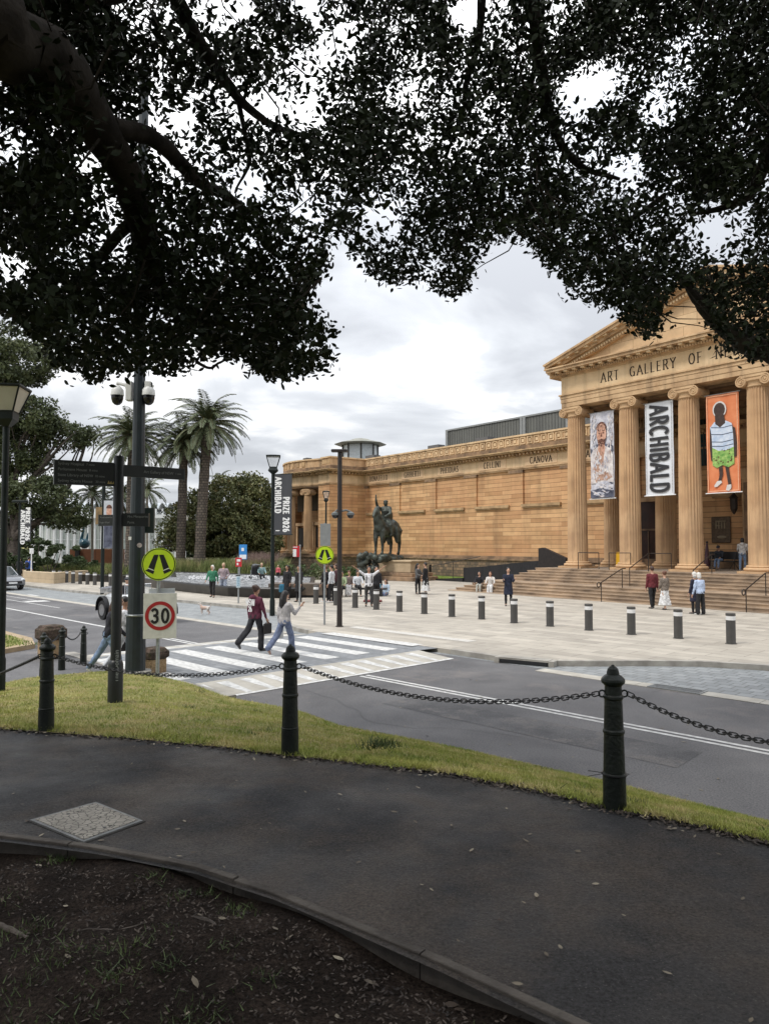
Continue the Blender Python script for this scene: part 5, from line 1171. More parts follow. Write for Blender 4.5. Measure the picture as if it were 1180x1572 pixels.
# far crossing disc with the grey back of another sign
s2 = g(498,959,.12); t_ = thing('sign_post', 'far galvanised post with a small lime crossing disc below a plain grey sign back', 'sign', s2, R(5)); z_ = lambda y: atY(498,y,s2.y).z-.12
b = MB(); b.tube([(0,0,-.05),(0,0,z_(803))], .035, 10); b.build('post', steel, t_, smooth=40); legs_sign(t_, z_(852), (z_(838)-z_(866))/2, -.04)
b = MB(); b.cbox((0.02,.0,z_(821)),(atY(507.5,821,s2.y).x-atY(491.5,821,s2.y).x,.012,z_(804)-z_(838)),.003); o = b.build('sign_back', M('grey_sign_back',(0.30,0.31,0.31),rough=.5,metal=.3,var=.1), t_); o.location=(0,-.05,0)
# brown pole with two dome cameras
s3 = g(521,962,.12); t_ = thing('camera_pole', 'slender dark brown pole in the plaza with twin dome cameras at half height', 'pole', s3); z_ = lambda y: atY(521,y,s3.y).z-.12
brn = M('brown_black_paint', (0.020,0.014,0.013), rough=.45, var=.2)
b = MB(); b.lathe([(.095,0),(.085,1.0),(.075,z_(692))], 14); b.lathe([(.13,0),(.13,.03)], 14); b.build('shaft', brn, t_, smooth=40)
b = MB(); b.cbox((-.02,0,z_(692)),(.55,.28,.09),.02); b.build('lamp_head', brn, t_)
for s_, xx in ((-1,514.5),(1,538)):
    x = atY(xx,790,s3.y).x-s3.x; z0 = z_(785); b = MB(); b.tube([(0,0,z0),(x*.6,0,z0+.04),(x,0,z0-.02)], .035, 8); br_ = b.build('camera_bracket', M('grey_casting',(0.10,0.11,0.11),rough=.5), t_)
    b = MB(); b.lathe([(.05,z_(785.5)),(.125,z_(788)),(.13,z_(791))], 14, (x,0,0)); b.build('housing', MATS['grey_casting'], br_, smooth=40); b = MB(); b.lathe([(.115,z_(791.1)),(.09,z_(794.5)),(.02,z_(796))], 14, (x,0,0)); b.build('dome', glassblk, br_, smooth=60)
# red parking sign post
s4 = g(460,935,.12); t_ = thing('sign_post', 'thin pale post with a small red and white parking sign in front of the pavilion', 'sign', s4); z_ = lambda y: atY(460,y,s4.y).z-.12; red = M('bright_sign_red', (0.50,0.02,0.03), rough=.5, var=.05)
b = MB(); b.tube([(0,0,0),(0,0,z_(836))], .035, 8); b.build('post', steel, t_)
xo = atY(450,845,s4.y).x-s4.x; b = MB(); b.box(xo,-.02,-.05,-.035,z_(855),z_(838)); pl_ = b.build('plate', red, t_); b = MB(); b.box(xo,xo*.5,-.055,-.051,z_(854.5),z_(843)); b.build('panel', white_paint, pl_); b = MB(); b.box(xo,-.1,-.058,-.051,z_(840.5),z_(839.3)); b.build('panel', white_paint, pl_)
# bus stop post: blue, red and pale plates
s5 = g(366,926,.12); t_ = thing('bus_stop', 'thin bus stop post with red plate and pale timetable box beside the pool', 'bus stop sign', s5); z_ = lambda y: atY(366,y,s5.y).z-.12; xw = lambda x: atY(x,860,s5.y).x-s5.x
b = MB(); b.tube([(0,0,0),(0,0,z_(855))], .035, 8); b.build('post', steel, t_); b = MB(); b.box(xw(362),xw(371.5),-.05,-.035,z_(870),z_(856)); pl_ = b.build('red_plate', red, t_); b = MB(); b.box(xw(364),xw(369.5),-.055,-.051,z_(862),z_(858.5)); b.box(xw(364),xw(366.5),-.055,-.051,z_(867.5),z_(864)); b.build('panel', white_paint, pl_)
b = MB(); b.cbox((0,-.03,z_(892.5)),(xw(369.5)-xw(363.3),.07,z_(883)-z_(902)),.01); tb = b.build('timetable_case', M('pale_blue_case',(0.50,0.60,0.64),rough=.4,var=.05), t_)
b = MB(); b.box(xw(364.2),xw(368.6),-.069,-.066,z_(900),z_(886)); b.build('timetable', M('timetable_ink',(0.30,0.42,0.5),rough=.5,var=.4,scale=25), tb); b = MB(); b.box(xw(363.3),xw(369.5),-.07,-.0655,z_(884.2),z_(882.8)); b.build('strip', blk, tb)
s6 = atY(375,905,46); s6.z=.12; t_ = thing('bus_sign', 'blue and white rounded transport sign on a post behind the red plate', 'sign', s6); z_ = lambda y: atY(372,y,46).z-.12; xw = lambda x: atY(x,850,46).x-s6.x
b = MB(); b.tube([(xw(368),0,0),(xw(368),0,z_(836))], .04, 8); b.build('post', steel, t_); b = MB(); b.cbox((xw(373.5),-.06,z_(847.5)),(xw(379.5)-xw(367.5),.04,z_(836)-z_(859)),.015); pl_ = b.build('plate', M('sign_blue',(0.03,0.22,0.55),rough=.45,var=.05), t_)
b = MB(); b.box(xw(368.5),xw(378.6),-.088,-.082,z_(858),z_(851.5)); b.box(xw(371),xw(375),-.088,-.082,z_(846),z_(841)); b.build('panel', white_paint, pl_)
# tall slender pole by the fig tree
p = atY(341,872,66); t_ = thing('flag_pole', 'tall thin grey pole standing between palm and round fig tree', 'pole', (p.x,p.y,p.z)); b = MB(); b.tube([(0,0,-.6),(0,0,atY(341,750,66).z-p.z)], [.12,.08], 8); b.build('shaft', steel, t_); b = MB(); b.cbox((0,0,atY(341,748,66).z-p.z),(.6,.3,.15),.03); b.build('lamp_head', steel, t_)
p = g(48,893,.12); t_ = thing('parking_sign', 'thin white post beside the far walkers with no plate visible', 'post', p); b = MB(); b.tube([(0,0,0),(0,0,atY(48,843,p.y).z-.12)], .045, 8); b.build('shaft', white_paint, t_); b = MB(); b.cbox((0,0,atY(48,846,p.y).z-.12),(.3,.03,.4),.01); b.build('plate', white_paint, t_)
# mossy sandstone blocks --------------------------------------------------------------------
moss = ground_mat('mossy_cap', (0.035,0.025,0.018), (0.16,0.11,0.085), (0.05,0.045,0.02), patch=6, fine=26, rough=(.9,1), bump=1.0, bdist=.04)
sand2 = ground_mat('worn_sandstone', (0.30,0.20,0.11), (0.46,0.33,0.19), (0.16,0.12,0.08), patch=3, fine=30, rough=(.9,1), bump=.6)
def litter_block(p, w, h, label, rz):
    t_ = thing('stone_block', label, 'stone pier', p, rz); b = MB(); b.cbox((0,0,h*.32),(w*.78,w*.78,h*.64),.02); b.build('base', sand2, t_); b = MB(); b.cbox((0,0,h*.80),(w,w,h*.40),.05); b.cbox((0,0,h*1.0),(w*.8,w*.8,h*.12),.03); b.build('cap', moss, t_)
p = g(78,1010,.09); litter_block((p.x,p.y,.08), .58, atY(78,962,p.y).z-.09, 'squat sandstone pier with dark mossy cap behind the far pair of chain bollards', R(-40))
p = g(238,1034,.09); litter_block((p.x-.05,p.y+.1,.08), .50, .53, 'squat sandstone pier with dark mossy cap half hidden behind the speed limit post', R(-42))

# ================================================================ PEOPLE
SKIN = [M('skin_light',(0.50,0.30,0.21),rough=.55,var=.08), M('skin_tan',(0.36,0.20,0.13),rough=.55,var=.08), M('skin_brown',(0.16,0.085,0.055),rough=.55,var=.08)]
HAIR = {k: M('hair_'+k, v, rough=.5, var=.35, scale=40, bump=.3, bscale=80) for k, v in dict(black=(0.010,0.008,0.008), brown=(0.045,0.02,0.012), auburn=(0.11,0.04,0.02), blond=(0.45,0.34,0.2), white=(0.60,0.58,0.54), cap=(0.02,0.022,0.03)).items()}
CL = {}
def cloth(n, c, var=.18, scale=14):
    if n not in CL: CL[n] = M('cloth_'+n, c, rough=.85, var=var, scale=scale, bump=.4, bscale=25)
    return CL[n]
DG = None
def remesh(mb, name, mat, parent, vox=.022, sm=2, extra=None):
    o = mb.build(name, mat, None); md = o.modifiers.new('r','REMESH'); md.mode = 'VOXEL'; md.voxel_size = vox; md.use_smooth_shade = True
    if sm: s_ = o.modifiers.new('s','SMOOTH'); s_.iterations = sm; s_.factor = .5
    dg = bpy.context.evaluated_depsgraph_get(); dg.update() if False else None
    bpy.context.view_layer.update(); me = bpy.data.meshes.new_from_object(o.evaluated_get(bpy.context.evaluated_depsgraph_get()))
    old = o.data; o.modifiers.clear(); o.data = me; me.name = name; bpy.data.meshes.remove(old)
    me.materials.clear(); me.materials.append(mat); me.shade_smooth()
    if name in ('top','coat','trousers','skirt'):      # folds in the cloth
        nv = len(me.vertices); co = np.empty(nv*3, np.float32); no = np.empty(nv*3, np.float32); me.vertices.foreach_get('co', co); me.vertices.foreach_get('normal', no); co = co.reshape(-1,3); no = no.reshape(-1,3); ph = random.uniform(0,9)
        x, y, z = co[:,0]*1.0, co[:,1], co[:,2]; q = np.sin(z*38+9*np.sin(x*11+ph)+7*np.sin(y*13+ph*2))*.5+np.sin(x*46+z*17+ph)*.35+np.sin((x+y)*29-z*33+ph)*.35
        co += no*(q*(.0085 if name != 'skirt' else .012))[:,None]; me.vertices.foreach_set('co', co.ravel()); me.update()
    if parent: o.parent = parent
    return o
def dirv(pitch, out, side): # limb direction: 0 = straight down, pitch forwards, out sideways
    p, o_ = R(pitch), R(out)
    return Vector((side*math.sin(o_)*math.cos(p), math.sin(p), -math.cos(p)*math.cos(o_)))
def person(p, H, yaw, label, pose='stand', top=('grey',(.2,.2,.2)), bot=('dark',(.03,.03,.035)), legs=None, arms=None, hair='brown', hl='short', skin=0, shoes=(.05,.05,.05), lower='trousers', lean=0, seat=None, sleeve='long', coat=False, bag=None, cat='person', vox=.022, group=None, head_yaw=0, head_pitch=0, hood=False, fem=False, extras=None, wide=1.08):
    t_ = thing('person', label, cat, p, R(yaw), group); k = H/1.72
    LG = {'stand': ((2,-3),(-3,5)), 'walk': ((24,14),(-20,-38)), 'sit': ((82,4),(86,8)), 'ground': ((62,-30),(70,-45)), 'floor': ((84,60),(84,50))}[pose]
    if legs: LG = legs
    AR = {'stand': ((6,8,18,4),(-4,8,12,4)), 'walk': ((-20,8,-2,4),(22,8,42,4)), 'sit': ((30,12,70,-10),(30,12,70,-10)), 'ground': ((40,12,75,-5),(40,12,75,-5)), 'floor': ((20,14,60,-8),(24,14,60,-8))}[pose]
    if arms: AR = arms
    hipz = .90; L1, L2 = .43, .42
    J = {}
    for i, s_ in enumerate((-1,1)):
        a, c = LG[i]; hip = Vector((s_*.088,0,0)); kn = hip + dirv(a, 3, s_)*L1; an = kn + dirv(c, 1, s_)*L2; toe = an + (dirv(c,0,s_)*.0 + Vector((s_*.02,.13,-.045))) if c > -20 else an + Vector((s_*.01,.075,-.12))
        J[s_] = (hip,kn,an,toe)
    zmin = min(min(J[s_][2].z-.075, J[s_][3].z-.025) for s_ in (-1,1)); pz = (-zmin if seat is None else seat+.10)
    pel = Vector((0,0,pz))
    ln = R(lean); tor = lambda x, y, z: pel + Vector((x, y*math.cos(ln)+z*math.sin(ln), z*math.cos(ln)-y*math.sin(ln)))
    W = .155 if fem else .175; W *= wide
    hc = tor(0,.02,.70) + Vector((0, .07*math.sin(R(head_pitch)), .0))
    S_ = Matrix.Scale(k,4)
    def TB(mb, A, B_, ra, rb, rc=None): # tapered capsule
        A, B_ = Vector(A), Vector(B_); mb.tube([A, A.lerp(B_,.5), B_], [ra, rc or (ra+rb)/2, rb], 10); mb.ball(A, ra, 8, 6); mb.ball(B_, rb, 8, 6)
    def torso(mb, g_=0.0, low=-.05, top_=.50):
        secs = [(-.06,.155,.115),(.03,.16,.115),(.13,.14*(.95 if fem else 1.02),.10),(.25,.145,.11),(.36,.165,.12),(.44,.16,.105),(.50,.11,.08)]
        rings = []
        for z, rx, ry in secs:
            if z < low-.001 or z > top_+.001: continue
            rx *= wide; ry *= wide; rings.append([tor((rx+g_)*math.cos(2*PI*i/16), (ry+g_)*math.sin(2*PI*i/16), z) for i in range(16)])
        mb.loft(rings)
    J2 = {}
    for i, s_ in enumerate((-1,1)):
        pa, oa, pb_, ob = AR[i]; sh = tor(s_*(W+.01),0,.45); el_ = sh + dirv(pa,oa,s_)*.285; wr = el_ + dirv(pb_,ob,s_)*.25; hd = wr + dirv(pb_,ob,s_)*.09; J2[s_] = (sh,el_,wr,hd)
    # body -----------------------------------------------------------------
    b = MB(); torso(b); TB(b, tor(0,.0,.48), tor(0,.01,.60), .055, .052)
    for s_ in (-1,1):
        hip,kn,an,toe = [pel+q for q in J[s_]]; TB(b, hip, kn, .078, .052, .07); TB(b, kn, an, .050, .034, .048); TB(b, an, toe, .036, .028)
        sh,el_,wr,hd = J2[s_]; TB(b, sh, el_, .048, .036); TB(b, el_, wr, .036, .025); TB(b, wr, hd, .03, .03)
    hy = Matrix.Rotation(R(head_yaw),3,'Z') @ Matrix.Rotation(R(-head_pitch),3,'X')
    hp = lambda x,y,z: hc + hy @ Vector((x,y,z))
    hb = MB(); hb.ball((0,0,0),(.078,.096,.115),14,10); hb.ball((0,.045,-.055),(.052,.05,.055),10,7); hb.ball((0,.10,-.012),(.014,.022,.026),8,6)
    for s_ in (-1,1): hb.ball((s_*.08,-.005,-.01),(.012,.022,.032),8,6)
    b.add([hp(*q) for q in hb.v], hb.f)
    b.v = [tuple(Vector(q)*k) for q in b.v]
    body = remesh(b, 'body', SKIN[skin], t_, vox)
    # five fingers and a thumb-side on each hand, joined to the body mesh
    fb = MB()
    for i, s_ in enumerate((-1,1)):
        sh,el_,wr,hd = J2[s_]; d = (hd-wr).normalized(); side = Vector((0,1,0)); side = (side-d*side.dot(d)); side = side.normalized() if side.length > .1 else Vector((0,0,1)); pal = d.cross(side)*s_
        for f_ in range(4):
            base = hd + side*(.024-.016*f_) + d*.018; L_ = (.062,.07,.066,.052)[f_]; fb.tube([base*k, (base+d*L_*.55-pal*.004)*k, (base+d*L_*.95-pal*.018)*k], [.0085*k,.0078*k,.006*k], 6)
        base = wr.lerp(hd,.5)+side*.028; fb.tube([base*k, (base+side*.022+d*.025)*k, (base+side*.028+d*.05)*k], [.0095*k,.009*k,.007*k], 6)
    for s_ in (-1,1): 
        q = hp(s_*.03,.083,.012); fb.mat(1).ball(q*k, .011*k, 6, 4)
    q0, q1_ = hp(-.022,.092,-.058), hp(.022,.092,-.058); fb.mat(2).tube([q0*k, hp(0,.10,-.06)*k, q1_*k], .005*k, 5)
    me = body.data; nb = len(me.vertices); import bmesh
    bm_ = bmesh.new(); bm_.from_mesh(me)
    vs = [bm_.verts.new(v) for v in fb.v]
    for f_, mi in zip(fb.f, fb.mi):
        try: nf = bm_.faces.new([vs[i] for i in f_]); nf.material_index = mi; nf.smooth = True
        except Exception: pass
    bm_.to_mesh(me); bm_.free(); me.materials.append(M('eye_dark',(0.02,0.015,0.012),rough=.3)); me.materials.append(M('lip',(0.25,0.09,0.07),rough=.5))
    # clothes -----------------------------------------------------------------
    def fin(b, name, mat, vx=vox): b.v = [tuple(Vector(q)*k) for q in b.v]; return remesh(b, name, mat, t_, vx, 2)
    tm = cloth(*top); bmx = cloth(*bot)
    b = MB(); torso(b, .018, -.06 if not coat else -.06, .50)
    for s_ in (-1,1):
        sh,el_,wr,hd = J2[s_]; TB(b, sh, el_, .063, .05)
        if sleeve == 'long': TB(b, el_, wr-(wr-el_)*.05, .05, .036)
    TB(b, tor(-W*.75,0,.47), tor(W*.75,0,.47), .055, .055)
    if hood: b.ball(tor(0,-.10,.50), (.12,.09,.08), 10, 7)
    if coat:
        rings = [[tor((rx)*math.cos(2*PI*i/16), (ry)*math.sin(2*PI*i/16), z) for i in range(16)] for z, rx, ry in ((-.42,.22,.19),(-.2,.20,.165),(0,.185,.145),(.1,.17,.13))]; b.loft(rings)
    fin(b, 'coat' if coat else 'top', tm)
    b = MB()
    if lower == 'skirt':
        n0 = 20; rings = []
        for z, rx in ((-.72,.30),(-.6,.27),(-.35,.21),(-.1,.175),(.06,.15)):
            rings.append([pel + Vector((rx*(1+.10*math.sin(5*2*PI*i/n0))*math.cos(2*PI*i/n0), rx*.8*(1+.10*math.sin(5*2*PI*i/n0))*math.sin(2*PI*i/n0), z)) for i in range(n0)])
        b.loft(rings); fin(b, 'skirt', bmx)
    else:
        lw = 1.0 if lower == 'trousers' else 1.28
        rings = [[tor((rx)*math.cos(2*PI*i/16), (ry)*math.sin(2*PI*i/16), z) for i in range(16)] for z, rx, ry in ((-.09,.14*wide,.115*wide),(-.02,.172*wide,.132*wide),(.06,.165*wide,.125*wide))]; b.loft(rings)
        for s_ in (-1,1):
            hip,kn,an,toe = [pel+q for q in J[s_]]; TB(b, hip, kn, .095, .068*lw, .088); TB(b, kn, kn.lerp(an,.96), .066*lw, .052*lw*lw, .064*lw)
        fin(b, 'trousers', bmx)
    b = MB()
    for s_ in (-1,1):
        hip,kn,an,toe = [pel+q for q in J[s_]]; d = (toe-an); TB(b, an+Vector((0,-.02,-.035)) if d.z > -.09 else an, toe+d*.25, .042, .034, .044)
    sh_ = fin(b, 'shoes', M('shoe_%d'%int(shoes[0]*100), shoes, rough=.6))
    # hair -----------------------------------------------------------------
    b = MB(); hb = MB(); hb.ball((0,-.018,.028),(.092,.104,.108),14,9); 
    if hl == 'long': hb.tube([(0,-.05,.03),(0,-.095,-.12),(0,-.11,-.28),(0,-.10,-.38)], [.085,.10,.095,.04], 10); 
    if hl == 'bob': hb.ball((0,-.04,-.05),(.10,.085,.10),12,8)
    if hl == 'bun': hb.ball((0,-.10,.08),.05,8,6)
    if hl == 'tail': hb.tube([(0,-.09,.05),(0,-.14,-.05),(0,-.12,-.2)], [.04,.04,.015], 8)
    if hl == 'cap': hb.ball((0,.02,.05),(.098,.10,.07),12,7); hb.box(-.06,.06,.06,.16,.035,.05)
    # keep the face clear
    keep = MB(); keep.v = [hp(*q) for q in hb.v]; keep.f = hb.f; keep.mi = hb.mi; keep.v = [tuple(Vector(q)*k) for q in keep.v]
    ho = remesh(keep, 'hair' if hl != 'cap' else 'cap', HAIR[hair], t_, vox*.9, 1)
    fdir = (hy @ Vector((0,1,-.25))).normalized()
    for v in ho.data.vertices:
        q = v.co/k - hc; d_ = q.dot(fdir)
        if d_ > .045 and hl != 'cap': v.co = (hc + q - fdir*(d_-.045)*.9)*k
    if bag == 'backpack':
        b = MB(); c_ = tor(0,-.19,.25); b.ball(c_, (.14,.10,.22), 12, 8); fin(b, 'backpack', cloth('pack',(.012,.012,.016)))
        b = MB()
        for s_ in (-1,1): b.tube([tor(s_*.11,-.10,.46), tor(s_*.12,.02,.52), tor(s_*.11,.135,.38), tor(s_*.13,.12,.12), tor(s_*.15,-.08,.05)], .02, 6)
        b.v = [tuple(Vector(q)*k) for q in b.v]; b.build('strap', cloth('pack',(.012,.012,.016)), t_, smooth=60)
    elif bag in ('tote','handbag'):
        s_ = 1; hd = J2[-1][3] if extras != 'R' else J2[1][3]; b = MB(); col = (.6,.6,.58) if bag == 'tote' else (.015,.013,.013)
        b.cbox(hd*1.0+Vector((0,0,-.18)), (.07,.26,.28), .02); b.tube([hd+Vector((0,-.08,-.05)), hd+Vector((0,0,.02)), hd+Vector((0,.08,-.05))], .01, 5); b.v = [tuple(Vector(q)*k) for q in b.v]; b.build(bag.replace('tote','tote_bag'), cloth('bag%s'%bag, col), t_, smooth=40)
    if extras == 'glasses': pass
    return t_
Z = .12
def PG(px, py, z=Z): return g(px, py, z)
def Hm(p, ytop, ybot=None): return atY(590, ytop, p.y).z - p.z
# the two on the zebra crossing
p = g(392,999,.104); person(p, 1.70, -40, 'person in maroon hoodie and wide black trousers striding over the zebra crossing', 'walk', ('maroon',(.10,.018,.04)), ('washed_black',(.018,.018,.022)), legs=((-26,-48),(14,-2)), arms=((-6,6,6,3),(12,8,22,4)), hair='brown', hl='bun', skin=1, lower='wide', hood=True, wide=1.12, vox=.018, bag='handbag', extras='R')
PW = p
p = g(437,1006,.104); person(p, 1.62, -40, 'person with long black hair, pale cardigan and blue jeans on the zebra crossing', 'walk', ('pale_grey_lilac',(.42,.40,.40)), ('blue_denim',(.13,.16,.25)), legs=((-26,-46),(18,6)), arms=((-5,10,12,6),(28,14,140,-14)), hair='black', hl='long', skin=0, lower='wide', fem=True, vox=.018, bag='tote', shoes=(.30,.20,.16))
# lettering on the hoodie
# half hidden walkers behind the posts
p = g(166,1030,.09); p = atY(168,1030,15.7); p.z=.085; person(p, 1.74, -80, 'person in dark jacket and light jeans striding behind the fingerpost', 'walk', ('navy_jacket',(.014,.014,.022)), ('light_jeans',(.17,.24,.36)), legs=((-30,-34),(26,10)), hair='brown', hl='long', lean=12, skin=0, vox=.018, shoes=(.55,.55,.55))
p = atY(190,1030,16.4); p.z=.085; person(p, 1.66, -75, 'person in white trousers walking between fingerpost and camera pole', 'walk', ('white_top',(.60,.60,.62)), ('white_trousers',(.55,.57,.60)), hair='black', hl='short', skin=1, bag='handbag', fem=True)
# plaza, left
p = PG(326,917); person(p, 1.66, 172, 'person in bright green jumper and black trousers walking before the pool', 'walk', ('green_jumper',(.03,.16,.09)), ('black_tr',(.012,.012,.014)), legs=((10,0),(-8,-18)), hair='white', hl='bob', wide=1.15, head_yaw=-20)
p = PG(343,914); person(p, 1.74, 178, 'person in patterned top and pale jeans walking beside the one in green', 'walk', ('patterned_top',(.30,.24,.26)), ('grey_blue_jeans',(.30,.34,.42)), legs=((8,0),(-8,-15)), arms=((-2,20,60,-25),(6,20,60,-25)), hair='blond', hl='short', lower='wide')
p = PG(441,921,Z); person(p, 1.70, 150, 'person all in black with a blue bag, standing left of the thin red sign post', 'stand', ('black_coat',(.010,.010,.012)), ('black_tr',(.012,.012,.014)), hair='black', hl='long', skin=1, coat=True)
b = MB(); b.cbox((0,0,.22),(.30,.18,.42),.05); o = b.build('shopping_bag', cloth('teal_bag',(.02,.12,.20)), smooth=40); o.location = PG(433,921); tag(o, 'blue shoulder bag hanging at the side of the person in black', 'bag'); o.location.z += .35
p = PG(459,924); person(p, 1.72, 140, 'person in long black coat directly behind the thin red sign post', 'stand', ('black_coat',(.010,.010,.012)), ('black_tr',(.012,.012,.014)), hair='black', hl='long', skin=1, coat=True)
p = PG(500,924); person(p, 1.74, 60, 'person in black jacket standing left in the chatting group by the far crossing disc', 'stand', ('black_jk',(.014,.014,.018)), ('black_tr',(.012,.012,.014)), hair='auburn', hl='short', shoes=(.6,.6,.6), legs=((6,-2),(-8,4)))
p = PG(509,925); person(p, 1.76, 80, 'person in white shirt in the middle of the chatting group', 'stand', ('white_shirt',(.55,.57,.60)), ('black_tr',(.012,.012,.014)), hair='black', hl='short', shoes=(.6,.6,.6), legs=((8,-2),(-6,4)))
p = PG(516,922); person(p, 1.78, 100, 'tall person with curly brown hair and dark top against the brown camera pole', 'stand', ('dark_burg',(.05,.015,.02)), ('black_tr',(.012,.012,.014)), hair='brown', hl='bob', bag='backpack')
p = PG(566,931); person(p, 1.76, 185, 'person with both arms flung up, white t-shirt and black backpack straps', 'stand', ('white_tee',(.66,.66,.68)), ('charcoal_jeans',(.045,.045,.045)), legs=((4,0),(-12,14)), arms=((10,128,18,128),(10,128,18,128)), hair='black', hl='short', skin=1, sleeve='short', bag='backpack', shoes=(.02,.02,.02))
p = PG(577,927); person(p, 1.72, 200, 'person in black standing close behind the one with raised arms', 'stand', ('black_jk',(.014,.014,.018)), ('black_tr',(.012,.012,.014)), hair='black')
# seated on the low bench
p0 = PG(538,917); t_ = thing('bench', 'low dark bench carrying two seated people left of the pedestal', 'bench', PG(545,915), R(-8)); b = MB(); b.cbox((0,0,.40),(3.4,.5,.09),.01); b.build('seat', black, t_); 
for s_ in (-1.4,1.4): b = MB(); b.cbox((s_,0,.178),(.12,.42,.355),.01); b.build('leg', black, t_)
p = PG(536,915); person(p, 1.70, 175, 'person in brown jacket and pale trousers sitting on the bench', 'sit', ('brown_grey_jk',(.16,.12,.11)), ('pale_grey_tr',(.55,.54,.54)), hair='auburn', seat=.45, lower='wide', head_pitch=20)
p = PG(549,915); person(p, 1.70, 190, 'person in white shirt and black trousers sitting on the bench', 'sit', ('white_shirt',(.55,.57,.60)), ('black_tr',(.012,.012,.014)), hair='brown', seat=.45, head_pitch=15)
p = PG(525,916); person(p, 1.68, 170, 'person in pale green top sitting behind the brown camera pole', 'sit', ('sage',(.28,.34,.20)), ('black_tr',(.012,.012,.014)), hair='black', seat=.45)
p = PG(583,912); person(p, 1.55, 120, 'person in teal top sitting on the paving behind the raised arms figure', 'floor', ('teal',(.06,.14,.18)), ('light_jeans',(.17,.24,.36)), hair='black', hl='bob', seat=.02, legs=((80,100),(76,100)))
p = PG(592,914); person(p, 1.62, 150, 'person with long dark hair in pale denim sitting on the paving', 'floor', ('pale_blue_top',(.36,.44,.52)), ('blue_denim',(.13,.16,.25)), hair='brown', hl='long', seat=.02, legs=((70,60),(84,96)), shoes=(.6,.6,.6))
b = MB(); b.cbox((0,0,.05),(.9,.5,.09),.03); o = b.build('blanket', cloth('dark_red_bag',(.16,.05,.05)), loc=PG(572,924)); tag(o, 'folded dark red cloth bag lying on the paving by the seated people', 'bag')
# couple near the grass
p = PG(641,912); person(p, 1.68, 240, 'person in black and white jacket standing close to a taller figure', 'stand', ('black_white',(.10,.10,.10)), ('black_tr',(.012,.012,.014)), hair='black', hl='long', legs=((6,0),(-6,2)), arms=((30,6,80,-6),(20,6,80,-6)))
p = PG(653,913); person(p, 1.74, 70, 'person in long black puffer coat over a white skirt facing the other', 'stand', ('black_coat',(.010,.010,.012)), ('white_skirt',(.60,.60,.60)), hair='black', hl='short', coat=True, lower='skirt')
# sitting on the low step
p = bl(-4.35,-5.35,0); p1 = bl(a_of(736,-5.5),-5.5,.12); person(p1, 1.68, 160, 'person in black top and pale trousers sitting low on the left of the step pair', 'sit', ('black_jk',(.014,.014,.018)), ('pale_tr',(.42,.42,.38)), hair='black', seat=.315, legs=((84,2),(88,10)), lean=14, shoes=(.6,.6,.6))
p1 = bl(a_of(752,-5.5),-5.5,.12); person(p1, 1.66, 165, 'person all in white with brown hair sitting right in the step pair', 'sit', ('cream',(.58,.55,.52)), ('white_skirt',(.60,.60,.60)), hair='auburn', hl='bob', seat=.32, lower='wide', lean=8)
p = PG(780,930); person(p, 1.70, 178, 'person in dark coat standing alone before the left end of the steps', 'stand', ('blue_black',(.012,.016,.035)), ('black_tr',(.012,.012,.014)), hair='black', hl='short', arms=((20,4,120,-20),(20,4,110,-20)), coat=True, wide=1.05)
# couples near the steps
p = PG(1001,934); person(p, 1.80, 12, 'person in maroon jumper and black trousers walking along the steps', 'walk', ('maroon2',(.13,.018,.025)), ('black_tr',(.012,.012,.014)), legs=((-8,-10),(14,4)), arms=((4,5,14,3),(-6,6,8,4)), hair='brown', vox=.02, wide=1.05)
p = PG(1020,936); person(p, 1.62, 20, 'person in mottled brown cardigan and long white skirt beside the maroon jumper', 'walk', ('mottled_brown',(.17,.14,.115),.6,30), ('white_skirt',(.60,.60,.60)), legs=((-10,-14),(12,6)), arms=((6,8,40,-10),(0,8,20,4)), hair='auburn', hl='bun', lower='skirt', vox=.02, fem=True)
p = PG(1066,942); person(p, 1.64, 30, 'white haired person in dark navy coat leaning towards a companion', 'stand', ('navy2',(.02,.02,.04)), ('black_tr',(.012,.012,.014)), hair='white', hl='bob', coat=True, vox=.02, wide=.85)
p = PG(1075,944); person(p, 1.64, 25, 'white haired person in pale blue patterned shirt and black wide trousers with a cane', 'stand', ('pale_blue_pat',(.42,.50,.66),.2,20), ('black_tr',(.012,.012,.014)), hair='white', hl='bob', legs=((4,0),(-2,-3)), lower='wide', wide=1.12, lean=6, vox=.02, shoes=(.5,.5,.48))
# in the portico
zP = PZ+.012
q = bl(a_of(1106,4.6), 4.6, zP); t_ = thing('bench', 'dark folding bench with curved legs in the shade of the portico', 'bench', q, BR); b = MB(); b.box(-.85,.85,-.25,.25,.42,.47); b.build('seat', black, t_); b = MB(); b.box(-.85,.85,.22,.27,.55,1.0); b.build('backrest', black, t_)
for s_ in (-.7,.7): b = MB(); b.tube([(s_-.15,-.22,0),(s_,0,.42),(s_+.15,.22,0)], .02, 6); b.tube([(s_+.15,-.22,0),(s_,0,.42),(s_,.25,1.0)], .02, 6); b.build('leg', black, t_)
person(bl(a_of(1104,4.4),4.4,zP), 1.72, math.degrees(BR)+182, 'person in dark cap and jacket with pale jeans sitting in the portico below the plaque', 'sit', ('dark_jk',(.02,.025,.035)), ('light_jeans',(.17,.24,.36)), hair='cap', hl='cap', seat=.46, head_pitch=25, lean=15)
q = bl(3.95, 3.2, zP)
def on_pf(px, py): 
    d = ray(px, py); k_ = (zP-CAMZ)/d.z; return Vector((0,0,CAMZ))+d*k_
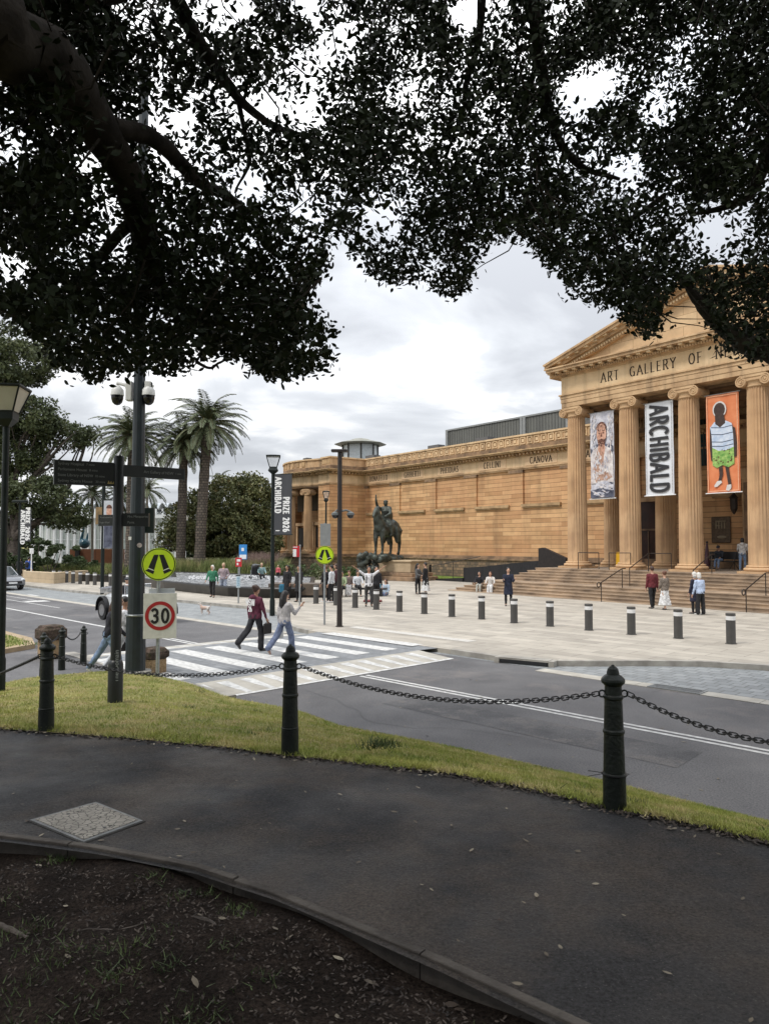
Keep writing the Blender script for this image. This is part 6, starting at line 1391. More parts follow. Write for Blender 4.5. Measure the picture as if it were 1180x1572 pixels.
q = bl(a_of(1138,3.4),3.4,zP); person(q, 1.74, math.degrees(BR)+20, 'person in pale grey hoodie and blue jeans standing in the portico by the entrance', 'stand', ('pale_grey_hood',(.48,.47,.46)), ('light_jeans',(.17,.24,.36)), hair='black', hl='bob', hood=True, wide=1.1, legs=((-8,-8),(8,4)), arms=((14,8,60,-12),(14,8,60,-12)), bag=None, shoes=(.5,.5,.5))
q = bl(a_of(1083,2.3),2.3,zP); t_ = thing('instrument_case', 'slim dark instrument case leaning behind the third portico column', 'case', q, 0); b = MB(); b.tube([(0,0,.02),(0,0,.35),(.01,0,.6),(.02,0,1.0),(.03,0,1.45)], [.12,.17,.12,.10,.05], 10); b.build('case', M('case_plum',(0.04,0.012,0.02),rough=.5), t_, smooth=60)
b = MB(); b.ball((.03,0,1.52), .07, 8, 6); b.build('scroll', black, t_)
# yellow caution board
q = bl(a_of(951,2.0),2.0,zP); t_ = thing('caution_board', 'small bright yellow caution board standing between the first two columns', 'caution sign', q, BR); b = MB(); b.prism([(-.2,0),(.2,0),(.16,.95),(-.16,.95)], -.18, -.16); b.build('front_panel', M('caution_yellow',(0.75,0.42,0.02),rough=.5,var=.05), t_); b = MB(); b.prism([(-.2,0),(.2,0),(.16,.95),(-.16,.95)], .12, .14); b.build('rear_panel', MATS['caution_yellow'], t_)
# pool side
p = PG(399,905,.2); person(atY(401,893,48)+Vector((0,0,0)), 1.66, 200, 'fair haired person in pale teal top sitting on the pool edge next to a pushchair', 'sit', ('pale_teal',(.24,.36,.36)), ('black_tr',(.012,.012,.014)), hair='blond', hl='bun', seat=.45, lean=10).location.z = .35
q = atY(391,893,48); q.z=.55; t_ = thing('pushchair', 'black pushchair tilted beside the person on the pool edge', 'pushchair', q, R(20))
b = MB(); b.loft([[(-.22,-.2,.35),(.22,-.2,.35),(.22,.25,.30),(-.22,.25,.30)],[(-.24,-.3,.75),(.24,-.3,.75),(.24,.1,.6),(-.24,.1,.6)]]); b.ball((0,-.12,.85),(.26,.28,.22),10,6); b.build('seat', black, t_, smooth=40)
b = MB(); b.tube([(-.24,.4,.1),(-.24,-.3,.8),(-.24,-.5,1.0),(.24,-.5,1.0),(.24,-.3,.8),(.24,.4,.1)], .018, 6); b.tube([(-.24,-.35,.1),(-.24,.2,.6)], .015, 6); b.tube([(.24,-.35,.1),(.24,.2,.6)], .015, 6); b.build('frame', steel, t_)
for sx in (-.26,.26):
    for sy in (-.35,.4): b = MB(); b.tube([(sx-.02,sy,.12),(sx+.02,sy,.12)], .12, 14); b.build('wheel', black, t_)
p = atY(427,893,50); p.z = .4; person(p, 1.05, 175, 'small child in a red and white top and sun hat at the pool edge', 'stand', ('red_white',(.50,.10,.12),.5,18), ('black_tr',(.012,.012,.014)), hair='blond', hl='cap')
# far left
p = PG(44,892); person(p, 1.80, -10, 'person in bright blue top with dark trousers far off beside a low pale wall', 'stand', ('bright_blue',(.02,.08,.35)), ('black_tr',(.012,.012,.014)), hair='black', bag='backpack')
p = PG(30,891); person(p, 1.74, 0, 'person in black far off, left of the one in blue', 'stand', ('black_coat',(.010,.010,.012)), ('black_tr',(.012,.012,.014)), hair='black', coat=True)
# little dog
p = g(315,944,.0)
t_ = thing('dog', 'small white and tan dog trotting on the blue grey pavers', 'dog', (p.x,p.y,.01), R(70), scale=.8)
b = MB(); b.tube([(0,-.24,.34),(0,-.12,.35),(0,.05,.34),(0,.20,.37)], [.075,.085,.10,.085], 10); b.ball((0,.2,.36),.09,8,6); b.tube([(0,.2,.40),(0,.30,.52)], [.06,.05], 8); b.ball((0,.33,.55),(.055,.075,.055),8,6); b.tube([(0,.37,.54),(0,.45,.52)], [.035,.022], 8)
b.tube([(0,-.26,.38),(0,-.34,.46),(0,-.33,.56)], [.022,.018,.010], 6)
for s_ in (-1,1):
    b.tube([(s_*.05,.17,.32),(s_*.055,.20,.17),(s_*.055,.17+.05*s_,.02)], [.035,.022,.02], 7); b.tube([(s_*.05,-.20,.33),(s_*.06,-.15,.20),(s_*.06,-.25,.13),(s_*.06,-.22+.05*s_,.02)], [.05,.035,.02,.02], 7); b.ball((s_*.045,.31,.60),(.012,.025,.04),6,5)
remesh(b, 'body', M('dog_coat',(0.62,0.60,0.56),col2=(0.36,0.15,0.07),rough=.9,scale=2.2), t_, .012, 1)
# ================================================================ EQUESTRIAN STATUE
sp = g(606,891,.12)
t_ = thing('stone_plinth', 'pale sandstone pedestal with stepped base under the bronze rider', 'pedestal', sp, BR+R(10))
zs = lambda y, Y=None: atY(600,y,(Y or sp.y)+.6).z-.12
b = MB(); b.cbox((0,.9,.16),(4.6,3.0,.32),.03); b.cbox((0,.9,.47),(4.0,2.5,.28),.03); b.build('step', stone_dk, t_)
b = MB(); b.cbox((0,.9,.62+(zs(862)-.62)/2),(3.2,1.9,zs(862)-.62),.03); b.cbox((0,.9,zs(861)),(3.45,2.1,.14),.03); b.build('block', M('pedestal_stone',(0.36,0.27,0.17),col2=(0.48,0.37,0.24),rough=.9,scale=1.5), t_)
ZB = zs(861)+.07+.12
bronze = M('bronze_patina', (0.022,0.022,0.017), col2=(0.085,0.10,0.085), rough=.5, metal=.45, scale=2.6, bump=.6, bscale=9, detail=8)
t_ = thing('equestrian_statue', 'dark bronze rider with one arm raised on a standing horse above a rocky bronze base', 'statue', (sp.x-.68,sp.y+.9,ZB+.40), 0)
# local frame: horse faces left and towards the viewer
yaw = R(118+0); rotm = Matrix.Rotation(R(150),4,'Z')
hs = 1.62
def Hh(v): return (rotm @ Vector(v))*hs
b = MB()
def TBt(pts, rad, n=12): 
    b.tube([Hh(p) for p in pts], [r*hs*1.2 for r in rad], n); b.ball(Hh(pts[0]), rad[0]*hs, 10, 7); b.ball(Hh(pts[-1]), rad[-1]*hs, 10, 7)
# y forward; horse length ~2.3, withers 1.55
TBt([(0,-.85,1.28),(0,-.55,1.33),(0,-.1,1.22),(0,.35,1.22),(0,.66,1.30)],[.27,.34,.33,.33,.25])
TBt([(0,.60,1.42),(0,.80,1.75),(0,.86,2.02),(0,.84,2.16)],[.25,.18,.14,.12]); TBt([(0,.84,2.14),(0,1.02,1.98),(0,1.16,1.78)],[.12,.095,.06])
for s_ in (-1,1): TBt([(s_*.05,.80,2.24),(s_*.06,.79,2.34)],[.035,.012],6)
TBt([(0,.55,1.68),(0,.68,1.95),(0,.74,2.22)],[.05,.06,.04],8)
for s_, fx in ((-1,.02),(1,.10)):
    TBt([(s_*.16,.58,1.15),(s_*.16,.60+fx,.78),(s_*.16,.58+fx,.42),(s_*.16,.60+fx,.12)],[.15,.095,.062,.05]); TBt([(s_*.16,.60+fx,.10),(s_*.16,.66+fx,.04)],[.06,.075],8)
for s_, fx in ((-1,-.12),(1,.08)):
    TBt([(s_*.17,-.78,1.18),(s_*.19,-.66+fx,.86),(s_*.18,-.90+fx,.56),(s_*.17,-.84+fx,.14)],[.24,.15,.075,.052]); TBt([(s_*.17,-.84+fx,.10),(s_*.17,-.77+fx,.04)],[.06,.075],8)
TBt([(0,-1.08,1.40),(0,-1.26,1.2),(0,-1.28,.8),(0,-1.2,.5)],[.07,.09,.10,.03],8)
# horse cloth
for s_ in (-1,1): TBt([(s_*.33,-.35,1.3),(s_*.38,-.4,.95),(s_*.36,-.45,.62)],[.12,.14,.08],8)
TBt([(.30,-.75,1.25),(.36,-.8,.9),(.34,-.85,.5)],[.14,.13,.05],8)
horse = remesh(b, 'horse', bronze, t_, .05, 2)
b = MB()
TBt([(0,-.02,1.60),(0,-.03,1.85),(0,-.02,2.12)],[.20,.19,.21]); TBt([(-.2,-.02,2.20),(.2,-.02,2.20)],[.11,.11],8); TBt([(0,0,2.24),(0,.02,2.36)],[.07,.06],8)
b.ball(Hh((0,.03,2.46)), (.11*hs,.12*hs,.14*hs), 12, 8); b.ball(Hh((0,.02,2.56)), (.125*hs,.125*hs,.06*hs), 12, 8)
for s_ in (-1,1): TBt([(s_*.13,.0,1.58),(s_*.36,.22,1.38),(s_*.38,.10,.98)],[.14,.105,.07]); TBt([(s_*.38,.10,.96),(s_*.38,.24,.90)],[.06,.05],8)
TBt([(-.22,0,2.18),(-.36,.22,1.95),(-.2,.45,1.80)],[.085,.065,.05],8)
TBt([(-.0,.04,2.17),(.14,.34,2.26),(.10,.58,2.62),(.10,.66,2.86)],[.085,.062,.05,.035],8) if False else TBt([(.22,.04,2.17),(.24,.40,2.28),(.16,.66,2.56),(.16,.68,2.84)],[.085,.065,.05,.03],8)
TBt([(0,-.2,2.2),(.05,-.35,1.9),(.05,-.5,1.5)],[.12,.18,.10],8)
remesh(b, 'rider', bronze, t_, .045, 2)
b = MB()
for k in range(26):
    a_ = random.uniform(0,2*PI); rr = random.uniform(.1,1.0); c_ = Hh((.5*rr*math.cos(a_), 1.0*rr*math.sin(a_)-.05, random.uniform(-.26,-.06))); q = random.uniform(.34,.5); b.ball(c_, (q,q,q*.55), 8, 6)
rk_ = remesh(b, 'rocky_base', bronze, t_, .07, 1)
b = MB()
for k in range(70): c_ = (random.uniform(-2.1,-.7), random.uniform(-1.5,-.7), random.uniform(-1.5,.05)); q = random.uniform(.13,.26); b.ball(c_, (q,q,q), 7, 5)
remesh(b, 'bronze_drapery', bronze, t_, .06, 1)

# ================================================================ POOL AND PLANTED BEDS
gran = M('black_granite', (0.018,0.017,0.016), rough=.3, var=.3, scale=3); granb = M('brown_granite', (0.10,0.075,0.055), rough=.5, var=.25, scale=2)
t_ = thing('reflecting_pool', 'long dark granite pool with low curving rim and ruffled silvery water', 'fountain')
fr = [g(x,y,.12) for x, y in ((200,897),(250,905),(300,911),(350,916),(400,918.5),(440,919),(482,917))]
bk_ = [atY(x,y,Y) for x, y, Y in ((484,890,50),(440,888,52),(395,887,54),(340,886.5,57),(280,887,59),(215,888,60))]
poly = [(p.x,p.y) for p in fr]+[(p.x,p.y) for p in bk_]
ctr = Vector((sum(p[0] for p in poly)/len(poly), sum(p[1] for p in poly)/len(poly)))
inset = lambda k: [(ctr.x+(x-ctr.x)*k, ctr.y+(y-ctr.y)*k) for x, y in poly]
b = MB(); b.loft([[(x,y,.11) for x,y in inset(.97)],[(x,y,.40) for x,y in inset(.985)],[(x,y,.60) for x,y in inset(1.0)],[(x,y,.66) for x,y in inset(.995)],[(x,y,.66) for x,y in inset(.955)],[(x,y,.55) for x,y in inset(.95)]]); b.build('rim', gran, t_)
wm = ground_mat('ruffled_water', (0.03,0.035,0.04), (0.30,0.32,0.34), (0.62,0.63,0.64), patch=2.5, fine=8, rough=(.1,.4), bump=1.0, bdist=.15, c3pos=(.45,.6))
b = MB(); b.slab(inset(.948), .5, .60); b.build('water', wm, t_)
b = MB(); rnd = random.Random(3)
for k in range(260):
    f = rnd.random(); x = rnd.uniform(290,425); p = atY(x, 893, rnd.uniform(46.5,51)); h_ = rnd.uniform(.04,.20); b.lathe([(.05,.58),(.09,.58+h_*.5),(.015,.58+h_)], 5, (p.x,p.y,0))
o = b.build('water_jets', M('foamy_water',(0.45,0.46,0.47),rough=.5,var=.1), t_); tag(o, kind='stuff')
t_ = thing('pool_end_block', 'brown stone bench block closing the right end of the pool', 'stone block', g(458,917.5,.12), R(-6)); b = MB(); b.cbox((0,.6,.42),(3.2,1.2,.60),.02); b.build('block', granb, t_); b = MB(); b.cbox((0,.62,.055),(2.9,1.0,.12),.01); b.build('foot', black, t_)
# planted bed behind the pool
bed_soil = M('bed_soil',(0.05,0.06,0.02),rough=.95,var=.3)
def bedslab(pts, z, name, label, mat=bed_soil):
    b = MB(); b.slab(pts, .1, z); o = b.build(name, mat); return tag(o, kind='structure')
def PY(px, Y): p = atY(px, 835, Y); return (p.x, p.y)
bedp = [PY(268,60),PY(350,58),PY(430,56),PY(600,60),PY(600,75),PY(430,90),PY(200,100),PY(100,90),PY(60,75),PY(75,62),PY(180,58)]
bedslab([PY(60,62),PY(200,60.5),PY(340,60.5),PY(440,58),PY(470,63),PY(430,90),PY(40,95)], .42, 'garden_bed', '')
lawn = [bl(-31,-1.0),bl(-14,3.2),bl(-4,5.0),bl(-4,5.7),bl(-30,5.7),bl(-30.5,1.6),bl(-44,1.5),bl(-47,-4)]
b = MB(); b.slab([(p.x,p.y) for p in lawn], .1, .20); tag(b.build('lawn', MATS['green_blades']), kind='structure')
P = []
LP = [(p.x,p.y) for p in lawn]; xs_ = RNG.uniform(min(p[0] for p in LP), max(p[0] for p in LP), 26000); ys_ = RNG.uniform(min(p[1] for p in LP), max(p[1] for p in LP), 26000); mk = inpoly(xs_, ys_, LP)
tag(blades(np.stack([xs_[mk], ys_[mk], np.full(mk.sum(), .2)],1), .09, .02, .6, 'grass', MATS['green_blades']), 'mown bright green grass along the foot of the gallery wall', 'lawn', kind='stuff')
t_ = thing('retaining_wall', 'low pale sandstone retaining wall at the left end of the planted bed', 'wall'); A = g(50,892.5,.12); Bq = g(90,895,.12)
A2 = g(40,890,.12); b = MB(); ribbon([(A2.x,A2.y+.3),(A.x,A.y+.1),(Bq.x-.3,Bq.y+.1),(Bq.x,Bq.y+4)], -.5, 0, .1, .88, b); b.build('wall', brick_mat('pale_ashlar',(0.56,0.45,0.30),(0.46,0.36,0.24),(0.25,0.2,0.14),1.2,.4,.01,nscale=1), t_)
t_ = thing('bed_kerb', 'low dark kerb running behind the far row of bollards', 'kerb'); b = MB(); A = g(90,896.5,.12); Bq = g(215,905,.12); ribbon([(A.x,A.y+4.2),(Bq.x,Bq.y+6.5),(PY(262,61))], -.4, 0, .1, .62, b); b.build('wall', gran, t_)

# ---------------------------------------------------------------- foliage helpers
def leafcloud(P, s, aspect=.5, tilt=1.0, hexa=False, droop=0.0):
    """randomly turned pointed leaves at the points P; returns the vertex array"""
    n = len(P); d = RNG.normal(0,1,(n,3)); d[:,2] = d[:,2]*tilt - droop; d /= np.linalg.norm(d,axis=1)[:,None]; q = RNG.normal(0,1,(n,3)); w = np.cross(d,q); w /= np.linalg.norm(w,axis=1)[:,None]+1e-9
    L_ = (s*RNG.uniform(.65,1.25,n))[:,None]; Wd = L_*aspect/2
    if not hexa: return np.stack([P-d*L_/2, P+w*Wd, P+d*L_/2, P-w*Wd],1).reshape(-1,3)
    return np.stack([P-d*L_/2, P-d*L_*.22+w*Wd*.85, P+d*L_*.12+w*Wd*.85, P+d*L_/2, P+d*L_*.12-w*Wd*.85, P-d*L_*.22-w*Wd*.85],1).reshape(-1,3)
def leaf_mat(name, c1, c2, c3=None, scale=.8, rough=.5):
    m = ground_mat(name, c1, c2, c3, patch=scale, fine=18, rough=(rough,rough+.2), bump=0, c3pos=(.55,.7)); return m
def clumps(n_cl, n_leaf, centre, rad, cr, shell=.45):
    """leaf points in clumps filling an uneven ellipsoid"""
    u = RNG.normal(0,1,(n_cl,3)); u /= np.linalg.norm(u,axis=1)[:,None]; r = RNG.uniform(shell,1,n_cl)**.6; c = np.array(centre)+u*np.array(rad)*r[:,None]
    k = n_leaf//n_cl; v = RNG.normal(0,1,(n_cl,k,3)); v /= np.linalg.norm(v,axis=2)[:,:,None]; rr = RNG.uniform(.55,1,(n_cl,k,1)); s = (cr*RNG.uniform(.6,1.3,n_cl))[:,None,None]
    return (c[:,None,:]+v*rr*s*np.array([1,1,.62])).reshape(-1,3), c
def limb(b, a, c, r0, r1, bend=.15, n=7):
    a, c = Vector(a), Vector(c); off = Vector((random.uniform(-1,1),random.uniform(-1,1),random.uniform(-.3,.5)))*((c-a).length*bend); P = [a.lerp(c,i/n)+off*math.sin(PI*i/n) for i in range(n+1)]; b.tube(P, [r0+(r1-r0)*i/n for i in range(n+1)], 8); return P
fg = leaf_mat('fig_leaves', (0.05,0.065,0.024), (0.15,0.155,0.055), (0.28,0.20,0.09), 1.1)
fgd = leaf_mat('dark_tree_leaves', (0.04,0.055,0.024), (0.095,0.115,0.045), (0.16,0.15,0.06), .6)
# big background trees on the left
def bigtree(name, label, base, H, blobs, leaf, nleaf, mat, trunk_r=.5, cr=1.0):
    t_ = thing(name, label, 'tree', base); b = MB(); bz = Vector((0,0,0)); lo = min(c[2]-r[2]*.3 for c, r in blobs)
    P = [Vector((0,0,-.5)), Vector((.1,0,lo*.4)), Vector((-.05,.1,lo*.85))]; b.tube(P, [trunk_r*1.3,trunk_r,trunk_r*.85], 12)
    for c, r in blobs:
        Q = limb(b, P[-1], (c[0],c[1],c[2]), trunk_r*.55, trunk_r*.15)
        for _ in range(5): limb(b, Q[4], (c[0]+random.uniform(-.8,.8)*r[0], c[1]+random.uniform(-.8,.8)*r[1], c[2]+random.uniform(-.6,.6)*r[2]), trunk_r*.2, .03)
    b.build('trunk', bark, t_, smooth=50)
    tot = sum(r[0]*r[2] for c, r in blobs); PP = []
    for c, r in blobs:
        k = int(nleaf*r[0]*r[2]/tot); ncl = max(12, int(26*r[0]*r[2]/ (cr*cr*3))); PP.append(clumps(ncl, k, c, r, cr)[0])
    P = np.concatenate(PP); raw('crown', leafcloud(P, leaf, .55), 4, mat, t_); return t_
Yt = 66
def rel_(px, py, Y, base): p = atY(px,py,Y); return (p.x-base[0], p.y-base[1], p.z-base[2])
base = (atY(20,880,Yt).x, Yt, .12)
sc_ = Yt/F
bl_ = [(rel_(18,545,Yt,base),(62*sc_,4.0,52*sc_)),(rel_(-30,620,Yt-1,base),(70*sc_,3.8,70*sc_)),(rel_(50,640,Yt,base),(45*sc_,2.5,28*sc_)),(rel_(95,672,Yt+1,base),(42*sc_,1.8,18*sc_)),(rel_(15,700,Yt+1,base),(60*sc_,3.2,38*sc_)),(rel_(55,765,Yt,base),(58*sc_,3.2,34*sc_)),(rel_(100,790,Yt+1,base),(32*sc_,2.2,20*sc_)),(rel_(0,815,Yt+1,base),(60*sc_,3.2,24*sc_)),(rel_(135,668,Yt+2,base),(18*sc_,1,9*sc_))]
bigtree('fig_tree', 'tall open crowned fig tree standing far left behind the lamp post', base, 14, bl_, .33, 60000, fgd, .62, 1.15)
Yt = 68; base = (atY(345,870,Yt).x, Yt, .4); sc_ = Yt/F
bl_ = [(rel_(300,800,Yt,base),(38*sc_,3,42*sc_)),(rel_(350,775,Yt,base),(48*sc_,4,42*sc_)),(rel_(395,790,Yt+2,base),(32*sc_,3,52*sc_)),(rel_(340,820,Yt-1,base),(66*sc_,4,36*sc_)),(rel_(275,830,Yt-1,base),(28*sc_,2.5,22*sc_)),(rel_(385,745,Yt+2,base),(26*sc_,2,14*sc_)),(rel_(405,840,Yt+1,base),(24*sc_,2,24*sc_))]
bigtree('fig_tree', 'dense round headed fig tree with russet tinged leaves between the palms and the pavilion', base, 10, bl_, .33, 42000, fg, .6, 1.05)
# bushes
def bush(px, py, Y, w, h, label, mat, leaf=.18, n=2600, name='shrub'):
    p = atY(px,py,Y); t_ = thing(name, label, 'shrub', p); b = MB()
    for _ in range(4): limb(b, (0,0,-.2), (random.uniform(-w,w)*.5,random.uniform(-.4,.4),h*.8), .05, .015)
    b.build('stem', bark, t_); P, c = clumps(int(8+w*6), n, (0,0,h*.5), (w,.9,h*.5), .42, .2); P[:,2] = np.abs(P[:,2]); raw('foliage', leafcloud(P, leaf, .45), 4, mat, t_)
gr1 = leaf_mat('shrub_green', (0.05,0.09,0.03), (0.11,0.15,0.05), None, 1.2); gr2 = leaf_mat('grey_green', (0.09,0.11,0.055), (0.17,0.185,0.09), (0.20,0.17,0.10), 1.0); gr3 = leaf_mat('dark_bush', (0.028,0.05,0.018), (0.06,0.085,0.03), None, 1.2)
bush(75,880,60,3.1,2.9,'dark glossy shrub mass under the fig tree at the far left',gr3,.3,3800)
bush(20,882,61,2.2,2.0,'dark shrub behind the far walkers and the parked car',gr3,.3,2200)
bush(125,878,62,1.4,1.3,'low dark shrub below the rusty planter box',gr3,.25,1500)
for px_, w_, h_, m_, lb in ((455,2.4,1.5,gr1,'rounded green shrub at the foot of the pavilion behind the couple in black'),(490,1.9,1.4,gr2,'grey green shrub below the pavilion behind the far crossing sign'),(535,2.0,1.25,gr1,'green shrub between brown camera pole and pedestal'),(562,1.3,1.0,gr3,'dark low shrub just left of the statue pedestal'),(425,1.6,1.3,gr2,'grey green shrub behind the child at the pool edge')):
    bush(px_, 893, 57.5, w_, h_, lb, m_, .17, 2600)
# tall grasses of the garden bed
def gpts(px0, px1, Y0, Y1, n, z=.42):
    Y = RNG.uniform(Y0,Y1,n); px = RNG.uniform(px0,px1,n); return np.stack([(px-590)/F*Y, Y, np.full(n,z)],1)
gm1 = ground_mat('tussock_green', (0.12,0.17,0.05), (0.22,0.24,0.09), (0.34,0.28,0.14), patch=.5, fine=9, rough=(.7,.9), bump=0)
tag(blades(gpts(60,262,60.8,66,16000), .75, .06, .9, 'tussocks', gm1), 'loose green and straw coloured tussock planting behind the far bollards', 'planting', kind='stuff')
tag(blades(gpts(245,440,59.5,66,22000), 1.15, .06, .6, 'tussocks', gm1), 'tall feathery grasses around the palm trunks behind the pool', 'planting', kind='stuff')
pm = ground_mat('pink_heads', (0.20,0.13,0.12), (0.32,0.25,0.20), patch=.8, fine=9, rough=(.8,.9), bump=0)
tag(blades(gpts(375,425,60,63,3500), 1.6, .06, .5, 'tussocks', pm), 'pinkish seed heads of tall grass near the pavilion', 'planting', kind='stuff')
# ---------------------------------------------------------------- palms
palm_m = leaf_mat('palm_leaf', (0.055,0.075,0.035), (0.11,0.13,0.065), (0.15,0.14,0.07), .5); palm_bark = brick_mat('palm_bark', (0.13,0.105,0.08), (0.07,0.055,0.045), (0.03,0.025,0.02), .30, .22, .03, nscale=3, bump=1.0)
def frond(b_, L_, az, el_, droop, nseg=15, lw=.62, V=None):
    """arching rachis with two rows of leaflets"""
    P = []; p = np.zeros(3); a = el_; st = L_/nseg
    for i in range(nseg+1):
        P.append(p.copy()); d = np.array([math.cos(a)*math.cos(az), math.cos(a)*math.sin(az), math.sin(a)]); p = p+d*st; a -= droop/nseg*(.5+1.2*i/nseg)
    side = np.array([-math.sin(az), math.cos(az), 0])
    for i in range(1, nseg*3):
        t = i/(nseg*3); j = min(int(t*nseg), nseg-1); f = t*nseg-j; q = P[j]*(1-f)+P[j+1]*f; d = P[j+1]-P[j]; d /= np.linalg.norm(d)
        ln = lw*math.sin(PI*min(1,t*.86+.12))**.6*random.uniform(.85,1.1)
        for s_ in (-1,1):
            w = side*s_*.75+d*.65+np.array([0,0,-.25+random.uniform(-.15,.1)]); w /= np.linalg.norm(w); e_ = q+w*ln; m_ = q+w*ln*.5; k = d*.045
            V.append([q, m_+k, e_, m_-k])
    return P
def palm(label, px, ybase, ycrown, Y, R_, tr, nf=46, thin=False, lean=0):
    base = atY(px,ybase,Y); top_ = atY(px+lean,ycrown,Y); H = top_.z-base.z; dxx = top_.x-base.x
    t_ = thing('palm_tree', label, 'palm tree', base)
    b = MB(); P = []; rr = []
    for i in range(24): f = i/23; P.append((dxx*f**1.3,0,-.5+(H+.5)*f)); rr.append(tr*(1.25-.35*f if f < .1 else 1.0-.12*f+.05*math.sin(i*2.2))) 
    b.tube(P, rr, 12)
    if not thin: b.ball((dxx,0,H-.1), (tr*1.5,tr*1.5,.8), 12, 8)
    b.build('trunk', palm_bark if not thin else M('pale_palm_bark',(0.26,0.23,0.19),rough=.9,var=.2,scale=3), t_, smooth=50)
    V = []; rach = MB()
    for k in range(nf):
        f = (k+.5)/nf; el_ = R(82-112*f**.85+random.uniform(-7,7)); az = k*2.39996+random.uniform(-.2,.2)
        p = frond(None, R_*random.uniform(.9,1.12), az, el_, R(62+35*(1-f)) , V=V, lw=R_*(.17 if not thin else .22)); rach.tube([(q[0]+dxx,q[1],q[2]+H) for q in p[::3]], [.045,.035,.03,.022,.015,.01][:len(p[::3])], 4)
    V = np.array(V).reshape(-1,3)+np.array([dxx,0,H]); raw('fronds', V, 4, palm_m, t_); rach.build('frond_ribs', M('palm_rib',(0.14,0.13,0.06),rough=.7), t_)
    return t_
palm('tall date palm nearest the round fig tree with the fullest crown', 306, 872, 652, 61, 3.8, .45, 78, lean=13)
palm('date palm partly behind the first one, slightly lower and leaning', 277, 872, 682, 62, 3.5, .40, 66, lean=6)
palm('tall date palm whose crown spreads behind the camera pole', 200, 876, 672, 61.5, 3.8, .43, 74, lean=4)
palm('thin stemmed palm with a small crown seen under the long finger board', 142, 890, 757, 72, 2.6, .13, 22, thin=True)
palm('slim palm directly behind the fingerpost with yellowing fronds', 187, 893, 760, 70, 2.6, .17, 22, thin=True)
palm('small slim palm to the right of the camera pole', 226, 880, 752, 88, 3.0, .15, 20, thin=True)
palm('little distant palm above the round fig tree', 338, 860, 738, 96, 2.2, .12, 16, thin=True)

# ================================================================ GLASS PAVILION AND PLANTER WALL
t_ = thing('glass_pavilion', 'long white framed glass pavilion with slender columns behind the palms', 'building', (0,0,0)); Yg = 98; X0 = atY(60,835,Yg).x; X1 = atY(285,835,Yg).x; z1 = atY(150,792,Yg).z; z2 = atY(150,783,Yg).z
wf = M('pavilion_white', (0.70,0.72,0.73), rough=.5, var=.05)
b = MB(); b.box(X0,X1,Yg,Yg+14,z1,z1+.45); b.box(X0,X1,Yg-2,Yg-1.7,z1-.35,z1+.1); b.build('roof_slab', wf, t_)
b = MB()
for k in range(18):      # wavy canopy panels
    x = X0+(X1-X0)*k/18; w_ = (X1-X0)/18; P = [(x+w_*i/8, z1+.9+.85*math.sin(PI*i/8)) for i in range(9)]; P = P+[(x_,z_-.12) for x_,z_ in reversed(P)]; b.prism(P, Yg-1.5, Yg+9)
b.build('wavy_canopy', M('canopy_white',(0.62,0.66,0.69),rough=.35,var=.08), t_)
b = MB()
for k in range(23): x = X0+(X1-X0)*k/22; b.tube([(x,Yg-1.4,.1),(x,Yg-1.4,z1+.9)], .13, 8)
b.build('columns', wf, t_)
b = MB(); b.box(X0,X1,Yg+.2,Yg+.3,.1,z1-.01); b.build('glass_wall', M('pavilion_glass',(0.40,0.46,0.44),col2=(0.66,0.70,0.66),rough=.15,scale=.35), t_)
b = MB()
for k in range(45): x = X0+(X1-X0)*k/44; b.box(x-.03,x+.03,Yg+.08,Yg+.19,.1,z1-.01)
for z in (1.9,3.4): b.box(X0,X1,Yg+.02,Yg+.07,z,z+.12)
b.build('mullions', wf, t_)
t_ = thing('planter_box', 'long rust brown planter box raised behind the thin palm trunks', 'planter'); A = atY(107,870,74); Bq = atY(178,870,74); zt_ = atY(107,843,74).z
b = MB(); b.box(A.x,Bq.x,74,76.5,.2,zt_); b.build('box', brick_mat('rusty_steel',(0.26,0.10,0.045),(0.18,0.07,0.035),(0.05,0.025,0.015),1.6,9,.02,offset=0,nscale=1.2), t_); b = MB(); b.box(atY(117,870,74).x,atY(123,870,74).x,73.7,73.98,.2,zt_+.05); b.build('post', black, t_)
t_ = thing('blue_sculpture', 'teal blue rounded sculpture standing above the rust brown planter', 'sculpture', (atY(130,842,75).x,75,zt_)); b = MB(); b.ball((0,0,.55),(.55,.5,.5),12,8); b.tube([(-.4,0,.6),(-.15,0,1.9),(.0,0,2.6)],[.2,.12,.03],8); b.tube([(.2,0,.8),(.35,0,1.7)],[.16,.05],8); remesh(b, 'body', M('teal_glaze',(0.015,0.07,0.10),rough=.3,var=.4,scale=2), t_, .06, 1)
t_ = thing('white_van', 'white van only partly seen between the slim palm trunks', 'van', (atY(175,880,80).x,80,.1), R(0)); b = MB(); b.loft([[(-2.2,0,.35),(2.2,0,.35),(2.2,1.8,.35),(-2.2,1.8,.35)],[(-2.2,0,1.2),(2.25,0,1.1),(2.25,1.8,1.1),(-2.2,1.8,1.2)],[(-2.1,.1,2.1),(1.2,.1,2.1),(1.2,1.7,2.1),(-2.1,1.7,2.1)]]); b.build('body', white_paint, t_)
b = MB(); b.add([(-.2,.04,1.3),(1.5,.04,1.3),(1.1,.07,1.9),(-.2,.07,1.9)],[(0,1,2,3)]); b.build('window', black, t_)
for x in (-1.4,1.5): b = MB(); b.tube([(x,-.02,.35),(x,.2,.35)],.35,16); b.build('wheel', black, t_)
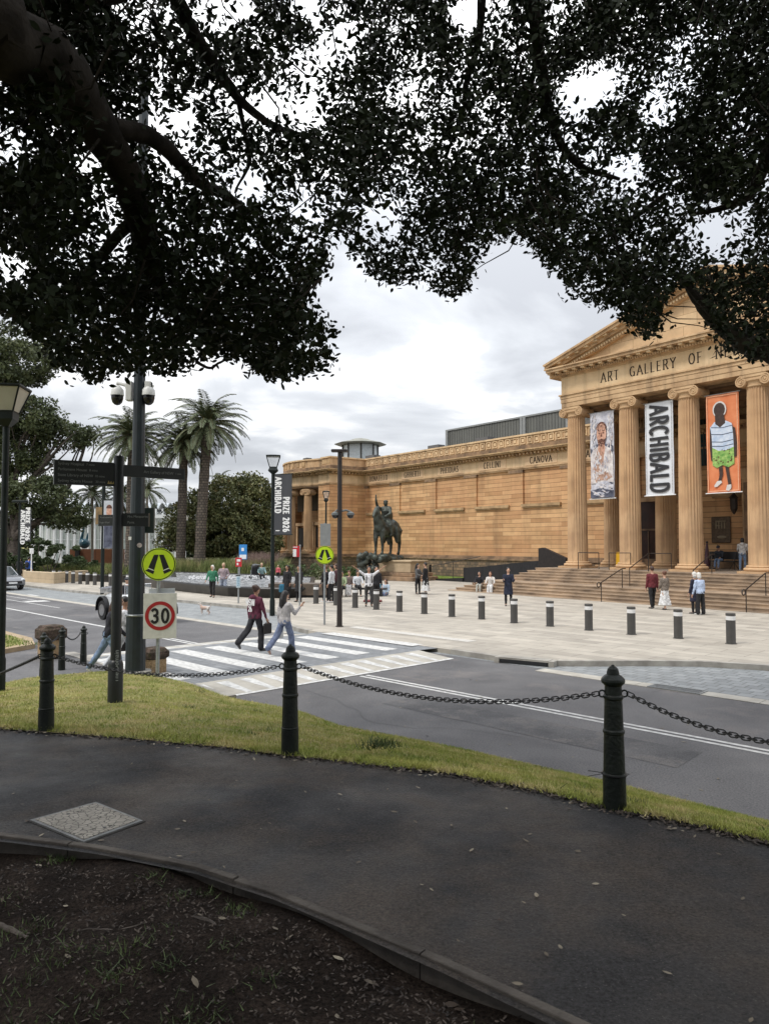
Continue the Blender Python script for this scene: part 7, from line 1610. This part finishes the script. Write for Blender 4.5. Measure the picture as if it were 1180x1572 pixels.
# distant tree line closing the horizon
for k, (px_, Y, w_, h_) in enumerate(((-60,120,14,10),(60,130,14,8),(160,150,14,6.5),(250,150,14,8),(330,140,12,9),(420,150,12,6))):
    pass
P, c = clumps(160, 26000, (-45,150,2), (60,10,7), 3.0, .1); P[:,2] = np.abs(P[:,2])
tag(raw('tree_line', leafcloud(P, .9, .6), 4, gr3), 'distant dark green tree line behind the glass pavilion', 'trees', kind='stuff')
# ================================================================ CARS
paint_s = M('silver_paint', (0.26,0.27,0.29), rough=.25, metal=.3, var=.03, coat=.6); tyre = M('tyre', (0.015,0.015,0.016), rough=.8); cgl = M('car_glass', (0.03,0.04,0.045), rough=.06, var=.2); chrome = M('chrome', (0.6,0.6,0.62), rough=.15, metal=1, var=.05)
def wheel(t_, x, y, r=.33, w=.2):
    o = MB().tube([(0,-w/2,0),(0,w/2,0)], r, 24).build('wheel', tyre, t_, smooth=40, loc=(x,y,r)); MB().tube([(0,-w/2-.012,0),(0,w/2+.012,0)], r*.62, 16).build('rim', M('alloy',(0.35,0.35,0.36),rough=.3,metal=.8), o, smooth=40)
def sedan(p, rz, label):
    t_ = thing('parked_car', label, 'car', p, rz)
    secs = [(-2.25,.45,.62,.62),(-2.15,.35,.85,.78),(-1.6,.25,.98,.86),(-.6,.22,.95,.90),(.9,.22,.92,.90),(1.6,.25,.86,.88),(2.15,.32,.74,.80),(2.3,.42,.60,.62)]
    b = MB(); b.loft([[(x,-w,z0),(x,w,z0),(x,w*1.0,z0+.25),(x,w*.97,z1-.08),(x,w*.86,z1),(x,-w*.86,z1),(x,-w*.97,z1-.08),(x,-w,z0+.25)] for x,z0,z1,w in secs]); b.build('body', paint_s, t_, smooth=35)
    b = MB(); b.loft([[(-1.75,-.76,.96),(1.05,-.78,.90),(1.05,.78,.90),(-1.75,.76,.96)],[(-1.15,-.62,1.38),(.25,-.64,1.40),(.25,.64,1.40),(-1.15,.62,1.38)]]); b.build('windows', cgl, t_)
    b = MB(); b.loft([[(-1.15,-.63,1.375),(.25,-.65,1.395),(.25,.65,1.395),(-1.15,.63,1.375)],[(-1.05,-.55,1.43),(.15,-.58,1.45),(.15,.58,1.45),(-1.05,.55,1.43)]])
    for s_ in (-1,1): b.tube([(-1.75,s_*.77,.96),(-1.15,s_*.63,1.39)], .04, 5); b.tube([(1.05,s_*.79,.90),(.25,s_*.65,1.41)], .035, 5); b.tube([(-.4,s_*.775,.94),(-.4,s_*.64,1.39)], .03, 5)
    b.build('roof', paint_s, t_, smooth=30)
    for x in (-1.4,1.45):
        for s_ in (-1,1): wheel(t_, x, s_*.78)
    b = MB(); b.box(2.22,2.31,-.55,.55,.42,.58); b.build('grille', black, t_)
    for s_ in (-1,1): b = MB(); b.ball((2.12,s_*.62,.66),(.16,.17,.07),10,6); b.build('headlight', M('headlight_glass',(0.7,0.72,0.74),rough=.1), t_)
    b = MB(); b.box(2.31,2.325,-.25,.25,.42,.52); b.build('number_plate', white_paint, t_)
q = g(6,905,.0); t_ = sedan((g(8,906).x-.95,g(8,906).y+1.0,.01), RA+R(4), 'silver sedan far off at the left edge behind the lamp post')
# open white tourer passing behind the posts
q = rtw(26.4, 12.7, .008); t_ = thing('vintage_car', 'old open white car with black wings and folded grey hood passing behind the camera pole', 'car', q, RA)
cream = M('old_white_paint', (0.62,0.64,0.66), rough=.3, var=.04, coat=.4)
b = MB(); b.loft([[(x,-w,z0),(x,w,z0),(x,w,z1-.1),(x,w*.8,z1),(x,-w*.8,z1),(x,-w,z1-.1)] for x,z0,z1,w in ((-1.7,.45,.85,.55),(-1.2,.35,1.0,.64),(-.2,.35,.98,.66),(.3,.35,1.02,.60),(.9,.4,1.0,.42),(1.65,.42,.92,.34))]); b.build('body', cream, t_, smooth=40)
for x in (-1.25,1.3):
    for s_ in (-1,1):
        wheel(t_, x, s_*.68, .36, .14)
        b = MB(); P = [(x+.46*math.cos(R(a_)), s_*.68, .40+.46*math.sin(R(a_))) for a_ in range(-10,191,20)]; b.loft([[(p_[0],p_[1]-.13,p_[2]),(p_[0],p_[1]+.13,p_[2]),(p_[0],p_[1]+.13,p_[2]+.03),(p_[0],p_[1]-.13,p_[2]+.03)] for p_ in P]); b.build('wing', black, t_, smooth=40)
b = MB(); b.loft([[(-1.75,-.6,.98),(-1.1,-.6,1.02),(-1.1,.6,1.02),(-1.75,.6,.98)],[(-1.8,-.58,1.14),(-1.15,-.58,1.2),(-1.15,.58,1.2),(-1.8,.58,1.14)]])
b.build('folded_hood', M('grey_canvas',(0.22,0.22,0.22),rough=.9,var=.3), t_)
b = MB()
for k in range(4): b.tube([(-1.85+.2*k,-.62,1.16+.03*k),(-1.85+.2*k,.62,1.16+.03*k)], .018, 5)
b.tube([(.28,-.55,1.0),(.2,-.52,1.38),(.2,.52,1.38),(.28,.55,1.0)], .018, 6); b.build('frame_bars', chrome, t_)
b = MB(); b.add([(.27,-.52,1.03),(.27,.52,1.03),(.2,.50,1.36),(.2,-.50,1.36)],[(0,1,2,3)]); b.build('windscreen', M('thin_glass',(0.5,0.55,0.58),rough=.1,alpha=.35), t_)
p = rtw(26.4+.3, 12.5, .6); person(p, 1.72, math.degrees(RA)-90, 'driver in dark cap sitting in the open white car', 'sit', ('black_jk',(.014,.014,.018)), ('black_tr',(.012,.012,.014)), hair='cap', hl='cap', seat=.12)
# hoodie lettering of the first walker is added to its top
for o in C.objects:
    if o.name == 'person' and 'maroon hoodie' in o.get('label',''):
        b = MB(); letters(b, 'NSW', (0,-.172,1.20), (1,0,0), (0,-.12,1), .15, .26, sx=.9, gap=.14, n=(0,-1,0))
        letters(b, '26', (0,-.182,1.04), (1,0,0), (0,-.02,1), .12, .24, sx=.9, gap=.14, n=(0,-1,0))
        b.build('back_print', wht, o)
# ================================================================ THE TWO FIG TREES OVERHEAD
def hero_limbs(b, pts, rad, n=12, wob_=.02):
    P = [Vector(p) for p in pts]; out_ = []; rr = []
    for i in range(len(P)-1):
        p0, p1, p2, p3 = P[max(i-1,0)], P[i], P[i+1], P[min(i+2,len(P)-1)]
        for k in range(6):
            t = k/6; q = .5*((2*p1)+(-p0+p2)*t+(2*p0-5*p1+4*p2-p3)*t*t+(-p0+3*p1-3*p2+p3)*t**3); out_.append(q+Vector((random.gauss(0,wob_),random.gauss(0,wob_),random.gauss(0,wob_)))*rad[i]*3); rr.append((rad[i]*(1-t)+rad[i+1]*t)*random.uniform(.95,1.05))
    out_.append(P[-1]); rr.append(rad[-1]); b.tube(out_, rr, n); return out_
bark_f = M('fig_bark', (0.014,0.012,0.010), col2=(0.045,0.038,0.032), rough=.9, spec=.15, scale=3.5, bump=.8, bscale=18, detail=8)
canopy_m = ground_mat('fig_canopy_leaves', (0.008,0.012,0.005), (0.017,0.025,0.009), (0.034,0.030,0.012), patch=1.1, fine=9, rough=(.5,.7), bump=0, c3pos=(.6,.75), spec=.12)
A_ = lambda x, y, Y: atY(x, y, Y)
TL = thing('overhanging_fig_tree', 'huge fig tree whose thick limb and dark leaves fill the upper left sky', 'tree', (-6.5,3.0,1.0))
TR = thing('overhanging_fig_tree', 'fig tree whose dark foliage and branch hang before the gallery pediment', 'tree', (9.5,6.0,.7))
def loc(o, p): return Vector(p)-o.location
b = MB(); hero_limbs(b, [loc(TL,p) for p in ((-6.5,3.0,.6),(-6.45,3.0,2.4),(-6.2,3.2,4.2),(-5.6,3.8,5.6))], [.75,.62,.55,.45], 16); b.build('trunk', bark_f, TL, smooth=60)
limbsL = [([(-5.8,3.6,5.2),A_(-90,25,5.2),A_(0,62,5.5),A_(75,95,5.9),A_(130,165,6.4),A_(185,250,7.0),A_(215,330,7.5),A_(232,400,8.0),A_(248,445,8.3)],[.40,.32,.27,.24,.20,.165,.15,.13,.06]),
 ([A_(175,198,6.7),A_(240,215,7.2),A_(300,275,8.2),A_(345,300,9.0),A_(374,328,9.6),A_(352,368,9.9),A_(345,400,10.2)],[.10,.085,.075,.065,.05,.035,.02]),
 ([A_(255,-60,7.5),A_(280,20,8.0),A_(325,95,8.5),A_(370,155,9.2),A_(415,190,9.8),A_(470,210,10.4),A_(510,225,11)],[.10,.085,.075,.06,.045,.03,.02]),
 ([A_(365,150,9.2),A_(378,215,9.4),A_(383,250,9.6),A_(362,290,9.8)],[.035,.03,.025,.012]),
 ([A_(-5.8,-30,6),A_(60,-20,6.5),A_(160,-10,7.2),A_(255,-60,7.5)],[.2,.16,.12,.10]),
 ([A_(210,330,7.5),A_(150,400,8.2),A_(110,460,8.8),A_(95,520,9.2)],[.07,.055,.035,.015]),
 ([A_(240,440,8.3),A_(300,480,8.8),A_(380,510,9.2),A_(440,540,9.6)],[.06,.045,.03,.012]),
 ([A_(300,555,9.0),A_(322,565,9.1),A_(335,558,9.2),A_(360,545,9.3)],[.02,.018,.016,.01])]
for pts, rad in limbsL:
    b = MB(); hero_limbs(b, [loc(TL,p) for p in pts], rad); b.build('limb', bark_f, TL, smooth=60)
b = MB(); hero_limbs(b, [loc(TR,p) for p in ((9.5,6,.3),(9.4,6.1,2.5),(9.0,6.6,4.6),(8.2,7.2,6.0))], [.7,.6,.5,.4], 16); b.build('trunk', bark_f, TR, smooth=60)
limbsR = [([(8.2,7.2,6.0),A_(1330,590,8.5),A_(1200,545,9.0),A_(1140,525,9.3),A_(1095,490,9.6),A_(1065,452,9.8),A_(1045,415,10)],[.30,.2,.15,.12,.10,.07,.04]),
 ([(8.4,7.0,8.5),A_(1150,-120,8.5),A_(950,-90,8.6),A_(828,-20,8.8),A_(825,60,9.2),A_(838,150,9.8),A_(858,215,10.3),A_(890,255,10.6),A_(950,275,10.8)],[.3,.2,.14,.09,.08,.07,.06,.05,.025]),
 ([A_(1200,180,8.8),A_(1155,290,9.4),A_(1120,315,9.8),A_(1060,330,10)],[.12,.07,.05,.02]),
 ([A_(740,-40,9.5),A_(735,60,10),A_(715,130,10.5),A_(712,175,10.8)],[.07,.05,.04,.02]),
 ([A_(1020,300,9.8),A_(950,350,10.2),A_(900,380,10.6)],[.04,.03,.012])]
for pts, rad in limbsR:
    b = MB(); hero_limbs(b, [loc(TR,p) for p in pts], rad); b.build('limb', bark_f, TR, smooth=60)
# lower outline of the foliage as the crown hangs over the road, in picture columns and rows
OUT = [(-260,-260),(1440,-260),(1440,560),(1190,552),(1150,548),(1118,536),(1098,508),(1085,470),(1070,440),(1040,436),(1018,462),(1004,520),(985,512),(962,492),(948,468),(905,462),(880,448),(850,412),(828,398),(806,362),(782,358),(752,372),(728,392),(726,425),(700,455),(668,440),(640,428),(600,432),(568,415),(548,385),(532,352),(512,346),(502,392),(486,425),(470,450),(462,478),(488,494),(503,520),(500,560),(470,574),(430,578),(398,572),(372,548),(330,545),(300,560),(262,572),(215,560),(178,566),(150,585),(118,572),(82,556),(64,520),(40,508),(0,470),(-260,420)]
HOLES = [(395,165,42,26,.85),(385,285,30,32,.9),(345,18,46,30,.75),(468,10,26,18,.95),(282,180,26,24,.9),(465,175,52,22,.65),(708,22,26,24,.97),(905,130,42,38,.9),(880,150,30,26,.85),(962,255,34,26,.85),(1010,165,38,34,.7),(1120,320,36,20,.55),(1090,360,46,28,.5),(135,250,22,18,.8),(20,410,26,22,.9),(20,225,34,30,.6),(95,200,30,22,.55),(150,300,40,30,.35),(375,375,26,18,.6),(170,370,36,20,.5),(110,390,34,20,.45),(242,480,14,16,.8),(310,552,20,10,.9),(640,150,60,40,.3),(610,330,50,40,.35),(1050,110,40,60,.3),(640,90,40,20,.45),(600,290,40,30,.3),(320,340,30,24,.4),(445,290,40,30,.35),(265,255,24,22,.6),(540,60,40,30,.4),(860,20,20,20,.4),(990,330,10,30,.3),(735,230,50,30,.3)]
DARK = [(650,230,120,70),(870,60,90,60),(1130,200,90,130),(960,210,60,60),(60,330,110,60),(90,120,120,110),(210,500,190,70),(420,440,80,90),(430,540,70,40),(950,380,110,70),(820,320,80,60),(1010,460,40,40),(1120,60,110,110),(1110,470,80,70),(1000,200,100,60),(260,330,60,90),(560,230,80,60),(640,60,90,70),(700,330,90,60),(150,440,130,60),(800,230,60,100)]
NT = 5000        # sprays
cand = 0; acc = []
def noise2(x, y): return (math.sin(x*.021+1.3*math.sin(y*.017))+math.sin(y*.027+2.1*math.sin(x*.013+.7))+.6*math.sin(x*.063-y*.041))/2.6
while len(acc) < NT:
    x = random.uniform(-200,1400); y = random.uniform(-220,600); w = .48+.42*noise2(x,y)+(.12 if x > 520 else 0)
    for cx_,cy_,rx_,ry_ in DARK:
        if ((x-cx_)/rx_)**2+((y-cy_)/ry_)**2 < 1: w += .5
    for cx_,cy_,rx_,ry_,s_ in HOLES:
        if ((x-cx_)/rx_)**2+((y-cy_)/ry_)**2 < 1.2: w -= s_
    if random.random() < w: acc.append((x,y))
acc = np.array(acc); n = len(acc)
Dp_ = np.where(acc[:,0] < 560, RNG.uniform(6.6,10.8,n), RNG.uniform(8.2,12.6,n)); Dp_ += np.where(acc[:,0]<120,-.9,0)
def unproj(px, py, Y):
    x = (px-590)/F; v = (786-py)/F; dy_ = np.cos(PITCH)-v*np.sin(PITCH); dz_ = np.sin(PITCH)+v*np.cos(PITCH); k = Y/dy_; return np.stack([x*k, Y*np.ones_like(px), CAMZ+dz_*k],1)
def proj(P):
    y = P[:,1]; z = P[:,2]-CAMZ; dep = y*np.cos(PITCH)+z*np.sin(PITCH); v = (-y*np.sin(PITCH)+z*np.cos(PITCH))/dep; return 590+F*P[:,0]/dep, 786-F*v
Cn = unproj(acc[:,0], acc[:,1], Dp_)
LPN = 36
# each spray: a drooping twig with leaves set around it
ax = RNG.normal(0,1,(n,3)); ax[:,2] = -np.abs(ax[:,2])*.7-.1; ax /= np.linalg.norm(ax,axis=1)[:,None]
tt = RNG.uniform(-.5,.5,(n,LPN)); ofs = RNG.normal(0,.105,(n,LPN,3)); LP_ = (Cn[:,None,:]+ax[:,None,:]*tt[:,:,None]*.55+ofs).reshape(-1,3)
px_, py_ = proj(LP_); keep = inpoly(px_, py_+RNG.normal(0,5,len(px_)), OUT)
for cx_,cy_,rx_,ry_,s_ in HOLES:
    q = ((px_-cx_)/rx_)**2+((py_-cy_)/ry_)**2 < RNG.uniform(.5,1.1,len(px_)); keep &= ~(q & (RNG.uniform(0,1,len(px_)) < s_*.9))
LPk = LP_[keep]; pxk = px_[keep]
# edge fringe: leaf sprays just inside the outline so the rim reads leafy
fr_ = []
for (xa,ya),(xb,yb) in zip(OUT[2:-1],OUT[3:]):
    L2 = math.hypot(xb-xa,yb-ya); k = int(L2/3.0)
    for i in range(k):
        f = random.random(); fr_.append((xa+(xb-xa)*f+random.gauss(0,5), ya+(yb-ya)*f-abs(random.gauss(0,13))+2))
fr_ = np.array(fr_); fr_ = fr_[(fr_[:,0]>-60)&(fr_[:,0]<1240)]; Df = np.where(fr_[:,0]<560, RNG.uniform(8,10.5,len(fr_)), RNG.uniform(9,12,len(fr_)))
Pf = unproj(fr_[:,0],fr_[:,1],Df); Pf = (Pf[:,None,:]+RNG.normal(0,.07,(len(Pf),5,3))).reshape(-1,3); LPk = np.concatenate([LPk,Pf]); pxk = np.concatenate([pxk,np.repeat(fr_[:,0],5)])
V = leafcloud(LPk, .094, .50, tilt=.8, hexa=True, droop=.35).reshape(-1,6,3)
lf = pxk < 560
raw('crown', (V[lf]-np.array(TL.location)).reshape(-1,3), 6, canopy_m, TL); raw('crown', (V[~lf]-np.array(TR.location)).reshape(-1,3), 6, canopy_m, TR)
# twigs carrying the sprays
b1, b2 = MB(), MB()
for i in range(0, n, 2):
    c_ = Vector(Cn[i]); d = Vector(ax[i]); left_ = acc[i,0] < 560; T = TL if left_ else TR
    x, y = proj(np.array([tuple(c_+d*.3)]));
    q = c_-d*.35; x2, y2 = proj(np.array([[q.x-d.x*.25, q.y-d.y*.25, q.z-d.z*.25+.15]]))
    if not (inpoly(x, y+8, OUT)[0] and inpoly(x2, y2+8, OUT)[0]): continue
    if any(((x[0]-h[0])/(h[2]+22))**2+((y[0]-h[1])/(h[3]+22))**2 < 1 or ((x2[0]-h[0])/(h[2]+22))**2+((y2[0]-h[1])/(h[3]+22))**2 < 1 for h in HOLES): continue
    m_ = c_+Vector((random.gauss(0,.03),random.gauss(0,.03),random.gauss(0,.03)))
    (b1 if left_ else b2).tube([loc(T,q-d*.25+Vector((random.gauss(0,.12),random.gauss(0,.12),.15))), loc(T,q), loc(T,m_), loc(T,c_+d*.3)], [.012,.009,.006,.003], 4)
b1.build('twigs', bark_f, TL); b2.build('twigs', bark_f, TR)
# unseen crown overhead and behind: oversized leaves added to shade the path
P = np.stack([RNG.uniform(-14,-1,17000),RNG.uniform(-11,5,17000),np.zeros(17000)],1); P[:,2] = 4.9+.84*np.maximum(P[:,1],-1.2)+1.2+RNG.uniform(0,2.6,17000); P[:,2] += .02*(P[:,0])**2*0
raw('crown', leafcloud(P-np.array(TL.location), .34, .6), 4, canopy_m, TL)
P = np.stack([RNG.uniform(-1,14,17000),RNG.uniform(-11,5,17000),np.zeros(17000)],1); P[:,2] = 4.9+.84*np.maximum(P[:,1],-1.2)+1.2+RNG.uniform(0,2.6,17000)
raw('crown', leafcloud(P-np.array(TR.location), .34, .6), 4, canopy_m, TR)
for o in bpy.data.objects:
    if o.type == 'MESH' and o.parent is None and 'kind' not in o and 'category' not in o: print('UNTAGGED', o.name)
for o in bpy.data.objects:
    if 'label' in o and len(o['label'].split()) > 16: print('LONG', o['label'])
print('objects', len(bpy.data.objects), 'polys', sum(len(m.polygons) for m in bpy.data.meshes))
